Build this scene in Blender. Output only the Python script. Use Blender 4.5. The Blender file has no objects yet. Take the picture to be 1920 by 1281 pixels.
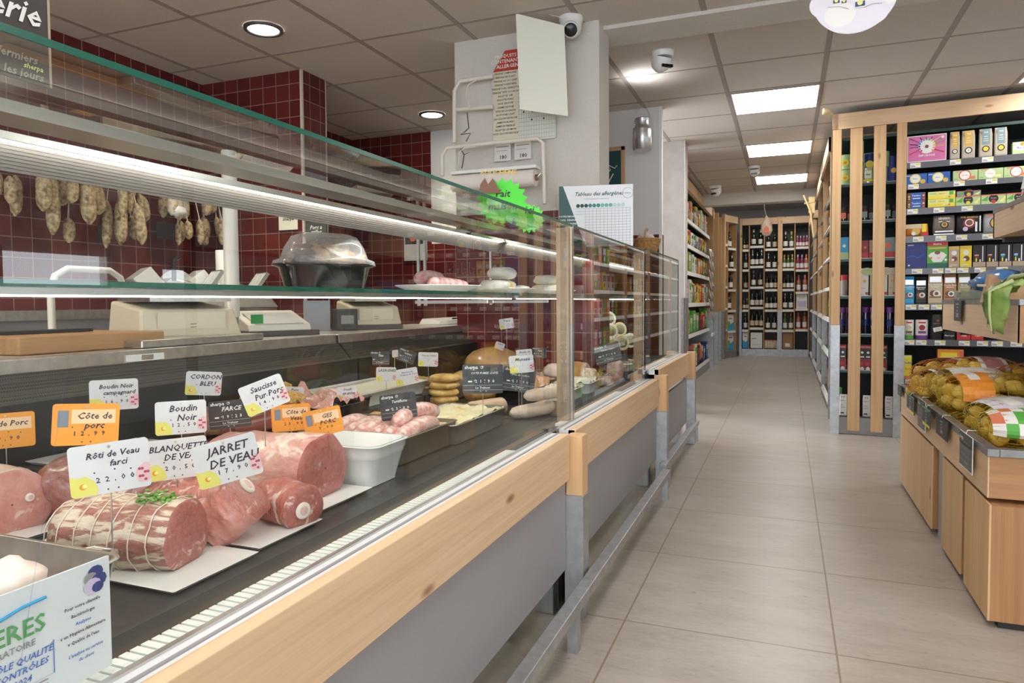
import bpy, bmesh, math, random
from mathutils import Vector, Matrix, noise as mnoise
PI = math.pi
R = math.radians
scn = bpy.context.scene
COL = scn.collection

# ---------------------------------------------------------------- camera
cd = bpy.data.cameras.new('camera'); cam = bpy.data.objects.new('camera', cd); COL.objects.link(cam)
scn.camera = cam
cd.sensor_width = 36; cd.lens = 36 * 1305.47 / 1920
cd.shift_y = -22.05 / 1920
cd.clip_start = 0.02
cam.matrix_world = (Matrix.Translation((0, 0, 1.02)) @ Matrix.Rotation(0.375221, 4, 'Z') @ Matrix.Rotation(PI/2 - 0.039081, 4, 'X') @ Matrix.Rotation(-0.007594, 4, 'Z'))
# ---------------------------------------------------------------- view, world
scn.view_settings.view_transform = 'Standard'; scn.view_settings.look = 'None'
scn.view_settings.gamma = 1; scn.view_settings.use_curve_mapping = False
scn.view_settings.exposure = 0.52
w = bpy.data.worlds.new('daylight'); scn.world = w; w.use_nodes = True
w.node_tree.nodes['Background'].inputs[0].default_value = (0.86, 0.93, 1.0, 1)
w.node_tree.nodes['Background'].inputs[1].default_value = 5.5
scn.cycles.max_bounces = 9; scn.cycles.diffuse_bounces = 4; scn.cycles.glossy_bounces = 4
scn.cycles.transparent_max_bounces = 24; scn.cycles.transmission_bounces = 6
scn.cycles.sample_clamp_indirect = 4.0
scn.cycles.use_denoising = True
PANEL_E = 9.0; DOWN_E = 30.0; LED_E = 18.0

# ---------------------------------------------------------------- materials
MATS = {}
def nt(name):
    m = bpy.data.materials.new(name); m.use_nodes = True
    n = m.node_tree; b = n.nodes['Principled BSDF']
    return m, n, b
def c4(c): return (c[0], c[1], c[2], 1)
def P(name, col, rough=.5, metal=0, em=0, alpha=1, sub=0, coat=0, spec=.5):
    if name in MATS: return MATS[name]
    m, n, b = nt(name)
    b.inputs['Base Color'].default_value = c4(col); b.inputs['Roughness'].default_value = rough
    b.inputs['Metallic'].default_value = metal; b.inputs['Alpha'].default_value = alpha
    b.inputs['Specular IOR Level'].default_value = spec
    if coat: b.inputs['Coat Weight'].default_value = coat; b.inputs['Coat Roughness'].default_value = .12
    if sub: b.inputs['Subsurface Weight'].default_value = sub; b.inputs['Subsurface Radius'].default_value = (.02, .008, .005); b.inputs['Subsurface Scale'].default_value = .5
    if em: b.inputs['Emission Color'].default_value = c4(col); b.inputs['Emission Strength'].default_value = em
    MATS[name] = m; return m
def node(n, t, **kw):
    x = n.nodes.new(t)
    for k, v in kw.items():
        if k.startswith('_'): setattr(x, k[1:], v)
        else: x.inputs[k].default_value = v
    return x
def ramp(n, fac, stops, interp='LINEAR'):
    r = n.nodes.new('ShaderNodeValToRGB'); r.color_ramp.interpolation = interp
    e = r.color_ramp.elements
    while len(e) < len(stops): e.new(.5)
    for k, (p, c) in enumerate(stops): e[k].position = p; e[k].color = c4(c) if len(c) == 3 else c
    n.links.new(fac, r.inputs[0]); return r.outputs[0]
def coords(n, scale=(1, 1, 1), loc=(0, 0, 0), kind='Object'):
    t = n.nodes.new('ShaderNodeTexCoord'); mp = n.nodes.new('ShaderNodeMapping')
    mp.inputs['Scale'].default_value = scale; mp.inputs['Location'].default_value = loc
    n.links.new(t.outputs[kind], mp.inputs[0]); return mp.outputs[0]
def tex_noise(n, vec, scale, detail=4, rough=.55, dist=0):
    t = node(n, 'ShaderNodeTexNoise', Scale=scale, Detail=detail, Roughness=rough, Distortion=dist)
    n.links.new(vec, t.inputs['Vector']); return t.outputs['Fac']
def mix(n, fac, a, b, mode='MIX'):
    x = n.nodes.new('ShaderNodeMix'); x.data_type = 'RGBA'; x.blend_type = mode
    for s, v in ((0, fac), (6, a), (7, b)):
        if isinstance(v, (int, float)): x.inputs[s].default_value = v
        elif isinstance(v, tuple): x.inputs[s].default_value = c4(v)
        else: n.links.new(v, x.inputs[s])
    return x.outputs[2]
def bump(n, b, h, strength=.3, dist=.01):
    x = node(n, 'ShaderNodeBump', Strength=strength, Distance=dist)
    n.links.new(h, x.inputs['Height']); n.links.new(x.outputs[0], b.inputs['Normal'])
def wood(name, axis, light, dark, knots=True, rough=.55, seed=0):
    if name in MATS: return MATS[name]
    m, n, b = nt(name)
    s = [9, 9, 9]; s[axis] = .55
    v = coords(n, tuple(s), (seed, seed*.7, seed*1.3))
    f = tex_noise(n, v, 1.6, 5, .55, 1.4)
    fine = [60, 60, 60]; fine[axis] = 1.2
    g = tex_noise(n, coords(n, tuple(fine)), 2, 3)
    wv = node(n, 'ShaderNodeTexWave', Scale=1.1, Distortion=5.0, Detail=3.0); wv.inputs['Detail Scale'].default_value = .8
    ws = [7, 7, 7]; ws[axis] = .45
    n.links.new(coords(n, tuple(ws), (seed*2, seed, 0)), wv.inputs['Vector'])
    c = ramp(n, f, [(.3, light), (.72, dark)])
    c = mix(n, .28, c, ramp(n, wv.outputs['Fac'], [(.2, light), (.9, tuple(a*.82 for a in dark))]))
    c = mix(n, .22, c, ramp(n, g, [(.35, tuple(a*.8 for a in dark)), (.6, light)]))
    if knots:
        ks = [9.5, 9.5, 9.5]; ks[axis] = 3.4
        vo = node(n, 'ShaderNodeTexVoronoi', Scale=1.0); n.links.new(coords(n, tuple(ks), (seed*3+.3, .2, .6)), vo.inputs['Vector'])
        k = ramp(n, vo.outputs['Distance'], [(.07, (1, 1, 1)), (.14, (0, 0, 0))])
        c = mix(n, k, c, (dark[0]*.42, dark[1]*.33, dark[2]*.28))
    n.links.new(c, b.inputs['Base Color']); b.inputs['Roughness'].default_value = rough
    bump(n, b, g, .12, .002)
    MATS[name] = m; return m
PL = (.80, .57, .36); PD = (.66, .43, .24)
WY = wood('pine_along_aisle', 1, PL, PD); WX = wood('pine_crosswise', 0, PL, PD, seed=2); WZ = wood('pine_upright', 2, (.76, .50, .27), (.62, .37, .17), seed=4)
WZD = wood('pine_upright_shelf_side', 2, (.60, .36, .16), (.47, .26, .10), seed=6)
LXZ = wood('larch_side_face_shaded', 2, (.48, .25, .105), (.30, .135, .05), seed=8); LXX = wood('larch_end_face_shaded', 0, (.47, .25, .11), (.29, .13, .05), seed=9)  # larch faces turned from the aisle: their shade is put into the darker colour
def speckle(name, a, b_, scale, rough=.5, metal=0, bs=.2, bd=.004, lo=.35, hi=.65, detail=6, sub=0, coat=0, kind='Object'):
    if name in MATS: return MATS[name]
    m, n, b = nt(name); v = coords(n, kind=kind)
    f = tex_noise(n, v, scale, detail)
    n.links.new(ramp(n, f, [(lo, a), (hi, b_)]), b.inputs['Base Color'])
    b.inputs['Roughness'].default_value = rough; b.inputs['Metallic'].default_value = metal
    if coat: b.inputs['Coat Weight'].default_value = coat; b.inputs['Coat Roughness'].default_value = .15
    if sub: b.inputs['Subsurface Weight'].default_value = sub; b.inputs['Subsurface Radius'].default_value = (.02, .007, .005); b.inputs['Subsurface Scale'].default_value = .4
    if bs: bump(n, b, f, bs, bd)
    MATS[name] = m; return m
def floor_mat():
    m, n, b = nt('concrete_look_floor_tiles')
    br = node(n, 'ShaderNodeTexBrick', Scale=1.0); br.offset = 0; br.squash = 1
    br.inputs['Mortar Size'].default_value = .0028; br.inputs['Mortar Smooth'].default_value = 0
    br.inputs['Brick Width'].default_value = .616; br.inputs['Row Height'].default_value = .6405
    n.links.new(coords(n, loc=(.4735, -2.169 + .6405*6, 0)), br.inputs['Vector'])
    v = coords(n, (1, 3.2, 1)); a = tex_noise(n, v, 3.2, 8, .62); a2 = tex_noise(n, coords(n, (5, 14, 5)), 5, 6, .7); a3 = tex_noise(n, coords(n), 1.1, 3, .5)
    c = ramp(n, a, [(.3, (.29, .245, .195)), (.7, (.50, .445, .38))])
    c = mix(n, .35, c, ramp(n, a2, [(.35, (.28, .24, .20)), (.62, (.58, .53, .47))]))
    c = mix(n, .3, c, ramp(n, a3, [(.35, (.32, .255, .195)), (.65, (.52, .485, .44))]))
    c = mix(n, br.outputs['Fac'], c, (.23, .165, .11))
    n.links.new(c, b.inputs['Base Color'])
    rr = ramp(n, a2, [(.3, (.26, .26, .26)), (.7, (.42, .42, .42))]); n.links.new(rr, b.inputs['Roughness'])
    b.inputs['Specular IOR Level'].default_value = .6
    MATS['floor'] = m; return m
def ceiling_mat():
    m, n, b = nt('mineral_fibre_ceiling_tiles')
    f = tex_noise(n, coords(n), 260, 3); f2 = tex_noise(n, coords(n), .7, 2)
    c = mix(n, .4, ramp(n, f, [(.35, (.56, .495, .435)), (.6, (.66, .60, .54))]), ramp(n, f2, [(.4, (.54, .47, .41)), (.6, (.65, .60, .55))]))
    n.links.new(c, b.inputs['Base Color']); b.inputs['Roughness'].default_value = .9
    bump(n, b, f, .25, .002); return m
def wall_tiles(name, u, loc=(0, 0, 0)):
    # dark red 10 cm glazed tiles; u = horizontal axis of the wall
    m, n, b = nt(name)
    br = node(n, 'ShaderNodeTexBrick', Scale=1.0); br.offset = 0; br.squash = 1
    br.inputs['Mortar Size'].default_value = .0022; br.inputs['Mortar Smooth'].default_value = .1
    br.inputs['Brick Width'].default_value = .1015; br.inputs['Row Height'].default_value = .1015; br.inputs['Bias'].default_value = 0
    br.inputs['Color1'].default_value = (.135, .020, .018, 1); br.inputs['Color2'].default_value = (.095, .014, .016, 1)
    br.inputs['Mortar'].default_value = (.30, .205, .17, 1)
    t = n.nodes.new('ShaderNodeTexCoord'); sp = n.nodes.new('ShaderNodeSeparateXYZ'); cb = n.nodes.new('ShaderNodeCombineXYZ')
    n.links.new(t.outputs['Object'], sp.inputs[0]); n.links.new(sp.outputs[u], cb.inputs[0]); n.links.new(sp.outputs[2], cb.inputs[1])
    mp = n.nodes.new('ShaderNodeMapping'); mp.inputs['Location'].default_value = loc
    n.links.new(cb.outputs[0], mp.inputs[0]); n.links.new(mp.outputs[0], br.inputs['Vector'])
    n.links.new(br.outputs['Color'], b.inputs['Base Color']); b.inputs['Roughness'].default_value = .22
    bump(n, b, br.outputs['Fac'], -.4, .002); return m
def plaster():
    m, n, b = nt('rough_white_plaster'); f = tex_noise(n, coords(n), 55, 5, .6, .6)
    b.inputs['Base Color'].default_value = (.66, .625, .58, 1); b.inputs['Roughness'].default_value = .85
    bump(n, b, f, .7, .008); return m
def glass(name, tint=(.97, .99, .98), ior=1.55):
    # clear pane: sees through it, mirrors with Fresnel on the side that faces the viewer
    m = bpy.data.materials.new(name); m.use_nodes = True; n = m.node_tree; n.nodes.clear()
    o = n.nodes.new('ShaderNodeOutputMaterial'); t = n.nodes.new('ShaderNodeBsdfTransparent'); t.inputs[0].default_value = c4(tint)
    g = n.nodes.new('ShaderNodeBsdfGlossy'); g.inputs['Roughness'].default_value = 0; g.inputs[0].default_value = (1, 1, 1, 1)
    fr = node(n, 'ShaderNodeFresnel', IOR=ior); ge = n.nodes.new('ShaderNodeNewGeometry')
    s = node(n, 'ShaderNodeMath', _operation='SUBTRACT'); s.inputs[0].default_value = 1; n.links.new(ge.outputs['Backfacing'], s.inputs[1])
    mu = node(n, 'ShaderNodeMath', _operation='MULTIPLY'); n.links.new(fr.outputs[0], mu.inputs[0]); n.links.new(s.outputs[0], mu.inputs[1])
    mx = n.nodes.new('ShaderNodeMixShader'); n.links.new(mu.outputs[0], mx.inputs[0]); n.links.new(t.outputs[0], mx.inputs[1]); n.links.new(g.outputs[0], mx.inputs[2])
    n.links.new(mx.outputs[0], o.inputs[0]); MATS[name] = m; return m
def film(name, col, amount, rough=.12):
    # thin plastic film: mostly clear with a soft sheen
    m = bpy.data.materials.new(name); m.use_nodes = True; n = m.node_tree; b = n.nodes['Principled BSDF']; o = n.nodes['Material Output']
    b.inputs['Base Color'].default_value = c4(col); b.inputs['Roughness'].default_value = rough; b.inputs['Specular IOR Level'].default_value = 1
    t = n.nodes.new('ShaderNodeBsdfTransparent'); mx = n.nodes.new('ShaderNodeMixShader')
    lw = node(n, 'ShaderNodeLayerWeight', Blend=.35); ad = node(n, 'ShaderNodeMath', _operation='MULTIPLY_ADD'); ad.inputs[1].default_value = .5; ad.inputs[2].default_value = amount
    n.links.new(lw.outputs['Facing'], ad.inputs[0]); n.links.new(ad.outputs[0], mx.inputs[0]); n.links.new(t.outputs[0], mx.inputs[1]); n.links.new(b.outputs[0], mx.inputs[2]); n.links.new(mx.outputs[0], o.inputs[0])
    MATS[name] = m; return m
GL = glass('clear_case_glass'); GE = P('green_glass_edge', (.012, .115, .08), .2, spec=.6)
LID = film('clear_plastic_lid', (.9, .9, .9), .12); FILM = film('clear_wrap', (.95, .95, .95), .07)
STEEL = speckle('brushed_steel', (.55, .53, .50), (.68, .66, .62), 40, .33, 1, .03, .001)
STEELW = speckle('warm_brushed_steel', (.36, .265, .19), (.44, .33, .24), 30, .45, .7, .02, .001)
GALV = speckle('galvanised_steel', (.36, .37, .38), (.50, .51, .52), 26, .42, .75, .04, .001, .3, .7)
GREYP = P('grey_panel', (.30, .285, .29), .45); LEDGE = P('pale_grey_ledge', (.72, .72, .74), .35)
WHITE = P('white_plastic', (.86, .86, .84), .3); WMAT = P('white_card', (.88, .88, .86), .6); BLACK = P('black_plastic', (.012, .012, .014), .3)
BLACKM = P('matt_black', (.018, .017, .017), .6); INK = P('dark_ink', (.03, .025, .05), .6); CREAM = P('cream_card', (.84, .79, .66), .55)
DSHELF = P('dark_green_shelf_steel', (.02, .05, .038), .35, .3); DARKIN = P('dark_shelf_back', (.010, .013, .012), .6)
SLATE = P('slate_board', (.055, .058, .062), .45); LABW = P('price_strip_white', (.87, .87, .85), .5); YEL = P('price_yellow', (.85, .72, .08), .5)
CHAR = P('charcoal_rail', (.13, .13, .14), .35, .5)

# ---------------------------------------------------------------- mesh building
_TXT = {}
def text2d(s, italic=0):
    k = (s, italic)
    if k in _TXT: return _TXT[k]
    cu = bpy.data.curves.new('t', 'FONT'); cu.body = s; cu.size = 1; cu.resolution_u = 1; cu.align_x = 'CENTER'; cu.align_y = 'CENTER'; cu.shear = italic; cu.fill_mode = 'FRONT'; cu.offset = .017
    o = bpy.data.objects.new('t', cu); COL.objects.link(o); dg = bpy.context.evaluated_depsgraph_get()
    me = o.evaluated_get(dg).to_mesh()
    r = ([(v.co.x, v.co.y) for v in me.vertices], [tuple(p.vertices) for p in me.polygons])
    o.evaluated_get(dg).to_mesh_clear(); bpy.data.objects.remove(o); bpy.data.curves.remove(cu)
    _TXT[k] = r; return r
class MB:
    def __init__(s): s.v = []; s.f = []; s.mi = []; s.sm = []; s.mats = []
    def _m(s, m):
        if m not in s.mats: s.mats.append(m)
        return s.mats.index(m)
    def add(s, vs, fs, m, M=None, smooth=False):
        o = len(s.v); k = s._m(m)
        s.v += [tuple(M @ Vector(v)) for v in vs] if M else [tuple(v) for v in vs]
        for f in fs: s.f.append(tuple(o + i for i in f)); s.mi.append(k); s.sm.append(smooth)
        return s
    def box(s, a, b, m, M=None, top=None, front=None):
        (x0, y0, z0), (x1, y1, z1) = a, b
        x0, x1 = min(x0, x1), max(x0, x1); y0, y1 = min(y0, y1), max(y0, y1); z0, z1 = min(z0, z1), max(z0, z1)
        vs = [(x0,y0,z0),(x1,y0,z0),(x1,y1,z0),(x0,y1,z0),(x0,y0,z1),(x1,y0,z1),(x1,y1,z1),(x0,y1,z1)]
        fs = [(0,3,2,1),(4,5,6,7),(0,1,5,4),(1,2,6,5),(2,3,7,6),(3,0,4,7)]
        for i, f in enumerate(fs):
            mm = top if (i == 1 and top) else front if (i == 2 and front) else m
            s.add([vs[j] for j in f], [(0,1,2,3)], mm, M) if (top or front) else None
        if not (top or front): s.add(vs, fs, m, M)
        return s
    def hexa(s, q, m, M=None):   # 8 corners, bottom four then top four
        s.add(q, [(0,3,2,1),(4,5,6,7),(0,1,5,4),(1,2,6,5),(2,3,7,6),(3,0,4,7)], m, M); return s
    def ring(s, rings, m, M=None, smooth=True, cap=True, closed=True):
        n = len(rings[0]); vs = [p for r in rings for p in r]; fs = []
        for i in range(len(rings)-1):
            for j in range(n if closed else n-1):
                fs.append((i*n+j, i*n+(j+1) % n, (i+1)*n+(j+1) % n, (i+1)*n+j))
        s.add(vs, fs, m, M, smooth)
        if cap and closed:
            s.add(rings[0], [tuple(range(n))[::-1]], m, M); s.add(rings[-1], [tuple(range(n))], m, M)
        return s
    def lathe(s, prof, m, n=16, M=None, cap=True, smooth=True):
        return s.ring([[(r*math.cos(2*PI*j/n), r*math.sin(2*PI*j/n), z) for j in range(n)] for r, z in prof], m, M, smooth, cap)
    def tube(s, pts, r, m, n=8, M=None, cap=True):
        pts = [Vector(p) for p in pts]; rr = r if isinstance(r, (list, tuple)) else [r]*len(pts); rings = []
        up = Vector((0, 0, 1)); prev = None
        for i, p in enumerate(pts):
            d = (pts[min(i+1, len(pts)-1)] - pts[max(i-1, 0)]).normalized()
            if prev is None: a = d.cross(up if abs(d.z) < .9 else Vector((1, 0, 0))).normalized()
            else: a = (prev - d*prev.dot(d)).normalized()
            prev = a; b = d.cross(a)
            rings.append([tuple(p + (a*math.cos(2*PI*j/n) + b*math.sin(2*PI*j/n))*rr[i]) for j in range(n)])
        return s.ring([r_[::-1] for r_ in rings], m, M, True, cap)
    def disc(s, c, r, m, M=None, n=20, sx=1):   # disc in local XZ facing -Y
        s.add([(c[0]+r*sx*math.cos(2*PI*j/n), c[1], c[2]+r*math.sin(2*PI*j/n)) for j in range(n)], [tuple(range(n))], m, M); return s
    def rect(s, x0, z0, x1, z1, y, m, M=None):
        s.add([(x0,y,z0),(x1,y,z0),(x1,y,z1),(x0,y,z1)], [(0,1,2,3)], m, M); return s
    def poly(s, pts, y, m, M=None):
        s.add([(a, y, b) for a, b in pts], [tuple(range(len(pts)))], m, M); return s
    def text(s, t, x, z, size, y, m, M=None, it=0):
        vs, fs = text2d(t, it); s.add([(x+a*size, y, z+b*size) for a, b in vs], fs, m, M); return s
    def blob(s, c, rad, m, seed=0, amp=.15, freq=2.0, sub=2, M=None, sq=1.0, flat=None):
        bm = bmesh.new(); bmesh.ops.create_icosphere(bm, subdivisions=sub, radius=1)
        vs = []
        for v in bm.verts:
            p = v.co.normalized(); k = 1 + amp*mnoise.noise(p*freq + Vector((seed*7.3, seed*3.1, seed)))
            q = Vector([math.copysign(abs(a)**sq, a) for a in p]) if sq != 1 else p
            q = Vector((q.x*rad[0], q.y*rad[1], q.z*rad[2]))*k
            if flat is not None and q.z < -rad[2]*flat: q.z = -rad[2]*flat
            vs.append(tuple(q + Vector(c)))
        fs = [tuple(v.index for v in f.verts) for f in bm.faces]; bm.free()
        s.add(vs, fs, m, M, True); return s
    def build(s, name, parent=None, loc=(0, 0, 0), rot=(0, 0, 0), bevel=0, solid=0):
        me = bpy.data.meshes.new(name); me.from_pydata(s.v, [], s.f)
        for m in s.mats: me.materials.append(m)
        me.polygons.foreach_set('material_index', s.mi); me.polygons.foreach_set('use_smooth', s.sm); me.update()
        o = bpy.data.objects.new(name, me); COL.objects.link(o); o.location = loc; o.rotation_euler = rot
        if parent: o.parent = parent
        if bevel:
            b = o.modifiers.new('b', 'BEVEL'); b.width = bevel; b.segments = 2; b.limit_method = 'ANGLE'; b.angle_limit = R(40)
        if solid:
            b = o.modifiers.new('s', 'SOLIDIFY'); b.thickness = solid; b.offset = 0
        return o
def thing(name, label, cat, loc=(0, 0, 0), rot=(0, 0, 0), group=None):
    o = bpy.data.objects.new(name, None); COL.objects.link(o); o.location = loc; o.rotation_euler = rot; o.empty_display_size = .05
    return tag(o, label, cat, group)
def tag(o, label, cat, group=None):
    o['label'] = label; o['category'] = cat
    if group: o['group'] = group
    return o
def struct(o): o['kind'] = 'structure'; return o
def dup(root, loc=None, rot=None, label=None, group=None, scale=None):
    r = root.copy(); COL.objects.link(r)
    if loc is not None: r.location = loc
    if rot is not None: r.rotation_euler = rot
    if scale is not None: r.scale = scale
    if label: r['label'] = label
    if group: r['group'] = group
    for ch in list(root.children):
        c = ch.copy(); COL.objects.link(c); c.parent = r
        for g_ in ch.children:
            d = g_.copy(); COL.objects.link(d); d.parent = c
    return r
def TR(x, y, z, rz=0, rx=0, ry=0): return Matrix.Translation((x, y, z)) @ Matrix.Rotation(rz, 4, 'Z') @ Matrix.Rotation(ry, 4, 'Y') @ Matrix.Rotation(rx, 4, 'X')
ORD = ['first', 'second', 'third', 'fourth', 'fifth', 'sixth', 'seventh', 'eighth', 'ninth', 'tenth', 'eleventh', 'twelfth', 'thirteenth', 'fourteenth', 'fifteenth', 'sixteenth']

# ================================================================ setting
FL = floor_mat(); CEI = ceiling_mat(); PLA = plaster(); TY = wall_tiles('red_wall_tiles_side', 1, (.02, .055, 0)); TX = wall_tiles('red_wall_tiles_front', 0, (.03, .055, 0))
WPAINT = P('white_wall_paint', (.74, .74, .74), .7); GPAINT = speckle('grey_wall_paint', (.52, .49, .45), (.58, .55, .51), 9, .75, 0, .05)
TBAR = P('ceiling_grid_bar', (.36, .305, .27), .65); TBL = P('ceiling_grid_gap', (.30, .26, .23), .7)
struct(MB().box((-4.4, -3.4, -.12), (4.6, 15.2, 0), FL).build('floor'))
mb = MB()
mb.box((-3.7, -3.2, 2.46), (4.2, 9.8, 2.56), CEI)
struct(mb.build('ceiling'))
struct(MB().box((-3.7, 9.8, 2.80), (4.2, 15.0, 2.90), WPAINT).build('ceiling_far'))
# ceiling grid: one structural trim per direction
mb = MB()
x = -.39 - .6*5
while x < 4.1:
    mb.box((x-.014, -3.2, 2.4585), (x+.012, 9.8, 2.46), TBAR); mb.box((x+.012, -3.2, 2.4585), (x+.0155, 9.8, 2.46), TBL); x += .6
struct(mb.build('trim_1'))
mb = MB(); y = 5.085 - .594*13
while y < 9.7:
    mb.box((-3.7, y-.003, 2.4588), (4.2, y+.010, 2.46), TBAR); mb.box((-3.7, y-.008, 2.4585), (4.2, y-.004, 2.46), TBL); y += .594
struct(mb.build('trim_2'))
struct(MB().box((-1.0, 3.62, 2.44), (4.2, 3.88, 2.47), PLA).build('ceiling_beam'))
struct(MB().box((-1.6, 9.78, 2.31), (4.2, 9.98, 2.85), PLA).build('ceiling_beam_far'))
# walls
struct(MB().box((-3.75, -3.2, 0), (-3.57, 3.56, 2.46), TY).build('wall_left'))
struct(MB().box((-3.75, 3.56, 0), (-2.78, 3.79, 2.46), TX).box((-2.779, 3.57, 0), (-2.775, 3.79, 2.46), TY).build('wall_tiled_return'))
struct(MB().box((-2.787, 3.552, 0), (-2.772, 3.567, 2.46), P('tile_edge_trim', (.62, .52, .46), .4)).box((-2.785, 3.785, 0), (-2.775, 3.8, 2.46), MATS['tile_edge_trim']).build('trim_3'))
struct(MB().box((-3.75, 5.25, 0), (-2.79, 5.34, 2.46), TX).build('wall_back_tiled'))
struct(MB().box((-2.79, 5.25, 1.52), (-.872, 5.34, 2.46), WPAINT).box((-2.79, 5.25, 0), (-.872, 5.34, 1.52), TX).box((-.872, 5.25, 0), (-.865, 5.34, 1.52), TY).build('wall_back'))
struct(MB().box((-.884, 5.243, 0), (-.863, 5.262, 2.46), P('bright_corner_bead', (.86, .87, .88), .4)).build('trim_4'))
struct(MB().box((-3.75, 3.79, 0), (-3.57, 5.25, 2.46), TY).build('wall_left_recess'))
struct(MB().box((-1.72, 3.53, 1.505), (-.90, 3.74, 2.46), PLA).box((-1.72, 3.528, 0), (-.901, 3.742, 1.505), TX).box((-.901, 3.528, 0), (-.899, 3.742, 1.505), TY).build('pillar_plaster'))
struct(MB().box((-1.10, 6.42, 0), (-.86, 6.66, 2.46), GPAINT).box((-.862, 6.42, 1.05), (-.852, 6.44, 2.46), MATS['bright_corner_bead']).build('pillar_grey'))
struct(MB().box((-.885, 6.412, 0), (-.852, 6.425, 1.05), GALV).box((-.858, 6.412, 0), (-.848, 6.66, 1.05), GALV).build('trim_5'))
struct(MB().box((-1.75, 6.95, 0), (-1.65, 14.9, 2.85), WPAINT).build('wall_left_far'))
struct(MB().box((-1.75, 6.9, 0), (-1.10, 7.0, 2.46), WPAINT).build('wall_left_step'))
struct(MB().box((-1.8, 14.6, 0), (4.2, 14.75, 2.85), WPAINT).build('wall_far'))
# right wall with four daylight openings, wall behind the camera with shop windows
def wall_with_holes(name, axis, at, thick, u0, u1, z1, holes, m):
    mb = MB(); us = sorted({u0, u1, *[h[0] for h in holes], *[h[1] for h in holes]})
    for a, b in zip(us, us[1:]):
        hs = sorted([(h[2], h[3]) for h in holes if h[0] <= a+1e-6 and h[1] >= b-1e-6]); z = 0
        for h0, h1 in hs + [(z1, z1)]:
            if h0 > z:
                if axis == 0: mb.box((at, a, z), (at+thick, b, h0), m)
                else: mb.box((a, at, z), (b, at+thick, h0), m)
            z = h1
    return struct(mb.build(name))
HR = [(.6, 1.75, .95, 1.40), (2.15, 2.75, 1.18, 1.42), (3.35, 4.25, 1.16, 1.46), (4.75, 5.3, 1.2, 1.38)]
wall_with_holes('wall_right', 0, 3.9, .15, -3.2, 15, 2.85, HR, WPAINT)
for k, (a, b, c, d) in enumerate(HR):
    fr = struct(MB().box((3.92, a, c), (3.98, b, c+.03), WHITE).box((3.92, a, d-.03), (3.98, b, d), WHITE).box((3.92, a, c), (3.98, a+.03, d), WHITE).box((3.92, b-.03, c), (3.98, b, d), WHITE).build('window_%d' % (k+1)))
HB = [(-3.0, -1.2, .9, 2.1), (-.8, 1.2, .1, 2.2), (1.6, 3.4, .9, 2.1)]
wall_with_holes('wall_rear', 1, -3.3, .15, -3.75, 4.05, 2.46, HB, WPAINT)
for k, (a, b, c, d) in enumerate(HB):
    struct(MB().box((a, -3.26, c), (b, -3.2, c+.05), GALV).box((a, -3.26, d-.05), (b, -3.2, d), GALV).box((a, -3.26, c), (a+.05, -3.2, d), GALV).box((b-.05, -3.26, c), (b, -3.2, d), GALV).build('window_%d' % (k+5)))
# ---- ceiling luminaires
PAN = P('light_panel_diffuser', (1, .985, .96), .5, em=PANEL_E)
def panel(x, y, lab):
    t = thing('ceiling_light_panel', lab, 'ceiling light', (x, y, 2.452), group='square ceiling light panels')
    MB().box((-.278, -.278, -.003), (.278, .278, .004), PAN).build('diffuser', t)
    MB().box((-.292, -.292, -.004), (.292, -.278, .006), TBAR).box((-.292, .278, -.004), (.292, .292, .006), TBAR).box((-.292, -.278, -.004), (-.278, .278, .006), TBAR).box((.278, -.278, -.004), (.292, .278, .006), TBAR).build('frame', t)
panel(-.085, 5.39, 'bright square ceiling light panel over the aisle, largest of the three in the row')
panel(-.075, 7.12, 'bright square ceiling light panel over the aisle, middle one of the three')
panel(-.065, 8.87, 'bright square ceiling light panel over the aisle, farthest, nearest the ceiling beam')
panel(1.70, 5.30, 'ceiling light panel above the grocery shelf, only its corner in view')
for x, y in ((-.085, 1.8), (-.085, 0), (1.72, 1.8), (1.72, 0), (-.085, -1.8)): panel(x, y, 'square ceiling light panel in the part of the shop before the meat counter')
for x, y in ((-.1, 11.2), (.1, 12.6)):
    t = thing('ceiling_light_panel', 'ceiling light panel in the raised ceiling before the wine racks', 'ceiling light', (x, y, 2.79), group='light panels before the wine racks'); MB().box((-.35, -.25, -.003), (.35, .25, .004), PAN).build('diffuser', t); MB().box((-.37, -.27, .004), (.37, .27, .01), TBAR).build('frame', t)
DOWN = P('downlight_glow', (1, .93, .78), .4, em=DOWN_E)
def downlight(x, y, lab):
    t = thing('recessed_downlight', lab, 'ceiling light', (x, y, 2.455), group='round recessed downlights')
    MB().lathe([(.078, .004), (.078, -.002), (.074, -.004)], DOWN, 24).build('lamp', t)
    MB().lathe([(.076, .004), (.080, -.008), (.098, -.008), (.100, .004)], CHAR, 28, cap=False).build('ring', t)
    l = bpy.data.lights.new('downlight', 'SPOT'); l.energy = 55; l.spot_size = R(115); l.spot_blend = .8; l.color = (1, .88, .70); l.shadow_soft_size = .07
    o = bpy.data.objects.new('downlight', l); COL.objects.link(o); o.location = (0, 0, -.02); o.parent = t
downlight(-2.548, 2.964, 'round recessed downlight with dark rim, the bigger one nearer the counter')
downlight(-2.523, 4.775, 'round recessed downlight with dark rim beside the plaster pillar')
for x, y in ((-2.56, 1.15), (-2.57, -.66)): downlight(x, y, 'round recessed downlight over the service side of the counter')

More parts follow.
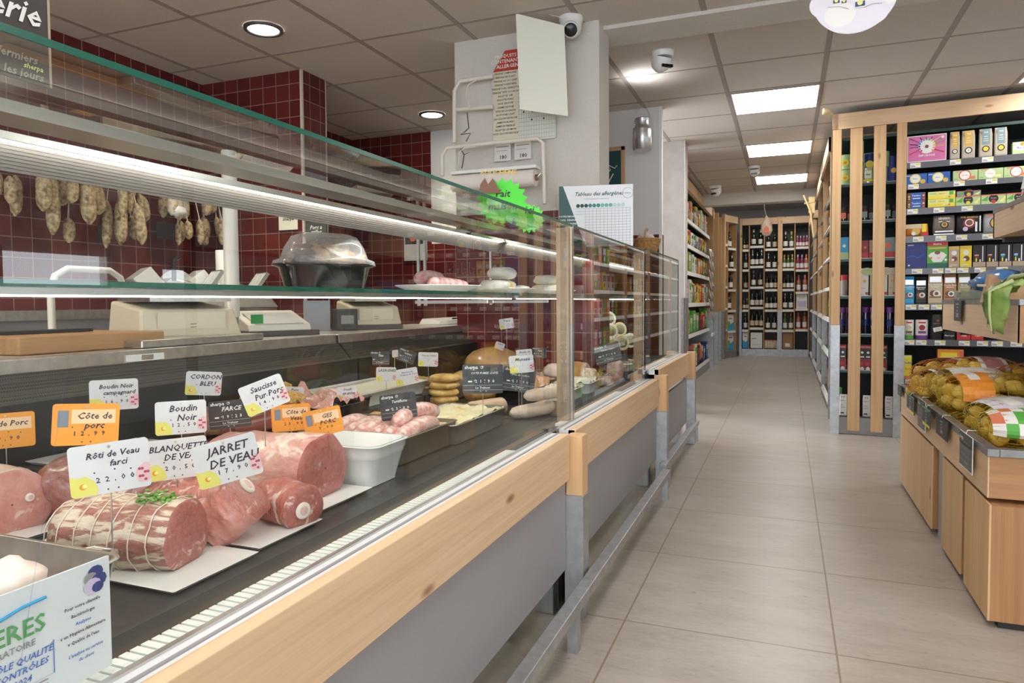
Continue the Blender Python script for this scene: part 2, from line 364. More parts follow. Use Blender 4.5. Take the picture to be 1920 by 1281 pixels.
# ================================================================ refrigerated display cases
SLAT = P('air_grille_plastic', (.78, .78, .74), .4); LEDM = P('led_strip', (1, .97, .90), .4, em=LED_E); DECK = speckle('dark_deck', (.035, .033, .032), (.06, .057, .055), 60, .35, 0, .1)
KICK = speckle('kick_plate_steel', (.38, .38, .36), (.44, .44, .42), 12, .14, 1, .01); PERF = nt('perforated_vent_steel')
def _perf():
    m, n, b = PERF; vo = node(n, 'ShaderNodeTexVoronoi', Scale=170.0); vo.inputs['Randomness'].default_value = 0; n.links.new(coords(n, (1, 1, .7)), vo.inputs['Vector'])
    n.links.new(ramp(n, vo.outputs['Distance'], [(.35, (.012, .011, .010)), (.42, (.075, .068, .055))]), b.inputs['Base Color']); b.inputs['Roughness'].default_value = .5; return m
PERF = _perf()
PROF = P('silver_profile', (.62, .60, .57), .28, .9)
LCOV = P('ribbed_lamp_cover', (.20, .178, .165), .5, .1)
def case(label, y0, y1, xo=0, zo=0, post=None, yg0=None, yg1=None, rear=True, grille=True):
    t = thing('refrigerated_display_case', label, 'display case', (0, 0, 0), group='glass fronted display cases in a row')
    g0 = yg0 if yg0 is not None else y0; g1 = yg1 if yg1 is not None else y1
    MB().box((-.655+xo, y0, .16), (-.67+xo, y1, .47), GREYP).build('front_panel', t)
    MB().box((-.68+xo, y0, .004), (-.69+xo, y1, .16), KICK).build('kick_plate', t)
    MB().box((-.64+xo, y0, .453+zo), (-.668+xo, y1, .60+zo), WY).build('wood_rail', t, bevel=.002)
    MB().box((-.645+xo, y0, .57+zo), (-.698+xo, y1, .5985+zo), LEDGE).box((-.676+xo, y0, .5985+zo), (-.682+xo, y1, .6005+zo), GREYP).box((-.698+xo, y0, .575+zo), (-.708+xo, y1, .602+zo), PROF).build('ledge', t)
    if grille:
        mb = MB(); mb.box((-.708+xo, g0, .55+zo), (-.742+xo, g1, .592+zo), BLACKM); y = g0+.01
        while y < g1-.01:
            if not (int(y*2.2) % 3 == 1 and y > 1.0): mb.box((-.709+xo, y, .592+zo), (-.739+xo, y+.0115, .6015+zo), SLAT)
            y += .0155
        mb.build('air_grille', t)
    MB().box((-.742+xo, g0, .50), (-.80+xo, g1, .594+zo), BLACKM).box((-.80+xo, g0, .52), (-1.60, g1, .592+zo), DECK).build('deck', t)
    MB().box((-1.60, g0, .05), (-1.66, g1, .80), BLACKM).build('inner_back', t)
    MB().hexa([(-1.60, g0, .76), (-1.66, g0, .76), (-1.66, g1, .76), (-1.60, g1, .76), (-1.69, g0, .86), (-1.72, g0, .86), (-1.72, g1, .86), (-1.69, g1, .86)], PERF).build('perforated_vent', t)
    if y0 < 3: MB().box((-1.30, max(g0, 1.02), .592), (-1.60, g1, .662), DECK).build('raised_deck', t)
    if rear: MB().box((-1.695, g0, .858), (-2.12, g1, .895), STEEL).build('rear_worktop', t, bevel=.003)
    MB().box((-1.68, g0, .02), (-2.0, g1, .05), BLACKM).box((-1.98, g0, .05), (-2.0, g1, .858), STEEL).build('rear_panel', t)
    MB().box((-.700+xo, g0+.003, .60+zo), (-.706+xo, g1-.003, 1.283+zo*.3), GL).build('front_glass', t)
    zt = 1.283+zo*.3
    MB().box((-.701+xo, g0+.003, zt+.0005), (-.956, g1-.003, zt+.0085), GL).box((-.6995+xo, g0+.003, zt+.0005), (-.7012+xo, g1-.003, zt+.0085), GE).build('top_glass', t)
    MB().box((-.956, g0, zt-.008), (-1.03, g1, zt+.010), PROF).build('top_profile', t)
    MB().hexa([(-.956, g0, 1.240), (-.990, g0, 1.240), (-.990, g1, 1.240), (-.956, g1, 1.240), (-.962, g0, 1.252), (-.986, g0, 1.254), (-.986, g1, 1.254), (-.962, g1, 1.252)], PROF).build('lamp_housing', t)
    mb = MB(); mb.hexa([(-.954, g0+.03, 1.2385), (-.967, g0+.03, 1.2372), (-.967, g1-.03, 1.2372), (-.954, g1-.03, 1.2385), (-.954, g0+.03, 1.2398), (-.967, g0+.03, 1.2398), (-.967, g1-.03, 1.2398), (-.954, g1-.03, 1.2398)], PROF); mb.mi = [1, 0, 0, 0, 0, 0]; mb.mats = [PROF, LEDM]; mb.build('led_strip', t)
    mb = MB()
    for i in range(8): mb.hexa([(-.9685-.0024*i, g0, 1.2395-.0045*(i+1)), (-.9725-.0024*i, g0, 1.2395-.0045*(i+1)), (-.9725-.0024*i, g1, 1.2395-.0045*(i+1)), (-.9685-.0024*i, g1, 1.2395-.0045*(i+1)), (-.9665-.0024*i, g0, 1.2398-.0045*i), (-.9715-.0024*i, g0, 1.2398-.0045*i), (-.9715-.0024*i, g1, 1.2398-.0045*i), (-.9665-.0024*i, g1, 1.2398-.0045*i)], LCOV)
    mb.build('ribbed_lamp_cover', t)
    MB().box((-.90, g0+.01, 1.046), (-1.30, g1-.01, 1.054), GL).box((-.8985, g0+.01, 1.0455), (-.90, g1-.01, 1.0545), GE).build('glass_shelf', t)
    mb = MB().box((-.915, g0+.01, 1.035), (-.935, g1-.01, 1.0455), PROF)
    mb.box((-.920, g0+.03, 1.0325), (-.930, g1-.03, 1.0352), LEDM).build('shelf_light', t)
    for yy in (g0+.02, (g0+g1)/2, g1-.02):
        MB().box((-1.02, yy-.004, 1.018), (-1.32, yy+.004, 1.03), PROF).box((-1.30, yy-.005, 1.01), (-1.31, yy+.005, zt-.012), PROF).build('shelf_bracket', t)
    if post:
        for py0, py1, zt_, zm in post:
            pw = MB().box((-.60+xo, py0, zm), (-.655+xo, py1, zt_), WZ).build('wood_post', t, bevel=.002)
            MB().box((-.598+xo, py0-.001, .003), (-.66+xo, py1+.001, zm), GALV).build('post_base', t, bevel=.001)
    return t
C1 = case('long near display case holding raw meats behind its front glass', -1.3, 2.12, post=[(2.125, 2.19, .592, .40)], yg0=-1.3, yg1=2.366)
C2 = case('middle display case with cooked dishes and pates between the two wooden posts', 2.192, 3.80, post=[(3.805, 3.875, .617, .42)], yg0=2.378, yg1=3.71)
C3 = case('far display case holding cheeses beside the grocery shelving', 3.81, 5.05, xo=.0, zo=.05, post=[(5.052, 5.12, .66, .465)], yg0=3.725, yg1=4.95, rear=False)
# brushed uprights at the case joints
for t, yy, w_ in ((C1, 2.335, .05), (C2, 3.665, .05)):
    MB().box((-.706, yy, .60), (-.752, yy+.022, 1.28), STEELW).box((-.702, yy+.022, .60), (-.714, yy+.036, 1.282), PROF).build('upright', t, bevel=.001)
MB().box((-.704, 2.383, .60), (-.712, 2.392, 1.282), PROF).build('upright', C2)
MB().box((-.702, 3.728, .65), (-.716, 3.738, 1.295), BLACKM).build('upright', C3)
MB().box((-.70, 4.95, .65), (-.706, 4.955, 1.297), BLACKM).box((-.706, 4.951, .65), (-1.55, 4.957, 1.29), GL).build('side_glass', C3)
# tops of the case 1 lamp: support arms and clips
for t, yy in ((C1, 2.02), (C2, 3.3), (C1, -.6)):
    MB().tube([(-.985, yy, 1.250), (-.95, yy+.03, 1.242), (-.93, yy, 1.250), (-.95, yy-.03, 1.257), (-.985, yy, 1.250)], .0035, BLACK, 6).tube([(-.985, yy, 1.255), (-.93, yy+.28, 1.275)], .003, STEELW, 6).build('lamp_clip', t)
MB().box((-1.690, 1.393, .863), (-1.6945, 1.516, .882), WHITE).box((-1.689, 1.439, .866), (-1.6900, 1.479, .88), STEEL).build('joint_plate', C1, bevel=.001)
MB().box((-1.690, 2.36, .86), (-1.6949, 2.364, .893), BLACKM).build('worktop_seam', C1)
# foot rails
for i, (a, b, lab) in enumerate(((-1.2, 3.62, 'long galvanised foot rail in front of the near and middle display cases'), (3.72, 5.22, 'short galvanised foot rail in front of the far display case'))):
    xr = -.555 - .035*i
    t = thing('foot_rail', lab, 'foot rail', (0, 0, 0), group='galvanised foot rails')
    MB().box((xr-.035, a, .118), (xr+.004, b, .152), GALV).build('bar', t, bevel=.002)
    for y in ((-.9, .3, 1.905, 3.56) if i == 0 else (3.85, 5.16)): MB().box((xr-.03, y, 0), (xr, y+.035, .118), GALV).build('leg', t)

# ================================================================ grocery shelving (turned 5 degrees)
RS = Matrix.Translation((.32, 5.84, 0)) @ Matrix.Rotation(R(-5), 4, 'Z')
def rs(x, y, z): return RS @ Vector((x, y, z))
RZ = R(-5)
SH = [(2.01, 1.965), (1.855, 1.815), (1.68, 1.633), (1.48, 1.431), (1.245, 1.202), (.987, .942), (.73, .684), (.44, .40), (.14, .1)]
t = thing('grocery_shelving_unit', 'tall pine framed grocery shelving with charcoal shelf rails, end slats facing the aisle', 'shelving', rs(0, 0, 0), (0, 0, RZ))
L = 2.5
MB().box((-.005, -.025, 2.30), (1.25, .0, 2.415), WX).box((1.252, -.025, 2.30), (L, .0, 2.415), WX).build('top_rail', t, bevel=.002)
MB().box((-.005, -.025, 2.30), (.04, .60, 2.41), WY).build('side_rail', t, bevel=.002)
for a, b, lo in ((.0, .06, .83), (.425, .488, .83)):
    MB().box((a, -.02, lo), (b, .03, 2.30), WZ).build('post', t, bevel=.002)
    MB().box((a-.002, -.022, 0), (b+.002, .032, lo), GALV).build('post_base', t)
MB().box((.119, -.012, .03), (.202, .01, 2.30), WZ).build('slat', t, bevel=.001)
MB().box((.276, -.012, .03), (.356, .01, 2.30), WZ).build('slat', t, bevel=.001)
MB().box((.06, .0, .003), (.425, .012, .13), GREYP).build('kick_board', t)
MB().box((.488, .0, .003), (L, .02, .10), BLACKM).build('kick_board', t)
MB().box((0, .56, 0), (.03, .60, 2.30), WZ).box((-.001, .55, 0), (.031, .605, .83), GALV).build('rear_post', t)
MB().box((0, .60, .1), (L, .62, 2.3), DARKIN).build('back_board', t)
MB().box((.458, .03, .1), (.486, .6, 2.3), DARKIN).build('partition', t)
MB().box((0.0, .03, 2.22), (L, .6, 2.24), DSHELF).build('top_board', t)
for z in (1.90, 1.62, 1.335, 1.052, .762, .485, .13):
    MB().box((.03, .07, z-.022), (.456, .58, z), DSHELF).box((.03, .0655, z-.022), (.456, .07, z-.003), DSHELF).box((.03, .065, z-.003), (.456, .0695, z+.0005), P('shelf_edge_grey_green', (.25, .28, .27), .3, .5)).build('end_shelf', t)
def price_strip(mb, x, z, w=.066, h=.034):
    mb.rect(x, z-h/2, x+w, z+h/2, -.009, LABW); mb.rect(x+w*.55, z+.001, x+w*.95, z+h*.36, -.0095, YEL)
    mb.rect(x+w*.06, z-h*.32, x+w*.5, z-h*.14, -.0095, GREYP); mb.rect(x+w*.06, z-h*.05, x+w*.42, z+h*.05, -.0095, GREYP)
for k, (a, b) in enumerate(SH):
    MB().box((.49, .0, a-.012), (L, .58, a), CHAR).box((.49, -.008, b), (L, .0, a-.002), CHAR).build('shelf', t)
    if k < 8:
        xs = {0: (.51, .755, .945, 1.19), 1: (.50, .78, .97), 2: (.497, .66, .83, 1.1), 3: (.535, .675, .80, .955, 1.12), 4: (.53, .66, .737, .811, .913, 1.04), 5: (.495, .577, .655, .8, .95, 1.08), 6: (.487, .563, .68, .827, .935, 1.02, 1.13), 7: (.5, .7, .9, 1.1)}[k]
        for x in list(xs) + [1.3, 1.5]:
            mb = MB(); price_strip(mb, x, (a+b)/2); mb.build('price_label', t)
# ---------------------------------------------------------------- packets
def pack(name, label, cat, loc, rz, w, h, d, base, dec=(), group=None, shape='box', rx=0, sidem=None):
    """front faces local -Y, origin at the middle of the base"""
    mb = MB(); fy = -d/2 - .0004
    if shape == 'box': mb.box((-w/2, -d/2, 0), (w/2, d/2, h), sidem or base, front=base if sidem else None)
    elif shape == 'bag':      # block-bottomed bag, pinched and folded at the top
        rg = []
        for zz, kx, ky in ((0, .97, .92), (.04, 1, 1), (.5, 1, 1), (.78, .99, .9), (.9, .95, .45), (.97, .93, .12), (1, .93, .08)):
            a, b = w/2*kx, d/2*ky; c = .22*min(a, b)
            rg.append([(-a+c, -b, zz*h), (a-c, -b, zz*h), (a, -b+c, zz*h), (a, b-c, zz*h), (a-c, b, zz*h), (-a+c, b, zz*h), (-a, b-c, zz*h), (-a, -b+c, zz*h)])
        mb.ring(rg, base, smooth=False)
    elif shape == 'pillow':
        rg = []; N = 12
        for zz in (0, .04, .12, .3, .5, .7, .88, .96, 1):
            k = math.sin(PI*min(max(zz, .015), .985))**.45; a = w/2*(.94+.06*k); b = max(d/2*k, .002)
            rg.append([(a*math.copysign(abs(math.cos(q))**.6, math.cos(q)), b*math.copysign(abs(math.sin(q))**.7, math.sin(q)), zz*h) for q in [2*PI*(j+.5)/N for j in range(N)]])
        mb.ring(rg, base, smooth=True)
    elif shape == 'can': mb.lathe([(w/2*.97, 0), (w/2, .003), (w/2, h-.004), (w/2*.96, h)], base, 20); fy = -w/2 - .0006
    def g(m): return m
    for i, q in enumerate(dec):
        y = fy - .0003*i; k = q[0]
        if k == 'r': mb.rect(-w/2+q[1]*w, q[2]*h, -w/2+q[3]*w, q[4]*h, y, q[5])
        elif k == 'c': mb.disc((-w/2+q[1]*w, y, q[2]*h), q[3]*w, q[4], n=16, sx=q[5] if len(q) > 5 else 1)
        elif k == 't': mb.text(q[1], -w/2+q[2]*w, q[3]*h, q[4]*h, y, q[5], it=q[6] if len(q) > 6 else 0)
        elif k == 'p': mb.poly([(-w/2+a*w, b*h) for a, b in q[1]], y, q[2])
        elif k == 'band': mb.lathe([(w/2+.0004, q[1]*h), (w/2+.0004, q[2]*h)], q[3], 20, cap=False)
    o = mb.build(name, None, loc, (rx, 0, rz)); tag(o, label, cat, group); return o
def C(n, *c): return P('print_'+n, c, .45)
RED = C('red', .62, .03, .03); DRED = C('dark_red', .30, .02, .03); GREEN = C('green', .10, .42, .06); LGREEN = C('light_green', .50, .64, .30); NAVY = C('navy', .02, .035, .20); BLUE = C('blue', .02, .12, .48)
SKY = C('sky', .03, .38, .72); YELW = C('yellow', .86, .70, .03); LYEL = C('pale_yellow', .80, .80, .25); ORG = C('orange', .85, .30, .03); PINK = C('pink', .72, .18, .42); KRAFT = C('kraft', .50, .37, .25); KGREY = C('kraft_grey', .52, .45, .36)
TEAL = C('grey_teal', .22, .32, .32); GOLD = C('gold', .70, .45, .08); BRN = C('brown', .20, .08, .04); PUR = C('purple', .22, .05, .30); BK = C('black', .02, .018, .018); WH = C('white', .85, .84, .80); BGE = C('beige', .68, .58, .40); SILV = P('print_silver', (.6, .6, .6), .3, .7); COR = C('coral', .75, .18, .10); DGREEN = C('dark_green', .02, .13, .09); LIL = C('lilac', .62, .52, .72)
def on_rs(fn, s0, s1, z, y=-.004, d=.08, **k):   # place a packet between s0 and s1 along the shelf front
    p = rs((s0+s1)/2, y + d/2, z); return (p.x, p.y, p.z)
def rp(name, label, cat, s0, s1, z, h, d, base, dec=(), shape='box', group='groceries on the pine shelving', y=.002, sidem=None, dz=0, rx=0):
    p = rs((s0+s1)/2, y+d/2, z+.0008+dz); return pack(name, label, cat, p, RZ+dz*0, s1-s0-.002, h, d, base, dec, group, shape, rx, sidem)
rays = [('r', 0, 0, 1, 1, WH), ('r', .02, .03, .98, .97, PINK)]
for k, a in enumerate((8, 28, 50, 72, 92, 112, 135, 155, 172, 205, 335)):
    cc = (GOLD, GREEN, LGREEN, PUR, BLUE, NAVY, PUR, NAVY, PUR, RED, RED)[k]; ca, sa = math.cos(R(a)), math.sin(R(a)); e = .45/max(abs(ca), abs(sa)*1.0)*.97
    rays.append(('p', [(.5+ca*.1-sa*.008, .56+sa*.12+ca*.012), (.5+ca*e-sa*.016, .5+sa*e*.95+ca*.02), (.5+ca*e+sa*.016, .5+sa*e*.95-ca*.02), (.5+ca*.1+sa*.008, .56+sa*.12-ca*.012)], cc))
rays += [('c', .5, .58, .22, WH)] + [('c', .5+.19*math.cos(R(a)), .58+.19*1.33*math.sin(R(a)), .027, m_) for a, m_ in zip(range(-40, 230, 22), (ORG, ORG, GOLD, YELW, LGREEN, GREEN, GREEN, TEAL, SKY, BLUE, NAVY, PUR, RED))] + [('c', .5, .56, .05, BRN), ('t', 'INFUSIONS', .5, .22, .11, WH), ('c', .9, .87, .04, WH)]
rp('tea_gift_box', 'pink tea box with coloured rays around a white disc, end of the top shelf', 'box', .49, .735, 2.01, .188, .06, PINK, rays)
for k, (a, b, m_) in enumerate(((.755, .815, GOLD), (.826, .906, GOLD), (.928, 1.007, TEAL), (1.017, 1.093, TEAL))):
    rp('paper_bag', ('paper tea bag with gold front, beside the pink box', 'paper tea bag with gold front, second from the pink box', 'paper tea bag with grey green front, next to the gold ones', 'paper tea bag with grey green front, farther from the gold ones')[k], 'bag', a, b, 2.01, .195, .055, KGREY, [('r', .2, .42, .8, .97, m_), ('t', 'THE', .5, .85, .07, WH), ('r', .36, .70, .64, .72, WH), ('r', .32, .62, .68, .635, WH), ('r', .3, .55, .7, .565, WH), ('c', .5, .27, .29, BK), ('c', .5, .27, .2, YELW if k > 1 else WH), ('c', .5, .27, .09, GOLD)], 'bag')
rp('herbal_tea_box', 'green and white tea packet with blue lettering on top shelf by the last bag', 'box', 1.12, 1.23, 2.01, .08, .06, LGREEN, [('r', .08, .3, .95, .95, WH), ('t', 'Ricola', .5, .5, .3, BLUE), ('c', .5, .8, .12, ORG)])
for k, (a, b) in enumerate(((.482, .620), (.622, .760))):
    rp('tea_box', ('dark blue tea box with round white emblem by the post', 'dark blue tea box with round white emblem beside the green boxes')[k], 'box', a, b, 1.855, .072, .07, BLUE, [('c', .45, .5, .26, YELW), ('c', .45, .5, .21, WH), ('t', 'Infusion', .45, .5, .14, NAVY), ('c', .8, .2, .12, GOLD), ('r', .02, .78, .22, .84, WH), ('r', .38, .9, .52, 1, GOLD)])
for k, (a, b) in enumerate(((.776, .924), (.926, 1.072), (1.074, 1.22))):
    rp('tea_box', ('pale green tea box with red ringed emblem', 'pale green tea box with plain white emblem, middle one', 'pale green tea box partly behind dried sausages')[k], 'box', a, b, 1.855, .07, .07, LGREEN, [('c', .48, .5, .25, RED if k != 1 else LGREEN), ('c', .48, .5, .21, WH), ('t', 'THE VERT', .48, .5, .12, COR), ('r', .66, .12, .9, .38, COR if k != 1 else LYEL), ('r', .04, .15, .2, .2, GREEN), ('r', .1, .88, .4, .95, COR)])
for k in (0, 1): rp('chocolate_box', ('blue chocolate drink carton with hazelnut pattern, lower of two', 'blue chocolate drink carton with hazelnut pattern, upper of two')[k], 'box', .495, .61, 1.68, .055, .07, BRN, [('r', .22, 0, .8, 1, BLUE), ('t', 'Tassimo', .5, .62, .3, WH), ('r', .3, .2, .72, .3, WH), ('c', .1, .5, .06, BGE), ('c', .1, .2, .05, LGREEN), ('c', .9, .6, .06, BGE), ('c', .9, .2, .05, COR)], dz=.0565*k)
for k in (0, 1): rp('tea_box', ('yellow and green tea box, lower of the two stacked', 'yellow and green tea box, upper of the two stacked')[k], 'box', .625, .793, 1.68, .054, .08, LYEL, [('r', 0, 0, .55, .4, YELW), ('p', [(.6, 0), (1, 0), (1, .6), (.55, .1)], YELW), ('r', .05, .62, .3, .85, LGREEN), ('t', 'Lipton', .5, .72, .28, COR), ('r', .78, .5, .93, .95, GREEN), ('c', .78, .25, .04, COR)], dz=.0555*k)
for k, (a, b, dz) in enumerate(((.795, .943, 0), (.945, 1.09, 0), (.80, .944, .0665), (1.092, 1.23, 0))):
    rp('tea_box', ('green botanical tea box with black disc beside the yellow boxes', 'green botanical tea box with black disc, second along', 'darker tea box lying on the botanical tea box', 'green botanical tea box mostly hidden by the dried sausages')[k], 'box', a, b, 1.68, .065 if k != 2 else .034, .08, LGREEN if k != 2 else TEAL, [('p', [(0, .4), (.3, .9), (.25, .3)], GREEN), ('p', [(.7, .2), (1, .8), (.9, .1)], LYEL), ('c', .5, .55, .2, BK), ('t', 'The Vert', .5, .6, .13, WH), ('c', .5, .25, .09, (YELW, RED, GOLD, GOLD)[k]), ('r', 0, .9, 1, 1, COR)], dz=dz)
rp('rusk_packet', 'orange packet of biscuits lying low on the fourth shelf by the post', 'packet', .488, .632, 1.48, .088, .07, ORG, [('r', 0, .6, .7, .95, BGE), ('c', .45, .35, .18, GOLD), ('c', .35, .2, .1, WH), ('r', .72, .1, .9, .95, YELW), ('r', .68, 0, 1, .3, RED)], 'pillow')
rp('coffee_pod_bag', 'grey brown coffee pod bag with white lettering', 'bag', .658, .795, 1.48, .138, .06, C('taupe', .20, .165, .13), [('t', 'SENSEO', .5, .83, .15, WH), ('r', .25, .66, .75, .69, SILV), ('c', .52, .5, .2, BK), ('c', .52, .52, .13, GOLD), ('c', .52, .53, .08, BRN), ('r', .1, .14, .9, .2, SILV), ('r', .04, 0, .96, .05, SILV)], 'pillow')
rp('coffee_bag', 'black coffee bag with red cup picture and gold lettering', 'bag', .80, .958, 1.48, .135, .06, BK, [('t', 'PUR ARABICA', .5, .85, .12, GOLD), ('c', .5, .55, .24, DRED), ('c', .5, .57, .17, WH), ('c', .5, .57, .13, BRN), ('c', .35, .25, .1, LIL), ('r', .72, .1, .8, .6, SILV), ('r', .88, .1, .93, .9, SILV)], 'pillow')
rp('pasta_bag', 'pale grey bag with a round golden picture beside the black coffee bag', 'bag', .96, 1.09, 1.48, .135, .06, C('cool_grey', .5, .5, .52), [('c', .6, .5, .32, BK), ('c', .6, .5, .27, GOLD), ('c', .6, .45, .18, YELW), ('r', .1, .85, .6, .93, COR)], 'pillow')
rp('coffee_filter_box', 'large dark blue box on the coffee filter shelf next to the post', 'box', .492, .622, 1.245, .182, .07, NAVY, [('r', .08, .9, .38, .94, LIL), ('p', [(.0, .45), (.3, .52), (.6, .45), (.9, .58), (.9, .54), (.6, .41), (.3, .48), (0, .41)], BLUE), ('c', .15, .12, .05, WH), ('c', .85, .85, .03, BLUE)])
rp('coffee_filter_box', 'green coffee filter box with red top band and white filter shape', 'box', .624, .754, 1.245, .187, .07, GREEN, [('r', 0, 0, 1, .18, DGREEN), ('r', 0, .84, 1, 1, RED), ('t', 'Melitta', .5, .91, .1, WH), ('p', [(.05, .48), (.2, .58), (.5, .64), (.8, .58), (.95, .48), (.7, .22), (.3, .22)], WH), ('c', .5, .58, .1, BRN, 1.4), ('c', .2, .38, .06, COR), ('t', '1x4', .55, .38, .07, COR), ('c', .9, .3, .07, WH), ('r', .1, .72, .9, .78, GOLD)])
for k, (a, b, m_) in enumerate(((.757, .824, KRAFT), (.826, .897, YELW))):
    rp('cocoa_carton', ('brown cocoa carton beside the green filter box', 'yellow cocoa carton between brown carton and black boxes')[k], 'carton', a, b, 1.245, .15, .05, m_, [('r', .05, .86, .95, .98, GOLD), ('c', .5, .68, .26, WH), ('c', .55, .4, .28, BRN), ('c', .4, .36, .14, WH), ('t', 'Cacao', .5, .12, .1, WH), ('c', .2, .07, .12, BGE)])
for k, (a, b) in enumerate(((.903, .980), (.983, 1.053), (1.056, 1.13), (1.133, 1.20))):
    rp('coffee_capsule_box', 'black coffee capsule box in kraft tray, %s from the yellow cocoa carton' % ORD[k], 'box', a, b, 1.245, .152, .1, BK, [('r', 0, 0, 1, .22, KRAFT), ('r', .72, .25, .8, .95, SILV), ('c', .28, .5, .17, (DRED, DRED, SKY, SKY)[k]), ('r', .12, .52, .45, .55, WH), ('r', .2, .24, .32, .4, YELW), ('r', .5, .22, .62, .34, SILV)])
for k, (a, b, z1, m_, l_, la) in enumerate(((.484, .55, 1.187, SKY, 'Decafeine', 'bright blue coffee packet standing next to the post'), (.554, .628, 1.179, BK, 'Espresso', 'black coffee packet with clear folded top'), (.634, .726, 1.209, C('sand', .62, .52, .34), 'Pur Arabica', 'tall sand coloured coffee packet with cup picture'), (.73, .81, 1.20, C('copper', .50, .24, .12), 'Costa Rica', 'copper coffee packet behind the green crate of herbs'), (.815, .895, 1.20, C('khaki', .40, .34, .18), 'Moka', 'khaki coffee packet half hidden by the blue bag'))):
    h = z1-.987; rp('coffee_packet', la, 'packet', a, b, .987, h, .055, m_, [('t', l_, .5, .62, .085, WH), ('r', .2, .54, .8, .56, WH), ('c', .35, .34, .24, BRN), ('c', .6, .33, .26, WH), ('c', .58, .33, .14, BRN), ('r', .1, .2, .9, .24, BRN), ('r', .1, .70, .9, .88, SILV)], 'bag')
for k, (a, b, m_, la) in enumerate(((.486, .552, GREEN, 'white and green paper tub next to the post, second shelf from bottom'), (.559, .643, PUR, 'white paper tub with purple stripe and red emblem'))):
    rp('cocoa_tub', la, 'tub', a, b, .73, .141, .066+.016*k, WH, [('band', 0, .2, m_), ('r', .22, .82, .78, .9, RED), ('c', .5, .6, .24, DRED if k else BGE), ('r', .2, .3, .8, .42, PUR if k else BRN), ('t', 'Poulain', .5, .24, .1, WH if k else NAVY)], 'can')
rp('coffee_jar', 'black jar with a small white card leaning on it', 'jar', .656, .728, .73, .18, .06, BK, [('r', .2, .62, .8, .66, BRN), ('c', .6, .75, .14, BRN)], 'can')
pack('price_card', 'small white card leaning against the black jar', 'card', rs(.70, -.016, .79), RZ, .055, .03, .002, WH, [('t', 'Produit', .5, .65, .3, NAVY), ('t', 'Epicerie', .5, .3, .3, NAVY)], None, 'box').rotation_euler = (0, R(-12), RZ)
for k, (a, b, m_, la) in enumerate(((.655, .733, BK, 'low black coffee box under the black jar card'), (.736, .805, BK, 'second low black coffee box along the shelf'), (.817, .90, RED, 'low red coffee box at the crate corner'), (.902, .977, RED, 'second low red coffee box behind the crate'))):
    rp('coffee_box', la, 'box', a, b, .73, .058, .05, m_, [('t', 'Malongo' if k < 2 else 'Cafe', .5, .5, .3, SILV if k < 2 else WH, .3)], y=.075 if k == 0 else .01)
rp('sugar_box', 'yellow carton with blue and red lettering beside the post above the potatoes', 'box', .487, .54, .44, .17, .06, YELW, [('r', 0, .88, 1, 1, LYEL), ('t', 'Daddy', .5, .68, .13, BLUE), ('t', 'Sucre', .5, .42, .1, RED, .3), ('r', 0, 0, 1, .12, COR)])
rp('sweets_bag', 'orange packet with yellow label standing above the potato nets', 'packet', .70, .86, .44, .22, .06, ORG, [('r', .12, .45, .75, .9, YELW), ('t', 'Gateau', .44, .66, .13, BRN), ('c', .55, .35, .16, BRN), ('r', .85, .1, .98, .95, COR)])
for k, s0 in enumerate((.92, 1.04, 1.2)):
    rp('low_yellow_box', 'flat yellow box on the lowest visible shelf, %s along' % ORD[k], 'box', s0, s0+.11, .44, .075, .1, YELW, [('r', .1, .2, .9, .7, GOLD), ('r', 0, .85, 1, 1, LYEL)], y=.2)
# ---- goods seen between the end slats
def can(label, s, y, z, h, m_, dec, w=.073, grp='tins behind the end slats'):
    p = rs(s, y, z+.0008); pack('food_tin', label, 'tin', p, RZ, w, h, w, m_, dec, grp, 'can')
SUN = [('band', .02, .98, LGREEN), ('c', .5, .45, .3, YELW), ('c', .5, .45, .14, ORG)]
LAB = [('band', .1, .9, LGREEN), ('r', .2, .3, .8, .8, WH), ('r', .3, .5, .7, .6, GREEN), ('r', .1, .1, .9, .25, YELW)]
n_ = 0
for s, y in ((.085, .14), (.24, .13), (.335, .15), (.41, .13)):
    can('tin on the upper end shelf, %s from the aisle, lower layer' % ORD[n_], s, y, 1.90, .115, (GREEN, SILV, GREEN, NAVY)[n_], (SUN, LAB, [('band', .02, .98, LGREEN)], [('band', .1, .9, NAVY), ('c', .5, .7, .25, GOLD)])[n_], .078); n_ += 1
n_ = 0
for s, y, h in ((.085, .14, .115), (.205, .13, .20), (.25, .16, .115), (.345, .15, .115), (.405, .17, .08)):
    if n_ == 1: y, s = .10, .185
    can('tin on the upper end shelf, %s from the aisle, upper layer' % ORD[n_], s, y, 2.0165 if n_ != 1 else 1.90, h if n_ != 1 else .32, (GREEN, GREEN, SILV, GREEN, NAVY)[n_], (SUN, [('band', .5, 1, LGREEN), ('band', .0, .4, SILV)], [('band', .4, .95, NAVY), ('c', .5, .25, .35, YELW)], [('band', 0, 1, LGREEN)], [('band', .1, .9, NAVY)])[n_], .078 if n_ != 1 else .05); n_ += 1
JAR = P('jar_glass_dark', (.05, .03, .03), .08, coat=1)
for k, s in enumerate((.075, .105, .22, .265, .375, .42)):
    p = rs(s, .12+.09*(k % 2), 1.6208); pack('preserve_jar', 'dark preserve jar with lid on the second end shelf, %s from the aisle' % ORD[k], 'jar', p, RZ, .06, .11, .06, JAR, [('band', .85, 1, BK), ('r', .2, .2, .8, .6, COR if k < 2 else TEAL)], 'jars behind the end slats', 'can')
